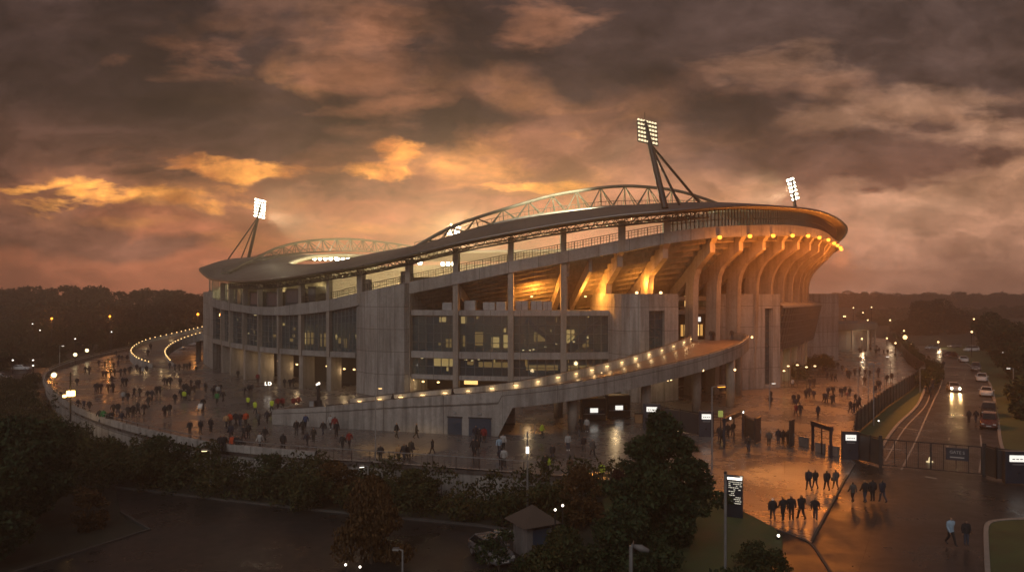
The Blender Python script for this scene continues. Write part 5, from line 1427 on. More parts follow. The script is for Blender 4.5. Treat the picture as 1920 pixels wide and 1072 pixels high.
def put_car(px, py, yaw, nm, kd, label, group='cars parked along the road', z=-0.09):
    p = G(px, py, z); k = (nm, kd)
    if k not in built: built[k] = car_mesh(paint(nm, protos[k][1]), kd); o = built[k]
    else: o = copy_tree(built[k])
    o.location = p; o.rotation_euler = (0, 0, yaw); tag(o, label, 'car', group)
    return o
yr = -0.60
put_car(1855, 800, yr + PI * 0, 'red', 'suv', 'dark red large car nearest us in the parked row on the right')
put_car(1854, 778, yr, 'black', 'suv', 'black large car second nearest in the parked row on the right')
put_car(1850, 741, yr, 'white', 'saloon', 'white saloon third nearest in the parked row, with a gap before it')
put_car(1841, 714, yr + .02, 'white', 'hatch', 'white hatchback parked fourth from us in the row on the right')
put_car(1830, 694, yr + .02, 'grey', 'suv', 'grey large car parked before the bend of the road')
put_car(1806, 678, yr + .2, 'white', 'saloon', 'pale saloon parked at the bend of the road', z=-0.09)
put_car(1782, 669, -1.1, 'red', 'saloon', 'long dark car parked beyond the bend, left of the pale saloon')
put_car(1821, 659, -1.25, 'white', 'suv', 'white van-like car parked farther back under the trees')
put_car(1790, 652, -1.3, 'grey', 'hatch', 'small grey car half lost in mist behind the white one')
put_car(1748, 655, -1.2, 'silver', 'saloon', 'silver car low in the mist at the far end of the road')
put_car(40, 694, 1.6, 'white', 'saloon', 'white car parked beyond the upper left wall under small lights', 'cars on the left lane', -2.0)
put_car(2, 712, 1.6, 'silver', 'hatch', 'silver car at the left edge, cut by the frame', 'cars on the left lane', -2.0)
put_car(333, 655, 1.4, 'white', 'suv', 'white van-like vehicle parked in the shade under the left ramp', 'vehicles behind the left ramp', 0)
put_car(360, 648, 1.4, 'silver', 'suv', 'silver vehicle parked close to the left end of the stadium', 'vehicles behind the left ramp', 0)
mc = put_car(1788, 732, -0.40, 'silver', 'saloon', 'silver car driving towards us with headlights on', 'moving car')
mc.name = 'moving_car'
hdir = Vector((math.sin(-0.40), -math.cos(-0.40), 0)); side = Vector((-hdir.y, hdir.x, 0))
M_HEAD = glow('headlamp', (1, 0.88, 0.6), 18.0)
for s in (-1, 1):
    q = mc.location + hdir * 2.28 + side * 0.58 * s + Vector((0, 0, 0.62))
    m = MB(); m.ball((s * 0.58, -2.27, 0.62), 0.17, 6); m.build('headlight', M_HEAD, mc)
    lamp('SPOT', 'lamp_light', q + hdir * 0.2, 420, (1, 0.6, 0.22), None, 0.1, q + hdir * 9 - Vector((0, 0, 0.9)), 50, 0.7)
put_car(921, 1046, 0.5, 'grey', 'hatch', 'grey car mostly hidden by dark shrubs in the lower car park', 'car by the hut', -2.5)

# ---------------------------------------------------------------- hut with a pyramid roof in the lower car park
p = Vector((1.45, 53, -2.5)); o = empty('gatehouse_hut', p, 0.5, 'small pale hut with a brown pyramid roof and blue window behind the shrubs', 'hut')
m = MB(); m.box((0, 0, 0), (2.0, 2.0, 2.35)); m.build('wall', M_WHITEWALL, o)
m = MB(); b = [(-1.5, -1.5, 2.3), (1.5, -1.5, 2.3), (1.5, 1.5, 2.3), (-1.5, 1.5, 2.3), (0, 0, 3.45)]; m.v += b
for f in ((0, 1, 4), (1, 2, 4), (2, 3, 4), (3, 0, 4), (3, 2, 1, 0)): m.face(f)
m.build('roof', M_ROOFTILE, o)
m = MB(); m.box((0.1, -1.02, 0.9), (1.3, 0.06, 1.1)); w = m.build('window', plain('blue_pane', (0.03, 0.05, 0.08), rough=0.08), o)
m = MB(); m.box((0.1, -1.04, 0.84), (1.44, 0.08, 0.07)); m.box((0.1, -1.04, 2.0), (1.44, 0.08, 0.07)); m.build('window_frame', M_DKSTEEL, w)
m = MB(); m.box((-1.02, 0.1, 0.05), (0.05, 0.85, 1.95)); m.build('door', M_GALV, o)
for px, py, Y, lab in ((1041, 955, 50, 'left of two white wall lights right of the hut'), (1055, 947, 50, 'right of two white wall lights right of the hut')):
    q = W(px, py, Y); e = empty('garden_light', (q.x, q.y, -2.4), 0, lab, 'light', 'white lights beside the hut')
    m = MB(); m.tube([(0, 0, 0), (0, 0, q.z + 2.4)], 0.05, 5); m.build('post', M_DKSTEEL, e); m = MB(); m.ball((0, 0, q.z + 2.4), 0.09, 6); m.build('lamp', M_WHITELED, e)
for k, (px, py) in enumerate(((648, 1058), (675, 1062))):
    q = W(px, py, 46); e = empty('garden_light', (q.x, q.y, -2.5), 0, 'white spot of light among dark shrubs at the bottom edge, %s one' % ('left', 'right')[k], 'light', 'white lights at the bottom edge')
    m = MB(); m.tube([(0, 0, 0), (0, 0, q.z + 2.5)], 0.05, 5); m.build('post', M_DKSTEEL, e); m = MB(); m.ball((0, 0, q.z + 2.5), 0.08, 6); m.build('lamp', M_WHITELED, e)
# barrier arm beside the hut
q = W(945, 978, 55); e = empty('barrier', (q.x, q.y, -2.5), 0, 'thin raised barrier bar beside the hut', 'barrier')
m = MB(); m.box((-0.6, 0, 0), (0.3, 0.3, 1.0)); m.build('housing', M_GALV, e); m = MB(); m.bar((-0.6, -0.2, 0.95), (1.8, -0.2, 1.0), 0.07); m.build('arm', M_LETTER, e)
# traffic marker lying by the gate, bollards
p = G(1743, 866, -0.09); e = empty('lit_marker', (p.x, p.y, -0.09), 0.3, 'small yellow-lit marker lying on the road behind the gate', 'marker')
m = MB(); m.box((0, 0, 0), (0.55, 0.3, 0.12)); m.lathe([(0.12, 0.12), (0.08, 0.4), (0.02, 0.5)], 8); m.build('body', glow('marker_glow', (1, 0.75, 0.4), 0.9), e)
for k, (px, py) in enumerate(((976, 813), (1003, 812), (1146, 901), (1114, 905))):
    p = G(px, py); e = empty('bollard', (p.x, p.y, 0), 0, 'thin grey bollard, %s' % ('under the ramp beside the solid wall', 'under the ramp right of its neighbour', 'at the end of the plaza railing', 'dark and short near the steward by the hedge')[k], 'bollard', 'bollards')
    m = MB(); m.tube([(0, 0, 0), (0, 0, 1.05)], 0.08, 7); m.build('shaft', M_GALV if k < 2 else M_DKSTEEL, e); m = MB(); m.ball((0, 0, 1.05), 0.085, 5); m.build('cap', M_DKSTEEL, e)
# curved canopy building right of the far tower
cp = G(1592, 662); e = empty('canopy_pavilion', (cp.x + 6, cp.y + 22, 0), 0, 'low round pavilion with flat canopy fading in mist right of the stadium', 'building')
m = MB(); m.lathe([(10.5, 5.6), (11.3, 5.9), (11.3, 7.6), (10.8, 7.9), (0.1, 8.1)], 30); m.build('roof', M_CONC2, e)
m = MB(); m.lathe([(8.8, 0), (8.8, 5.6), (8.7, 5.6)], 30); m.build('wall', M_SLAB, e)
for k in range(12):
    a = k * PI / 6; m = MB(); m.tube([(10.6 * math.cos(a), 10.6 * math.sin(a), 0), (10.6 * math.cos(a), 10.6 * math.sin(a), 5.7)], 0.3, 7); m.build('column', M_RIB, e)
# ================================================================ TREES, BUSHES, HEDGES
def leaf_mesh(name, blobs, per, size, mat, seed, flat=0.0, parent=None, droop=0.0):
    """leaf-sized faces through the volume of many overlapping blobs: blobs = (x, y, z, rx, ry, rz)"""
    rg = np.random.default_rng(seed); Vs = []
    for (x, y, z, rx, ry, rz) in blobs:
        n = max(int(per * (rx * ry * rz) ** (2 / 3)), 12)
        d = rg.normal(size=(n, 3)); d /= np.linalg.norm(d, axis=1)[:, None]
        r = rg.uniform(0.35, 1.0, n) ** 0.45 * rg.uniform(0.85, 1.12, n)
        p = d * r[:, None] * np.array([rx, ry, rz]) + np.array([x, y, z])
        s = size * rg.uniform(0.55, 1.35, n)
        a = rg.normal(size=(n, 3)); a /= np.linalg.norm(a, axis=1)[:, None]
        b = np.cross(a, d + rg.normal(size=(n, 3)) * 0.6); b /= np.linalg.norm(b, axis=1)[:, None] + 1e-6
        if droop: a = a * (1 - droop) + np.array([0, 0, -1]) * droop
        c = np.stack([p - a * s[:, None], p + b * s[:, None] * 0.55, p + a * s[:, None], p - b * s[:, None] * 0.55], 1)
        Vs.append(c)
    V = np.concatenate(Vs).reshape(-1, 3); nq = len(V) // 4
    me = bpy.data.meshes.new(name)
    me.vertices.add(len(V)); me.vertices.foreach_set('co', V.astype(np.float32).ravel())
    me.loops.add(nq * 4); me.loops.foreach_set('vertex_index', np.arange(nq * 4, dtype=np.int32))
    me.polygons.add(nq); me.polygons.foreach_set('loop_start', np.arange(0, nq * 4, 4, dtype=np.int32)); me.polygons.foreach_set('loop_total', np.full(nq, 4, np.int32))
    me.update(); me.validate(); me.materials.append(mat)
    o = bpy.data.objects.new(name, me)
    return link(o, parent)
M_LEAF = leafy('leaves_dark', [(0.0093, 0.0152, 0.0056), (0.0186, 0.0304, 0.0093), (0.0297, 0.0413, 0.0121)])
M_LEAFO = leafy('leaves_olive', [(0.0130, 0.0173, 0.0056), (0.0316, 0.0347, 0.0093), (0.0558, 0.0522, 0.0111)])
M_LEAFR = leafy('leaves_rust', [(0.0279, 0.0152, 0.0056), (0.0558, 0.0282, 0.0075), (0.0790, 0.0390, 0.0093)])
M_LEAFRED = leafy('leaves_red', [(0.0204, 0.0065, 0.0056), (0.0418, 0.0109, 0.0075)])
M_LEAFMIX = leafy('leaves_mixed', [(0.0093, 0.0142, 0.0046), (0.0224, 0.0304, 0.0084), (0.0316, 0.0369, 0.0093), (0.0512, 0.0369, 0.0093)], scale=0.22)
M_FAR = leafy('leaves_far', [(0.018, 0.018, 0.010), (0.032, 0.030, 0.014), (0.042, 0.036, 0.016)], scale=0.06)
def crown_blobs(rg, w, h, z0, n, shape='round'):
    out = []
    for k in range(n):
        u = rg.random(); z = z0 + h * (0.08 + 0.86 * u)
        prof = math.sin(PI * min(max(0.12 + 0.8 * u, 0), 1)) ** 0.6 if shape == 'round' else (1 - u) ** 0.7 * 0.9 + 0.12
        if shape == 'ragged': prof = (0.16 + 0.84 * math.sin(PI * min(0.30 + 0.0 + (1 - u) * 0.62, 1)) ** 1.0) * min(1.0, (1.04 - u) * 1.75 + 0.05) * rg.uniform(0.7, 1.12)
        a = rg.uniform(0, 2 * PI); r = w / 2 * prof * math.sqrt(rg.random()) * (0.85 if shape != 'ragged' else 1.0)
        s = w * (rg.uniform(0.11, 0.2) if shape != 'ragged' else rg.uniform(0.055, 0.125))
        out.append((r * math.cos(a), r * math.sin(a), z, s, s, s * rg.uniform(0.6, 0.9)))
    return out
def tree(x, y, z, w, h, label, mat, seed, size=0.3, per=60, n=40, group=None, trunk=0.3, z0f=0.25, shape='round', name='tree', droop=0.0, cat='tree'):
    rg = np.random.default_rng(seed); o = empty(name, (x, y, z), 0, label, cat, group)
    m = MB(); top = h * 0.72
    m.tube([(0, 0, -0.3), (0.05 * w * .2, 0, top * 0.35), (0, 0.04 * w * .2, top * 0.7), (0.05, 0, top)], [trunk, trunk * 0.75, trunk * 0.5, trunk * 0.15], 7)
    bl = crown_blobs(rg, w, h * (1 - z0f), h * z0f, n, shape)
    for b in bl[:9]:
        m.tube([(0, 0, min(b[2] * 0.6, top * .9)), (b[0] * 0.5, b[1] * 0.5, b[2] * 0.8), (b[0], b[1], b[2])], [trunk * 0.35, trunk * 0.22, trunk * 0.06], 5)
    m.build('trunk', M_BARK, o)
    leaf_mesh('crown', bl, per, size, mat, seed + 1, parent=o, droop=droop)
    return o
# the big dark tree right of the middle
bt = W(1250, 1072, 46)
tree(9.6, 47.5, -1.2, 8.2, 9.6, 'big dense dark round tree in the foreground right of the middle', M_LEAF, 5, size=0.15, per=560, n=96, trunk=0.22, z0f=0.05, shape='ragged')
tree(6.9, 42.5, -2.0, 5.0, 5.6, 'dark green bushy tree at the bottom edge left of the big round tree', M_LEAF, 8, size=0.14, per=520, n=44, trunk=0.15, z0f=0.05)
tree(3.6, 43.5, -2.5, 5.6, 4.3, 'olive green shrubby tree in front of the hut', M_LEAFMIX, 9, size=0.12, per=600, n=46, trunk=0.12, z0f=0.0)
tree(-0.75, 43.5, -2.5, 3.6, 4.6, 'low dark shrub hiding the grey car', M_LEAF, 10, size=0.11, per=520, n=26, trunk=0.08, z0f=0.0, cat='shrub', name='shrub')
tree(7.6, 37.5, -2.5, 4.6, 3.4, 'low yellow-tinged bush under the nearest street lamp', M_LEAFO, 12, size=0.10, per=560, n=34, trunk=0.08, z0f=0.0, cat='shrub', name='shrub')
tree(11.2, 36.0, -1.0, 4.2, 3.4, 'dark bush at the bottom edge under the bare pole', M_LEAF, 14, size=0.11, per=520, n=30, trunk=0.1, z0f=0.0, cat='shrub', name='shrub')
tree(14.2, 42.5, -0.4, 3.4, 2.0, 'low dark spreading shrub on the grass below the information board', M_LEAFMIX, 15, size=0.10, per=520, n=26, trunk=0.06, z0f=0.0, cat='shrub', name='shrub')
tree(5.4, 56.5, -1.8, 4.0, 4.4, 'rust brown small tree behind the white lights', M_LEAFR, 21, size=0.13, per=380, n=30, trunk=0.12, z0f=0.05)
tree(8.4, 56.0, -1.0, 3.0, 3.6, 'dark red shrub touching the big round tree', M_LEAFRED, 22, size=0.13, per=420, n=22, trunk=0.1, z0f=0.02, cat='shrub', name='shrub')
tree(-9.6, 51.0, -2.5, 5.4, 5.6, 'drooping rust coloured tree at the bottom edge of the car park', M_LEAFR, 31, size=0.17, per=430, n=46, trunk=0.16, z0f=0.02, shape='cone', droop=0.55)
# dark trees of the island at the lower left
for i, (x, y, w, h, lab) in enumerate(((-39.5, 60, 9.5, 8.0, 'broad dark tree on the left island, its twigs over the car park'), (-36.5, 50.5, 8.5, 6.8, 'dark tree nearest us at the bottom left corner'), (-46.5, 66, 9.5, 7.2, 'dark tree at the left edge above the car park island'), (-33.4, 58.6, 3.4, 3.0, 'low rusty bush on the tip of the car park island'))):
    tree(x, y, -2.6, w, h, lab, (M_LEAF, M_LEAF, M_LEAFMIX, M_LEAFR)[i], 41 + i, size=0.19 if i < 3 else 0.12, per=330 if i < 3 else 420, n=52 if i < 3 else 20, trunk=0.2, z0f=0.12 if i < 3 else 0, group=None)
# hedge bank between plaza and car park: dense planting read as one mass, with single bushes of their own colour in it
rg = np.random.default_rng(77); blobs = []
for i in range(len(EDGE_L)):
    p = EDGE_L[i]; d = (EDGE_L[min(i + 1, len(EDGE_L) - 1)] - EDGE_L[max(i - 1, 0)]).normalized(); outn = Vector((d.y, -d.x, 0))
    if outn.dot(Vector((p.x + 10, p.y - 130, 0))) < 0: outn = -outn
    px = 960 + F * p.x / p.y
    if p.y > 150: continue
    dep = 11.5 if px > 250 else 22
    nb = 22 if px > 250 else 52
    for k in range(nb):
        o_ = rg.uniform(1.5, dep); s = rg.uniform(0.55, 1.35)
        j = rg.uniform(-2.6, 2.6)
        x, y = p.x + outn.x * o_ + d.x * j, p.y + outn.y * o_ + d.y * j
        gz = ground_z(x, y)
        hgt = (3.1 if px > 250 else 2.5) + 0.55 * math.sin(x * 0.6) + 0.5 * math.sin(y * .9 + x * .31)
        if px > 520 and o_ < 5.5: hgt += 0.55
        if -38 < x < 8 and y < 60 - 0.32 * (x + 6): continue
        if x < -38 and y < 62: continue
        blobs.append((x, y, gz + rg.uniform(0.3, max(hgt - 0.4, .6)), s, s, s * 0.75))
o = leaf_mesh('hedge_bank', blobs, 95, 0.17, M_LEAFMIX, 78); o['kind'] = 'stuff'
for i, (px, py, Y, w, h, mt, lab) in enumerate(((135, 868, 83, 6.2, 3.8, M_LEAFO, 'yellow brown autumn bush on the bank nearest the left wall'), (205, 862, 80, 5.0, 3.4, M_LEAFO, 'golden bush on the left bank, right of the yellow brown one'), (320, 848, 76, 5.2, 4.2, M_LEAF, 'dark pointed bush standing against the plaza railing'),
                                              (520, 868, 71.5, 4.6, 3.5, M_LEAF, 'dark round bush rising against the railing left of the lamp pool'), (640, 880, 68.5, 4.6, 3.5, M_LEAFR, 'rust tinged bush behind the middle bank lamp'), (790, 885, 67, 4.8, 3.3, M_LEAFO, 'olive bush on the bank right of the yellow pool of light'),
                                              (590, 905, 66, 4.2, 3.0, M_LEAFO, 'yellow green bush on the bank left of the middle lamp'), (300, 880, 74, 4.8, 3.2, M_LEAFO, 'small golden bush low on the bank near the car park kerb'), (1010, 905, 62, 4.2, 3.2, M_LEAFO, 'brownish bush on the bank in front of two stewards'))):
    q = G(px, py, -2.2); x = (px - 960) * Y / F
    tree(x, Y - 2.2, ground_z(x, Y - 2.2), w, h, lab, mt, 90 + i, size=0.15, per=300, n=24, trunk=0.08, z0f=0.0, cat='shrub', name='shrub', group='single bushes in the bank')
# left slope and lane bushes
blobs = []
for k in range(520):
    x = rg.uniform(-150, -72); y = rg.uniform(92, 210)
    inside = any(abs(x - p.x) + abs(y - p.y) < 3 for p in EDGE_L[::2]) or (y > 150 and x > -100 - (y - 150) * 0.1) or (y > 105 and x > -90 + max(0, (130 - y)) * 0.85 and y < 150)
    if inside or (-150 < x < -98 and 158 < y < 184): continue
    if 112 < y < 126 and x < -75: continue
    s = rg.uniform(0.8, 2.0); blobs.append((x, y, ground_z(x, y) + rg.uniform(0.2, 1.4), s, s, s * 0.6))
o = leaf_mesh('undergrowth', blobs, 60, 0.22, M_LEAFMIX, 120); o['kind'] = 'stuff'
# far woods: two masses fading into mist, and nearer trees that can be told apart
def wood(name, spots, seed, mat, size, per):
    rg = np.random.default_rng(seed); bl = []
    for (x, y, w, h) in spots:
        gz = ground_z(x, y)
        for b in crown_blobs(rg, w, h * 0.95, 0.0, 16): bl.append((b[0] + x, b[1] + y, b[2] + gz, b[3], b[4], b[5]))
    o = leaf_mesh(name, bl, per, size, mat, seed); o['kind'] = 'stuff'; return o
rg = np.random.default_rng(5)
def top_to_h(py, Y, x): return (CH - (py - HY) * Y / F) - ground_z(x, Y)
spots = []
sky_l = [(-60, 536), (0, 535), (25, 537), (60, 533), (90, 536), (110, 534), (132, 525), (145, 530), (160, 533), (180, 534), (205, 537), (230, 541), (250, 541), (268, 536), (290, 538), (312, 535), (330, 541), (350, 546), (380, 548), (420, 548)]
for px in range(-80, 430, 9):
    Y = rg.uniform(330, 400); x = (px - 960) * Y / F
    py = np.interp(px, [a for a, b in sky_l], [b for a, b in sky_l]) + rg.uniform(0, 5)
    spots.append((x, Y, rg.uniform(11, 17), max(top_to_h(py, Y, x), 5)))
    Y2 = rg.uniform(270, 310); x2 = (px - 960) * Y2 / F
    spots.append((x2, Y2, rg.uniform(10, 14), max(top_to_h(py + rg.uniform(20, 34), Y2, x2), 4)))
wood('woodland', spots, 201, M_FAR, 0.75, 13)
spots = []
for px in range(1560, 2010, 10):
    Y = rg.uniform(720, 860); x = (px - 960) * Y / F
    spots.append((x, Y, rg.uniform(24, 34), max(top_to_h(rg.uniform(546, 562) , Y, x), 6)))
    Y2 = rg.uniform(470, 560); x2 = (px - 960) * Y2 / F
    if px > 1620: spots.append((x2, Y2, rg.uniform(15, 21), max(top_to_h(rg.uniform(578, 596), Y2, x2), 4)))
wood('woodland', spots, 202, M_FAR, 0.8, 12)
L_T = [(20, 610, 250, 17), (62, 603, 236, 14), (105, 618, 232, 13), (150, 606, 240, 14), (195, 622, 226, 12), (235, 610, 236, 12), (262, 633, 222, 9), (30, 640, 205, 11), (88, 645, 204, 9), (300, 612, 244, 12), (336, 605, 250, 12), (12, 660, 178, 8)]
for i, (px, py, Y, w) in enumerate(L_T):
    x = (px - 960) * Y / F; g = ground_z(x, Y)
    lab = 'hazy dark tree beyond the left wall, %s of twelve from the left' % ['second', 'fifth', 'seventh', 'eighth', 'ninth', 'tenth', 'tenth but one', 'third', 'sixth', 'eleventh', 'last', 'first'][i]
    tree(x, Y, g, w, top_to_h(py, Y, x), lab, M_LEAFMIX if i % 3 else M_LEAFO, 300 + i, size=0.4, per=42, n=26, trunk=0.3, z0f=0.05, group='trees beyond the left wall')
R_T = [(1738, 567, 320, 25, 'broad round tree fading in mist at the far end of the road'), (1795, 584, 330, 21, 'misty tree right of the broad round one'), (1700, 604, 330, 14, 'low misty tree left of the broad round one'), (1862, 592, 215, 12, 'tall dark tree behind the parked cars at the right'), (1905, 610, 190, 14, 'dark tree at the right edge above the white head lamp'),
       (1893, 640, 165, 8, 'dark tree overhanging the parked cars'), (1952, 655, 140, 14, 'black tree at the right edge beside the parked row'), (1975, 715, 108, 12, 'black tree at the right edge behind the totem'), (1918, 690, 138, 5, 'dark leafy tree close behind the third parked car'), (1940, 770, 95, 5, 'black bush right of the nearest parked cars'), (1655, 606, 420, 16, 'faint tree in the mist beyond the pavilion')]
for i, (px, py, Y, w, lab) in enumerate(R_T):
    x = (px - 960) * Y / F
    tree(x, Y, ground_z(x, Y), w, max(top_to_h(py, Y, x), 3), lab, M_LEAF if i > 2 else M_FAR, 400 + i, size=0.36, per=48 if i < 3 else 70, n=34, trunk=0.3, z0f=0.05, group='trees on the right')
# clipped hedges beside the third tower, and low hedge along the far fence
for i, (pa, pb, h, dep, lab) in enumerate((((1464, 712), (1524, 713), 3.2, 2.5, 'long clipped hedge with lights behind it beside the orange lit tower'), ((1508, 692), (1560, 695), 3.3, 3, 'clipped hedge behind the long one under the round glass drum'), ((1542, 690), (1566, 691), 2.8, 2.5, 'short clipped hedge at the foot of the far tower'))):
    a, b = G(*pa), G(*pb); bl = []
    for k in range(40):
        u = rg.random(); q = a.lerp(b, u); bl.append((q.x + rg.uniform(-.2, .2), q.y + dep * rg.random(), rg.uniform(0.5, h - 0.5), .8, .8, .7))
    o = leaf_mesh('clipped_hedge', bl, 130, 0.14, M_LEAF, 500 + i); tag(o, lab, 'hedge', 'clipped hedges')
for i, (px, py) in enumerate(((1478, 686), (1495, 684), (1512, 688), (1470, 695), (1528, 686))):
    q = W(px, py, 128); e = empty('cafe_light', (q.x, q.y, 0), 0, 'warm light above the long hedge, %s from the left' % ['second', 'third', 'fourth', 'first', 'last'][i], 'light', 'lights above the hedge')
    m = MB(); m.tube([(0, 0, 0), (0, 0, q.z)], 0.05, 5); m.build('post', M_DKSTEEL, e); m = MB(); m.ball((0, 0, q.z), 0.22, 6, 0, .5); m.build('lamp', M_WARM2, e)
bl = []
for a, b in zip(FENCE[3:7], FENCE[4:8]):
    for k in range(26):
        u = rg.random(); bl.append((a[0] + (b[0] - a[0]) * u + rg.uniform(.8, 3.2), a[1] + (b[1] - a[1]) * u, rg.uniform(.4, 2.2), 1.1, 1.1, .8))
o = leaf_mesh('fence_hedge', bl, 70, 0.25, M_LEAF, 520); tag(o, 'dark hedge growing along the outside of the far fence', 'hedge')
for i, (px, py, h, lab) in enumerate(((107, 745, 2.4, 'dark conical shrub beside the round globe lamp'), (103, 770, 2.3, 'slim dark shrub in a pot beside the wall'), (368, 697, 1.3, 'dark rounded shrub at the left foot of the stadium'))):
    p = G(px, py); tree(p.x, p.y, 0, h * .6, h, lab, M_LEAF, 600 + i, size=0.11, per=300, n=12, trunk=0.06, z0f=0.0, shape='cone', cat='shrub', name='shrub', group='potted shrubs')
# ================================================================ PEOPLE
M_SKIN = plain('skin', (0.32, 0.19, 0.13), rough=0.55, var=0.05)
M_HAIR = plain('hair', (0.02, 0.014, 0.010), rough=0.6, var=0.2, scale=20)
M_HAIRB = plain('fair_hair', (0.22, 0.13, 0.06), rough=0.6, var=0.2, scale=20)
M_HATW = plain('white_hat', (0.7, 0.68, 0.65), rough=0.8)
CLO = {'d': (0.012, 0.012, 0.014), 'k': (0.022, 0.02, 0.02), 'n': (0.014, 0.018, 0.03), 'v': (0.42, 0.52, 0.04), 'o': (0.42, 0.06, 0.015), 'r': (0.17, 0.014, 0.012), 'w': (0.30, 0.29, 0.28),
       'b': (0.015, 0.035, 0.10), 's': (0.22, 0.3, 0.38), 't': (0.35, 0.21, 0.10), 'g': (0.03, 0.17, 0.05), 'c': (0.10, 0.05, 0.025), 'y': (0.07, 0.065, 0.06)}
M_CLO = {k: plain('cloth_' + w, CLO[k], rough=0.85, var=0.2, scale=4) for k, w in dict(d='black', k='charcoal', n='navy', v='yellow_hi_vis', o='orange_hi_vis', r='red', w='white', b='blue', s='pale_blue', t='tan', g='green_vest', c='brown', y='grey').items()}
M_TROU = [plain('trousers_black', (0.012, 0.012, 0.013), rough=0.85), plain('trousers_denim', (0.03, 0.04, 0.06), rough=0.85), plain('trousers_grey', (0.04, 0.038, 0.036), rough=0.85)]
M_SHOE = plain('shoe', (0.03, 0.028, 0.026), rough=0.5)
def person_proto(pose):
    """one body grown over a joint skeleton; coat, trousers and hair follow its surface. faces -y."""
    J = {}; Ed = []; R = {}
    def j(n, p, r, par=None, kind='torso'):
        J[n] = (Vector(p), kind); R[n] = r
        if par: Ed.append((par, n))
    j('pelvis', (0, 0, 0.96), 0.135, None, 'hip')
    j('waist', (0, 0.0, 1.10), 0.130, 'pelvis'); j('chest', (0, 0.0, 1.30), 0.155, 'waist'); j('neckb', (0, 0.005, 1.47), 0.075, 'chest'); j('neck', (0, -0.005, 1.53), 0.055, 'neckb', 'head')
    j('head', (0, -0.02, 1.61), 0.082, 'neck', 'head'); j('crown', (0, -0.01, 1.69), 0.085, 'head', 'head'); j('nose', (0, -0.115, 1.62), 0.018, 'head', 'head')
    P = {'walk': ((0.26, -0.30), (-0.22, 0.22)), 'walk_far': ((0.16, -0.2), (-0.30, 0.26)), 'stand': ((0.0, 0.02), (0.0, 0.03)), 'phone': ((0.05, 0.0), (-0.08, 0.1)), 'stroll': ((-0.16, 0.2), (0.18, -0.16))}[pose]
    for sg, nm, (fwd, arm) in ((1, 'l', P[0]), (-1, 'r', P[1])):
        hx = 0.09 * sg
        bend = 0.05 if fwd < 0 else 0.0
        j('hip' + nm, (hx, 0.0, 0.90), 0.098, 'pelvis', 'leg'); j('knee' + nm, (hx * 1.05, -fwd * 0.5 - 0.02 - bend, 0.50), 0.068, 'hip' + nm, 'leg')
        j('ankle' + nm, (hx * 1.1, -fwd + (0.06 if fwd < 0 else 0), 0.10 + (0.08 if fwd < -.1 else 0)), 0.046, 'knee' + nm, 'leg')
        j('toe' + nm, (hx * 1.3, -fwd - 0.13, 0.045 + (0.01 if fwd < -.1 else 0)), 0.042, 'ankle' + nm, 'foot')
        sx = 0.20 * sg
        j('sh' + nm, (sx, 0.0, 1.41), 0.075, 'chest', 'arm')
        if pose == 'phone' and sg > 0:
            el, wr, dr = (0.27 * sg, -0.06, 1.14), (0.16 * sg, -0.30, 1.28), Vector((-.25, -.6, .75))
        else:
            el, wr, dr = (0.26 * sg, -arm * 0.35 + 0.03, 1.14), (0.27 * sg, -arm * 0.9 - 0.04, 0.90), Vector((0, -0.15 - arm * .4, -1))
        j('el' + nm, el, 0.058, 'sh' + nm, 'arm'); j('wr' + nm, wr, 0.036, 'el' + nm, 'arm')
        dr.normalize(); wv = Vector(wr); pal = wv + dr * 0.085
        j('palm' + nm, pal, 0.033, 'wr' + nm, 'hand')
        ac = Vector((0, 1, 0)) if abs(dr.z) > .6 else Vector((1, 0, 0))
        for k, (o, L) in enumerate(((-1.5, .075), (-.5, .09), (.5, .085), (1.5, .065))):
            f1 = pal + ac * o * 0.017 + dr * L * .55; f2 = f1 + (dr + Vector((-sg * .4, 0, 0))).normalized() * L * .45
            j('f%d%s' % (k, nm), f1, 0.009, 'palm' + nm, 'hand'); j('g%d%s' % (k, nm), f2, 0.0075, 'f%d%s' % (k, nm), 'hand')
        th = wv + dr * 0.03 - ac * 0.04 + Vector((-sg * .015, 0, 0)); j('th' + nm, th, 0.0105, 'palm' + nm, 'hand'); j('tt' + nm, th + dr * .04 - ac * .008, 0.008, 'th' + nm, 'hand')
    names = list(J); ix = {n: i for i, n in enumerate(names)}
    me = bpy.data.meshes.new('skeleton'); me.from_pydata([tuple(J[n][0]) for n in names], [(ix[a], ix[b]) for a, b in Ed], []); me.update()
    o = bpy.data.objects.new('skeleton', me); COL.objects.link(o)
    o.modifiers.new('skin', 'SKIN'); 
    sv = me.skin_vertices[0].data
    for n in names:
        r = R[n]; sv[ix[n]].radius = (r * (1.18 if J[n][1] == 'torso' else 1), r * (0.82 if J[n][1] in ('torso', 'hip') else 1)); sv[ix[n]].use_root = (n == 'pelvis')
    o.modifiers['skin'].use_smooth_shade = True
    sb = o.modifiers.new('sub', 'SUBSURF'); sb.levels = 1; sb.render_levels = 1
    dg = bpy.context.evaluated_depsgraph_get(); dg.update()
    body = bpy.data.meshes.new_from_object(o.evaluated_get(dg)); body.name = 'person'
    bpy.data.objects.remove(o)
    seg = [(J[a][0], J[b][0], J[b][1], (R[a] + R[b]) / 2) for a, b in Ed]
    def kind(p):
        best, bk = 1e9, None
        for a, b, k, r in seg:
            ab = b - a; u = min(max((p - a).dot(ab) / ab.dot(ab), 0), 1); d = (p - a - ab * u).length - r * .9
            if d < best: best, bk = d, k
        return bk
    kinds = [kind(f.center) for f in body.polygons]
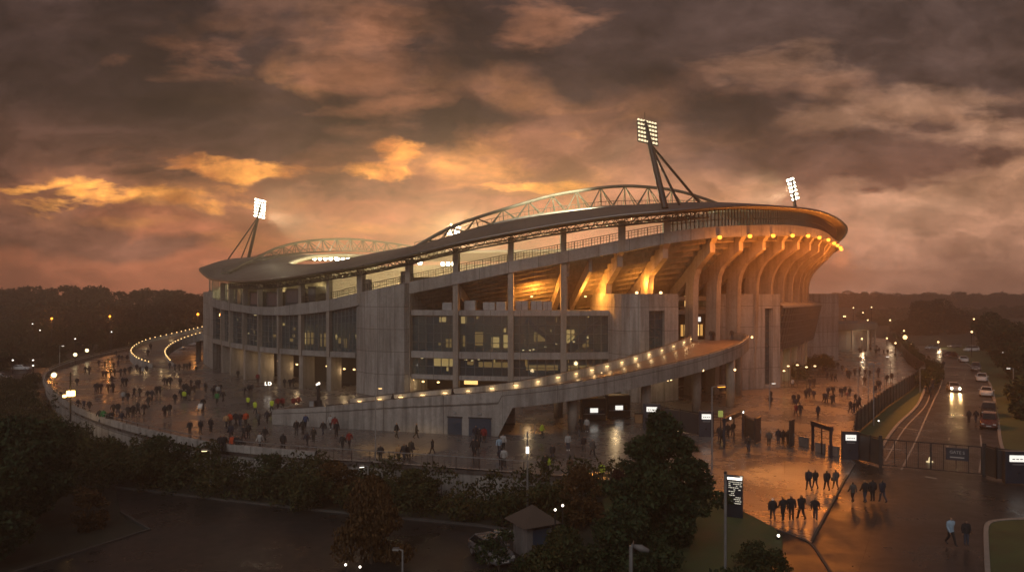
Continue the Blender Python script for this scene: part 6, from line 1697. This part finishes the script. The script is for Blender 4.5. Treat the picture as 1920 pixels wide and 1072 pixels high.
    def shell(name, keep, infl):
        m = MB(); mp = {}
        for f, k in zip(body.polygons, kinds):
            if not keep(k, f.center): continue
            idx = []
            for vi in f.vertices:
                if vi not in mp:
                    v = body.vertices[vi]; mp[vi] = len(m.v); m.v.append(tuple(v.co + v.normal * infl))
                idx.append(mp[vi])
            m.face(idx)
        mm = bpy.data.meshes.new(name); mm.from_pydata(m.v, [], m.f); mm.polygons.foreach_set('use_smooth', [True] * len(mm.polygons)); mm.update()
        return mm
    coat = shell('coat', lambda k, c: k in ('torso', 'arm') or (k in ('hip', 'leg') and c.z > 0.82), 0.024)
    trou = shell('trousers', lambda k, c: k in ('leg', 'hip') and c.z < 0.98, 0.012)
    shoeL = shell('shoe', lambda k, c: k == 'foot' and c.x > 0, 0.014); shoeR = shell('shoe', lambda k, c: k == 'foot' and c.x <= 0, 0.014)
    hair = shell('hair', lambda k, c: k == 'head' and (c.z > 1.665 or (c.z > 1.57 and c.y > 0.0)), 0.014)
    body.materials.clear(); body.materials.append(M_SKIN)
    for f in body.polygons: f.material_index = 0
    return dict(body=body, coat=coat, trousers=trou, shoe=shoeL, shoe2=shoeR, hair=hair)
POSES = {k: person_proto(k) for k in ('walk', 'walk_far', 'stand', 'phone', 'stroll')}
for P in POSES.values():
    for k, mt in (('coat', M_CLO['d']), ('trousers', M_TROU[0]), ('shoe', M_SHOE), ('shoe2', M_SHOE), ('hair', M_HAIR)): P[k].materials.append(mt)
prs = random.Random(4)
def put_person(px, py, c, label, group, z=0.0, loc=None, yaw=None, pose=None, scale=None, hat=None, trou=None):
    p = Vector(loc) if loc else G(px, py, z)
    pose = pose or prs.choice(('walk', 'walk_far', 'stand', 'stroll', 'walk'))
    Pm = POSES[pose]
    o = bpy.data.objects.new('person', Pm['body']); COL.objects.link(o); o.location = p
    s = scale or prs.uniform(0.9, 1.04); o.scale = (s * prs.uniform(0.98, 1.1), s * 1.04, s)
    o.rotation_euler = (0, 0, yaw if yaw is not None else prs.choice((0, PI)) + prs.uniform(-.5, .5))
    tag(o, label, 'person', group)
    shoem = M_SHOE if c != 'w' else M_HATW
    for k in ('coat', 'trousers', 'shoe', 'shoe2', 'hair'):
        mt = {'coat': M_CLO[c], 'trousers': M_TROU[trou if trou is not None else prs.choice((0, 0, 0, 1, 2))], 'shoe': shoem, 'shoe2': shoem, 'hair': hat or prs.choice((M_HAIR, M_HAIR, M_HAIR, M_HAIRB))}[k]
        ch = bpy.data.objects.new(k.rstrip('2'), Pm[k]); COL.objects.link(ch); ch.parent = o
        ch.material_slots[0].link = 'OBJECT'; ch.material_slots[0].material = mt
    if p.y < 140 and prs.random() < 0.28:                      # a rucksack or a shoulder bag
        ch = bpy.data.objects.new('bag', BAGS[prs.random() < .5]); COL.objects.link(ch); ch.parent = o
        ch.material_slots[0].link = 'OBJECT'; ch.material_slots[0].material = prs.choice((M_CLO['k'], M_CLO['c'], M_CLO['y'], M_CLO['n'], M_CLO['k']))
    return o
def bag_mesh(kind):
    m = MB()
    if kind: m.hexa([(-.15, .13, 1.02), (.15, .13, 1.02), (.14, .30, 1.02), (-.14, .30, 1.02), (-.13, .13, 1.42), (.13, .13, 1.42), (.11, .24, 1.44), (-.11, .24, 1.44)])
    else: m.hexa([(.26, -.16, .78), (.36, -.14, .78), (.36, .16, .78), (.26, .16, .78), (.25, -.14, 1.02), (.33, -.12, 1.02), (.33, .14, 1.02), (.25, .14, 1.02)]); m.bar((.29, 0, 1.02), (-.12, 0, 1.46), .035)
    o = m.build('bag', M_CLO['k'], None, False, 0.0); me = o.data; bpy.data.objects.remove(o); return me
BAGS = {True: bag_mesh(True), False: bag_mesh(False)}
ORD = ['first', 'second', 'third', 'fourth', 'fifth', 'sixth', 'seventh', 'eighth', 'ninth', 'tenth']
CN = {'d': 'dark coat', 'k': 'charcoal coat', 'n': 'navy coat', 'v': 'yellow hi-vis jacket', 'o': 'orange hi-vis jacket', 'r': 'red top', 'w': 'white top', 'b': 'blue coat', 's': 'pale blue jacket', 't': 'tan coat', 'g': 'bright green vest', 'c': 'brown coat', 'y': 'grey coat'}
VIEW = {'A': (60, 640, 5.36), 'B': (280, 660, 5.36), 'C': (540, 740, 6.0), 'D': (840, 740, 5.956), 'E': (1400, 620, 5.956), 'Fv': (1200, 760, 5.956), 'H': (1320, 760, 3.2)}
def crowd(view, place, spots, group, **kw):
    """spots: 'x,y' or 'x,yC' with a coat letter; in the view's own coordinates"""
    ox, oy, s = VIEW[view]; L = []
    for t in spots.split():
        c = 'd'
        if t[-1].isalpha(): c, t = t[-1], t[:-1]
        else: c = prs.choice('dddkkn')
        x, y = t.split(','); L.append((ox + float(x) / s, oy + float(y) / s, c))
    order = sorted(range(len(L)), key=lambda i: L[i][0])
    for r, i in enumerate(order):
        px, py, c = L[i]; cn = CN[c]
        if len(L) == 1: lab = 'person in %s %s' % (cn, place)
        else: lab = '%s from left in %s, %s' % (ORD[r], cn, place)
        kk = dict(kw)
        if 'yaw' in kk: kk['yaw'] += prs.uniform(-.35, .35)
        put_person(px, py, c, lab, group, **kk)
GL, GM, GR, GF = 'people crossing the left plaza', 'people in front of the ramp', 'people on the orange plaza', 'people near the entrance and road'
crowd('A', 'pair near the upper left wall', '537,330 575,335', GL)
crowd('A', 'loose five near the far bend of wall', '672,260 733,265 766,235 805,230 822,280', GL)
crowd('A', 'four closest to the left ramp edge', '848,150 873,200 907,200 957,195', GL)
crowd('A', 'alone left of the ramp foot', '865,260', GL)
crowd('A', 'four abreast left of the ramp foot', '712,375 745,370 790,350 830,350', GL)
crowd('A', 'four just below the ramp foot corner', '893,355 933,345 975,330 993,320', GL)
crowd('A', 'five gathered at the ramp foot corner', '1052,310 1088,335 1112,335w 1150,330 1152,250', GL)
crowd('A', 'walking with something wide near the globe lamp', '453,450', GL)
crowd('A', 'alone above the middle pair of the plaza', '803,430', GL)
crowd('A', 'trio left of centre on left plaza', '637,510 659,515 694,520', GL)
crowd('A', 'pair right of the trio on left plaza', '767,520 815,515', GL)
crowd('A', 'pair halfway to the ramp foot', '910,460 946,455', GL)
crowd('A', 'pair with one pale top, mid plaza', '916,605w 961,610', GL)
crowd('A', 'pair side by side in middle of left plaza', '1027,570 1080,570', GL)
crowd('A', 'trio one behind another, mid plaza', '1163,590 1207,595 1172,665', GL)
crowd('A', 'pair right of the mid plaza trio', '1253,545 1290,545', GL)
crowd('A', 'tight trio in the plaza middle', '1330,450 1355,460 1390,450', GL)
crowd('A', 'alone below the left stadium end', '1490,460', GL)
crowd('A', 'alone left of the seated steward', '1436,630', GL)
crowd('A', 'row of three right of the orange lantern', '463,695 521,700 577,705', GL)
crowd('A', 'pair behind the wall group of four', '818,740 865,745', GL)
crowd('A', 'row of four in front of plaza wall', '963,770 1015,770 1063,735 1127,740', GL)
crowd('A', 'pair left of the three standing near rail', '1335,765 1382,745', GL)
crowd('A', 'leaning at the plaza wall', '680,812 718,818g 770,835 800,840', GL)
crowd('A', 'walking close to the wall, alone', '902,840', GL)
crowd('A', 'standing in a row of three near the rail', '1585,935 1692,930', GL, pose='stand')
crowd('B', 'six beside the ramp foot bulbs', '205,175 255,185 300,190 350,185 378,185 408,180', GL)
crowd('B', 'dense knot left of the green vest', '345,420 370,400 388,425 405,440 420,370 455,420 480,370 497,372', GL)
crowd('B', 'group with hi-vis left of green vest', '320,470 350,490v 370,480', GL)
crowd('B', 'faint and alone in the plaza middle', '565,405', GL)
crowd('B', 'group round the bright green vest', '640,450 658,420 680,520g 710,420 740,500 690,440w', GL)
crowd('B', 'trio near the lit letters', '955,440 1000,420 1028,415', GL)
crowd('B', 'steward left of the ramp end', '992,555v', GL)
crowd('B', 'steward nearer the ramp end', '1062,620v', GL)
crowd('B', 'steward standing against the ramp end', '1230,600v', GL)
crowd('B', 'four behind the low ramp end', '1293,575r 1340,570r 1450,565r 1500,560r', GL)
crowd('B', 'under the arcade columns', '1088,310r 1160,290 1250,290 1360,360 1413,360 1448,350 890,260', GL)
crowd('B', 'at right end of the standing three', '618,805', GL, pose='stand')
crowd('B', 'five stewards and fans abreast', '773,755t 810,750o 868,745 912,745 970,740o', GL)
crowd('B', 'faint, right of the orange steward', '1097,740y', GM)
crowd('B', 'pair at the ramp wall end with white bag', '1182,715 1240,710', GM)
crowd('B', 'three behind the railing group', '820,880 948,890 995,865', GM)
crowd('B', 'five leaning on the plaza railing', '715,1000 750,1000 835,1000o 880,1000 915,1005', GM)
crowd('B', 'pair right of the railing five', '1112,980w 1160,900', GM)
crowd('B', 'large figure alone right of the railing pair', '1345,1000', GM, scale=1.1)
crowd('B', 'six in front of the low ramp wall', '1478,835 1543,830 1570,770b 1585,950 1650,910 1710,740', GM)
crowd('C', 'group with red top by the ramp wall', '395,455 478,390w 528,410r 545,475', GM)
crowd('C', 'pair left of the yellow light pool', '615,630 690,590r', GM)
crowd('C', 'passing the concrete wall under the ramp', '1220,485 1445,490', GM, yaw=1.6)
crowd('C', 'walking left, right of the yellow pool', '1625,670', GM, yaw=-1.6, pose='walk')
crowd('C', 'striding through the yellow light pool', '1040,760', GM, pose='walk', yaw=0.5)
crowd('C', 'four at the rail right of the pool', '1245,750t 1305,755 1330,750 1385,700', GM)
crowd('D', 'cluster before the blue doors', '285,680 325,680 310,520 350,530 400,540r', GM)
crowd('D', 'four to right of the blue doors', '570,650s 615,620w 590,800 625,805w', GM)
crowd('D', 'steward walking under the ramp', '1050,480v', GM, yaw=1.4)
crowd('D', 'trio with steward at the rail end', '1085,890 1110,885v 1165,750', GM)
crowd('D', 'yellow collar steward left of the big tree', '1362,910c', GM)
crowd('D', 'six strolling beneath the ramp deck', '1340,620w 1515,635 1613,690y 1453,465 1490,400 1550,410w', GM)
crowd('D', 'steward standing close to the big dark tree', '1715,965v', GM, pose='stand')
crowd('E', 'pair left of the third tower lamp', '270,780 265,850', GR)
crowd('E', 'at the foot of the third tower', '335,630', GR)
crowd('E', 'alone in front of the long hedge', '512,640w', GR)
crowd('E', 'five nearest the turnstiles', '525,830 575,830 548,870 550,960r 600,960', GR)
crowd('E', 'five abreast below the hedge', '660,760 672,745 700,740 748,770 705,640', GR)
crowd('E', 'alone at the hedge corner', '750,630', GR)
crowd('E', 'alone with elbows out, mid plaza', '797,980', GR, pose='stand')
crowd('E', 'six in the middle of orange plaza', '865,810 890,820 910,730 963,730 955,830 970,825', GR)
crowd('E', 'family right of the middle six', '1050,740 1065,740 1098,720 1150,740', GR)
o_ = VIEW['E']; put_person(o_[0] + 1123 / o_[2], o_[1] + 757 / o_[2], 'r', 'small child beside the family on the orange plaza', GR, scale=0.6)
crowd('E', 'five along the fence near the gate', '1160,920 1200,920 1215,820 1260,865 1240,890', GR)
crowd('E', 'six along the hedge end', '810,510 855,490 897,545 950,560 992,570 880,480', GR)
crowd('E', 'ten filling the far middle plaza', '1067,460 1020,430 1115,500t 1150,540 1130,530 1207,510 1258,500 1325,510 1370,530 1316,610', GR)
crowd('E', 'pair between the dark lamp posts', '1475,490 1470,520', GR)
crowd('E', 'pair by the fence, far along', '1570,590 1620,560', GR)
crowd('E', 'trio pressed against the fence', '1435,720 1460,660 1485,660', GR)
crowd('E', 'hazy figures at the far walkway', '1280,280 1320,270 1380,240 1440,265 1455,260 1480,250 1530,280 1575,270 1660,320', GR)
crowd('E', 'distant haze trio by the pavilion', '1370,200 1450,215 1260,250', GR)
crowd('Fv', 'waiting under the lit portal', '885,390 915,440 980,360 1040,340', GF)
crowd('Fv', 'raising a phone between gate leaves', '1213,520', GF, pose='phone', yaw=-0.6)
crowd('Fv', 'waiting between the open gate leaves', '1440,450y 1545,430 1600,430 1655,440', GF, pose='stand')
crowd('H', 'four walking away on the orange light', '628,510 668,500 737,510 790,505y', GF, yaw=PI)
crowd('H', 'four abreast on the dark road', '893,580y 967,585 1012,575 1070,580n', GF, yaw=PI)
crowd('H', 'coming down past the board', '475,690 524,685 585,685 668,685', GF)
ox, oy, s = VIEW['H']
put_person(ox + 412 / s, oy + 690 / s, 'd', 'person with white hat, leftmost of those coming past the board', GF, hat=M_HATW)
put_person(ox + 1480 / s, oy + 835 / s, 's', 'person in pale blue jacket on the dark road at lower right', GF, yaw=0.2, trou=0, pose='walk')
put_person(ox + 1573 / s, oy + 838 / s, 'd', 'person in dark jacket and jeans beside the pale blue jacket', GF, yaw=0.0, trou=1, pose='stand')
put_person(ox + 1590 / s, oy + 103 / s, 'd', 'left of the pair walking on the road beside the parked cars', GF, z=-.09, yaw=PI)
put_person(ox + 1632 / s, oy + 105 / s, 'd', 'right of the pair walking on the road beside the parked cars', GF, z=-.09, yaw=PI)
put_person(1744, 700, 'd', 'left of two hazy people standing on the far road', GF, z=-.09)
put_person(1752, 700, 'd', 'right of two hazy people standing on the far road', GF, z=-.09)
put_person(1769, 691, 'd', 'single hazy person on the line of the far road', GF, z=-.09)
# on the ramps
q, dd = on_front(725, -1.5); put_person(0, 0, 'd', 'person low on the near ramp beside the first lamps', GM, loc=(q.x, q.y + .6, q.z), yaw=1.7)
q, dd = on_front(838, -1.6); put_person(0, 0, 'k', 'person walking up the near ramp above the doors', GM, loc=(q.x, q.y + .6, q.z), yaw=1.7)
for i, (px, Y) in enumerate(((1333, 118.5), (1337, 119), (1372, 119.5))):
    put_person(0, 0, 'd', 'person standing on the ramp landing, %s from left' % ORD[i], GM, loc=((px - 960) * Y / F, Y, 8.6), pose='stand')
for i in (10, 14):
    q = ol[i].lerp(il[i], .5); put_person(0, 0, 'd', 'person climbing the left ramp, %s one' % ('lower' if i == 10 else 'upper'), GL, loc=q)
# cyclists on the road and a wheeled pushchair on the plaza
def bicycle(px, py, yaw, lab, z=-.09):
    p = G(px, py, z); o = empty('bicycle', p, yaw, lab, 'bicycle', 'bicycles on the road')
    for y in (-.52, .52):
        m = MB(); m.tube([(0, y + .33 * math.cos(a), .34 + .33 * math.sin(a)) for a in np.linspace(0, 2 * PI, 17)], .022, 5, cap=False); w = m.build('wheel', M_TYRE, o)
    m = MB()
    for a, b in (((0, -.52, .34), (0, -.42, .95)), ((0, -.45, .8), (0, .12, .36)), ((0, .12, .36), (0, .22, .88)), ((0, -.43, .86), (0, .2, .8)), ((0, .12, .36), (0, .52, .34)), ((0, .52, .34), (0, .2, .8))): m.tube([a, b], .022, 5)
    m.build('frame', M_DKSTEEL, o)
    m = MB(); m.box((0, .24, .88), (.16, .26, .06)); m.build('saddle', M_TYRE, o); m = MB(); m.tube([(-.25, -.36, 1.02), (0, -.42, .98), (.25, -.36, 1.02)], .02, 5); m.build('handlebar', M_DKSTEEL, o)
    return o
for i, (px, py) in enumerate(((1749, 732), (1744, 745))):
    b = bicycle(px, py, -0.45, 'bicycle ridden in the narrow lane, %s of the two' % ('far one', 'near one')[i])
    put_person(px, py, 'd', 'cyclist in dark clothes in the narrow lane, %s of the two' % ('far one', 'near one')[i], GF, loc=Vector(b.location) + Vector((0, .1, .22)), yaw=-.45, pose='walk')
p = G(375, 771); o = empty('pushchair', (p.x, p.y, 0), 0.2, 'pale pushchair pushed across the middle of the left plaza', 'pushchair')
for x in (-.28, .28):
    for y in (-.35, .35):
        m = MB(); m.tube([(x, y + .13 * math.cos(a), .14 + .13 * math.sin(a)) for a in np.linspace(0, 2 * PI, 11)], .03, 5, cap=False); m.build('wheel', M_TYRE, o)
m = MB(); m.hexa([(-.24, -.35, .4), (.24, -.35, .4), (.24, .25, .35), (-.24, .25, .35), (-.26, -.4, .62), (.26, -.4, .62), (.26, .32, 1.0), (-.26, .32, 1.0)]); m.build('seat', M_HATW, o)
m = MB()
for x in (-.26, .26): m.tube([(x, -.35, .14), (x, .3, .7), (x, .62, 1.05)], .02, 5); m.tube([(x, .35, .14), (x, -.1, .5)], .02, 5)
m.tube([(-.26, .62, 1.05), (.26, .62, 1.05)], .025, 5); m.build('frame', M_GALV, o)
put_person(0, 0, 'd', 'person pushing the pale pushchair on the left plaza', GL, loc=(p.x, p.y + 1.0, 0), yaw=0.2, pose='walk')
SUN_EL, SUN_EL_LAMP, SUN_AZ, SUN_E, SUN_C = 25.0, 35.0, 200.0, 0.66, (1.0, 0.92, 0.86)
HAZE_D, HAZE_C, HAZE_G, EXPOSURE = 0.0013, (0.95, 0.74, 0.62), 0.5, 0.06
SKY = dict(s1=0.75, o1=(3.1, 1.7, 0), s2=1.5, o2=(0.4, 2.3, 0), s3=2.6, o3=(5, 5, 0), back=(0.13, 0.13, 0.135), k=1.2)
BANKS_DARK = [(150, 150, 430, 200, 1.0), (420, 235, 380, 85, .95), (60, 425, 210, 50, .8), (280, 455, 130, 26, .6), (330, 338, 150, 20, .7), (650, 352, 190, 30, .7), (840, 372, 160, 22, .5), (1500, 50, 560, 95, 1.0),
              (1150, 120, 210, 75, .8), (1620, 285, 240, 70, .9), (1800, 150, 220, 75, .9), (720, 235, 280, 55, .8), (1380, 200, 260, 60, .7), (1880, 215, 120, 25, .8), (1700, 355, 240, 16, .55), (1330, 300, 260, 60, .4), (920, 60, 150, 110, .75), (1860, 300, 90, 16, .7), (1850, 470, 160, 45, .35)]
BANKS_LIGHT = [(1450, 118, 130, 34, .9), (690, 110, 130, 110, .8), (700, 195, 120, 22, .9), (1020, 40, 90, 50, .7), (1660, 205, 190, 34, .75), (1750, 385, 260, 50, .7), (330, 95, 140, 45, .45), (1000, 330, 190, 70, .6), (480, 385, 420, 45, .7), (1850, 250, 130, 40, .7), (250, 360, 330, 45, .8), (780, 320, 240, 40, .55)]
BANKS_HOT = [(430, 325, 140, 22, .85), (700, 325, 80, 20, 1.0), (250, 372, 200, 24, .85), (1000, 352, 110, 20, .7), (735, 285, 40, 20, .75), (60, 340, 120, 12, .55)]
# ================================================================ SKY, SUN, AIR, CAMERA
world = bpy.data.worlds.new('World'); SC.world = world; world.use_nodes = True
nt = world.node_tree; nt.nodes.clear(); n = N(nt)
tc = n('ShaderNodeTexCoord'); D = tc.outputs['Generated']
sep = n('ShaderNodeSeparateXYZ', i_0=D); X, Y, Z = sep.outputs
den = n.math('ADD', n.math('MAXIMUM', Z, 0.0), 0.16)
cv = n('ShaderNodeCombineXYZ', i_0=n.math('DIVIDE', X, den), i_1=n.math('DIVIDE', Y, den), i_2=0.0).outputs[0]
def noise(vec, scale, det, rough, dist=0.0, off=(0, 0, 0)):
    return n('ShaderNodeTexNoise', i_Vector=n.vmath('ADD', vec, off), i_Scale=scale, i_Detail=det, i_Roughness=rough, i_Distortion=dist).outputs[0]
warp = n('ShaderNodeTexNoise', i_Vector=cv, i_Scale=1.6, i_Detail=4.0).outputs[1]
cw = n.vmath('ADD', cv, n.vmath('MULTIPLY', n.vmath('SUBTRACT', warp, (0.5, 0.5, 0.5)), (0.5, 0.5, 0.0)))
c1 = noise(cw, SKY['s1'], 9.0, 0.55, 0.2, SKY['o1'])
c2 = noise(cw, SKY['s2'], 8.0, 0.6, 0.3, SKY['o2'])
c3 = noise(cw, SKY['s3'], 7.0, 0.6, 0.0, SKY['o3'])
def lobe(direction, width):                  # 1 near a direction, falling off with angle
    d = Vector(direction).normalized()
    k = n.vmath('DOT_PRODUCT', D, tuple(d))
    return n.ramp(k, [(math.cos(width), 0.0), (1.0, 1.0)], 'EASE')
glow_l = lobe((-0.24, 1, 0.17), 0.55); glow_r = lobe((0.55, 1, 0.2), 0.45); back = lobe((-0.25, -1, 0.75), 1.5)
elev = Z
base = n.ramp(elev, [(0.0, (0.58, 0.185, 0.092)), (0.07, (0.48, 0.152, 0.07)), (0.2, (0.24, 0.092, 0.05)), (0.36, (0.10, 0.05, 0.036)), (0.7, (0.045, 0.034, 0.034))])
tan = n.ramp(elev, [(0.0, (0.76, 0.375, 0.24)), (0.1, (0.58, 0.29, 0.17)), (0.25, (0.20, 0.10, 0.064)), (0.4, (0.085, 0.055, 0.045)), (0.7, (0.045, 0.036, 0.036))])
side = n.ramp(n.math('DIVIDE', X, n.math('ADD', n.math('ABSOLUTE', Y), 0.05)), [(0.0, 0.0), (0.45, 1.0)])
base = n.mix(side, base, tan)
east = n.ramp(elev, [(0.0, (0.13, 0.135, 0.15)), (0.25, (0.12, 0.125, 0.14)), (0.7, (0.05, 0.05, 0.056))])
base = n.mix(n.ramp(n.math('MULTIPLY', Y, -1.0), [(0.0, 0.0), (0.5, 1.0)]), base, east)
# thin bright cloud and gaps
gapcol = n.mix(glow_l, n.mix(side, (0.62, 0.235, 0.09), (0.50, 0.25, 0.13)), (0.66, 0.26, 0.07))
hi = n.ramp(c2, [(0.50, 0.0), (0.60, 0.5), (0.70, 1.0)])
bandm = n.ramp(elev, [(0.03, 0.0), (0.09, 1.0), (0.2, 1.0), (0.34, 0.3), (0.6, 0.1)])
ahead = n.ramp(Y, [(0.0, 0.0), (0.2, 1.0)])
col = n.mix(n.math('MULTIPLY', n.math('MULTIPLY', hi, bandm), ahead), base, gapcol)
# dark cloud masses
dk = n.ramp(c1, [(0.36, 0.0), (0.47, 0.7), (0.58, 1.0)])
dkm = n.ramp(elev, [(0.03, 0.0), (0.09, 0.5), (0.17, 0.88), (0.3, 1.0)])
dark = n.mix(glow_l, n.mix(side, (0.036, 0.020, 0.017), (0.055, 0.031, 0.023)), (0.105, 0.048, 0.028))
dark = n.mix(n.ramp(c3, [(0.38, 0.0), (0.7, 0.55)]), dark, (0.13, 0.06, 0.04))
col = n.mix(n.math('MULTIPLY', n.math('MULTIPLY', dk, dkm), 0.5), col, dark)
# named cloud banks and gaps of this evening, placed by direction (u = sideways, v = up, for the half of the sky ahead)
ay = n.math('MAXIMUM', Y, 0.02)
uv = n('ShaderNodeCombineXYZ', i_0=n.math('DIVIDE', X, ay), i_1=n.math('DIVIDE', Z, ay), i_2=0.0).outputs[0]
uvs = n.vmath('MULTIPLY', uv, (1.0, 1.75, 0.0))
w2 = n('ShaderNodeTexNoise', i_Vector=uvs, i_Scale=5.0, i_Detail=6.0, i_Roughness=0.6).outputs[1]
uvw = n.vmath('ADD', uv, n.vmath('MULTIPLY', n.vmath('SUBTRACT', w2, (0.5, 0.5, 0.5)), (0.20, 0.085, 0.0)))
puff = n('ShaderNodeTexNoise', i_Vector=n.vmath('ADD', uvs, (3.3, 1.2, 0)), i_Scale=7.5, i_Detail=9.0, i_Roughness=0.58, i_Distortion=0.25).outputs[0]
puff2 = n('ShaderNodeTexNoise', i_Vector=n.vmath('ADD', n.vmath('MULTIPLY', uvs, (0.55, 1.0, 1.0)), (7.3, 4.2, 0)), i_Scale=11.0, i_Detail=9.0, i_Roughness=0.6, i_Distortion=0.3).outputs[0]
def field(banks):
    tot = None
    for px, py, rx, ry, k in banks:
        u0, v0 = (px - 960) / F, (HY - py) / F
        q = n.vmath('MULTIPLY', n.vmath('SUBTRACT', uvw, (u0, v0, 0)), (F / rx, F / ry, 0))
        f = n.math('MULTIPLY', n.math('SUBTRACT', 1.0, n.math('MULTIPLY', n.vmath('LENGTH', q), 0.62), True), k)
        tot = f if tot is None else n.math('MAXIMUM', tot, f)
    return n.math('MULTIPLY', tot, n.math('GREATER_THAN', Y, 0.05))
darks = field(BANKS_DARK); lights = field(BANKS_LIGHT); hots = field(BANKS_HOT)
def edge(fld, noi, a, b, amp): return n.math('MULTIPLY', n.ramp(n.math('ADD', fld, n.math('MULTIPLY', n.math('SUBTRACT', noi, 0.5), amp)), [(a, 0.0), ((a + b) / 2, 0.55), (b, 1.0)]), n.ramp(fld, [(0.02, 0.0), (0.28, 1.0)]))
dcol = n.mix(side, (0.024, 0.0145, 0.0135), (0.044, 0.027, 0.023)); dcol = n.mix(n.ramp(elev, [(0.05, 1.0), (0.22, 0.0)]), dcol, (0.17, 0.072, 0.045))
dcol = n.mix(1.0, dcol, n.ramp(puff2, [(0.3, 0.72), (0.7, 1.35)]), 'MULTIPLY')
col = n.mix(n.math('MULTIPLY', edge(darks, puff, 0.20, 0.50, 1.25), 0.93), col, dcol)
lcol = n.mix(side, (0.34, 0.13, 0.062), (0.33, 0.175, 0.105))
col = n.mix(n.math('MULTIPLY', edge(lights, puff2, 0.22, 0.80, 2.6), n.ramp(elev, [(0.16, 0.8), (0.3, 0.5)])), col, lcol)
col = n.mix(edge(hots, puff2, 0.30, 0.62, 2.6), col, n.mix(n.ramp(puff, [(0.4, 0.0), (0.62, 1.0)]), (0.58, 0.19, 0.05), (1.15, 0.47, 0.09)))
fine = n('ShaderNodeTexNoise', i_Vector=n.vmath('ADD', uvs, (1.7, 9.2, 0)), i_Scale=16.0, i_Detail=8.0, i_Roughness=0.62, i_Distortion=0.4).outputs[0]
bill = n('ShaderNodeTexNoise', i_Vector=n.vmath('ADD', n.vmath('MULTIPLY', uvw, (1.0, 1.9, 0.0)), (4.1, 6.6, 0)), i_Scale=4.6, i_Detail=10.0, i_Roughness=0.62, i_Distortion=0.35).outputs[0]
col = n.mix(1.0, col, n.ramp(bill, [(0.34, 0.5), (0.46, 0.82), (0.53, 1.14), (0.65, 1.62)]), 'MULTIPLY')
col = n.mix(1.0, col, n.ramp(puff, [(0.34, 0.80), (0.66, 1.25)]), 'MULTIPLY')
col = n.mix(1.0, col, n.ramp(fine, [(0.3, 0.84), (0.7, 1.18)]), 'MULTIPLY')
sky = n('ShaderNodeTexSky'); sky.sky_type = 'NISHITA'; sky.sun_disc = False
sky.sun_elevation = math.radians(SUN_EL); sky.sun_rotation = math.radians(SUN_AZ); sky.air_density = 2.0; sky.dust_density = 4.0
ni = n.mix(1.0, sky.outputs[0], (0.05, 0.05, 0.05, 1), 'MULTIPLY')
col = n.mix(1.0, col, n.mix(1.0, ni, (0.03, 0.03, 0.03, 1), 'MULTIPLY'), 'ADD')
col = n.mix(1.0, col, n.mix(back, (0, 0, 0), SKY['back']), 'ADD')  # unseen sky behind the camera, brightened as added fill for the facade
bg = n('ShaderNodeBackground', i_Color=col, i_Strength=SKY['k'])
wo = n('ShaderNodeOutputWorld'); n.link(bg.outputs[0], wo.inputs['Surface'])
world.cycles.sampling_method = 'MANUAL'; world.cycles.sample_map_resolution = 512

sd = bpy.data.lights.new('sun', 'SUN'); sd.energy = SUN_E; sd.angle = math.radians(40); sd.color = SUN_C
so = bpy.data.objects.new('sun', sd); COL.objects.link(so)
az, el = math.radians(SUN_AZ), math.radians(SUN_EL_LAMP)
sdir = Vector((math.sin(az) * math.cos(el), math.cos(az) * math.cos(el), math.sin(el)))
so.rotation_euler = (-sdir).to_track_quat('-Z', 'Y').to_euler()

# the misty air: one closed box of even density
m = MB(); m.box((0, 260, -5.5), (1700, 1500, 52.5))
hz, hn = newmat('misty_air')
pv = hn('ShaderNodeVolumePrincipled'); pv.inputs['Color'].default_value = (*HAZE_C, 1); pv.inputs['Density'].default_value = HAZE_D; pv.inputs['Anisotropy'].default_value = HAZE_G
ho = hn('ShaderNodeOutputMaterial'); hn.link(pv.outputs[0], ho.inputs['Volume'])
hob = m.build('haze', hz); hob['kind'] = 'stuff'

cd = bpy.data.cameras.new('camera'); cam = bpy.data.objects.new('camera', cd); COL.objects.link(cam)
cam.location = (0, 0, CH); cam.rotation_euler = (PI / 2, 0, 0)
cd.sensor_width = 36; cd.lens = 36 * F / 1920; cd.shift_y = (HY - 536) / 1920; cd.clip_end = 6000; cd.clip_start = 0.3
SC.camera = cam
SC.view_settings.view_transform = 'Standard'; SC.view_settings.look = 'None'; SC.view_settings.exposure = EXPOSURE; SC.view_settings.gamma = 1
SC.view_settings.use_curve_mapping = False
c = SC.cycles
c.max_bounces = 5; c.diffuse_bounces = 2; c.glossy_bounces = 2; c.transmission_bounces = 3; c.transparent_max_bounces = 10; c.volume_bounces = 0
c.sample_clamp_indirect = 2.0; c.sample_clamp_direct = 0.0; c.caustics_reflective = False; c.caustics_refractive = False; c.blur_glossy = 0.5
c.use_denoising = True; c.denoiser = 'OPENIMAGEDENOISE'; c.denoising_input_passes = 'RGB_ALBEDO_NORMAL'
c.use_adaptive_sampling = True; c.adaptive_threshold = 0.006; c.denoising_prefilter = 'ACCURATE'
c.use_light_tree = True
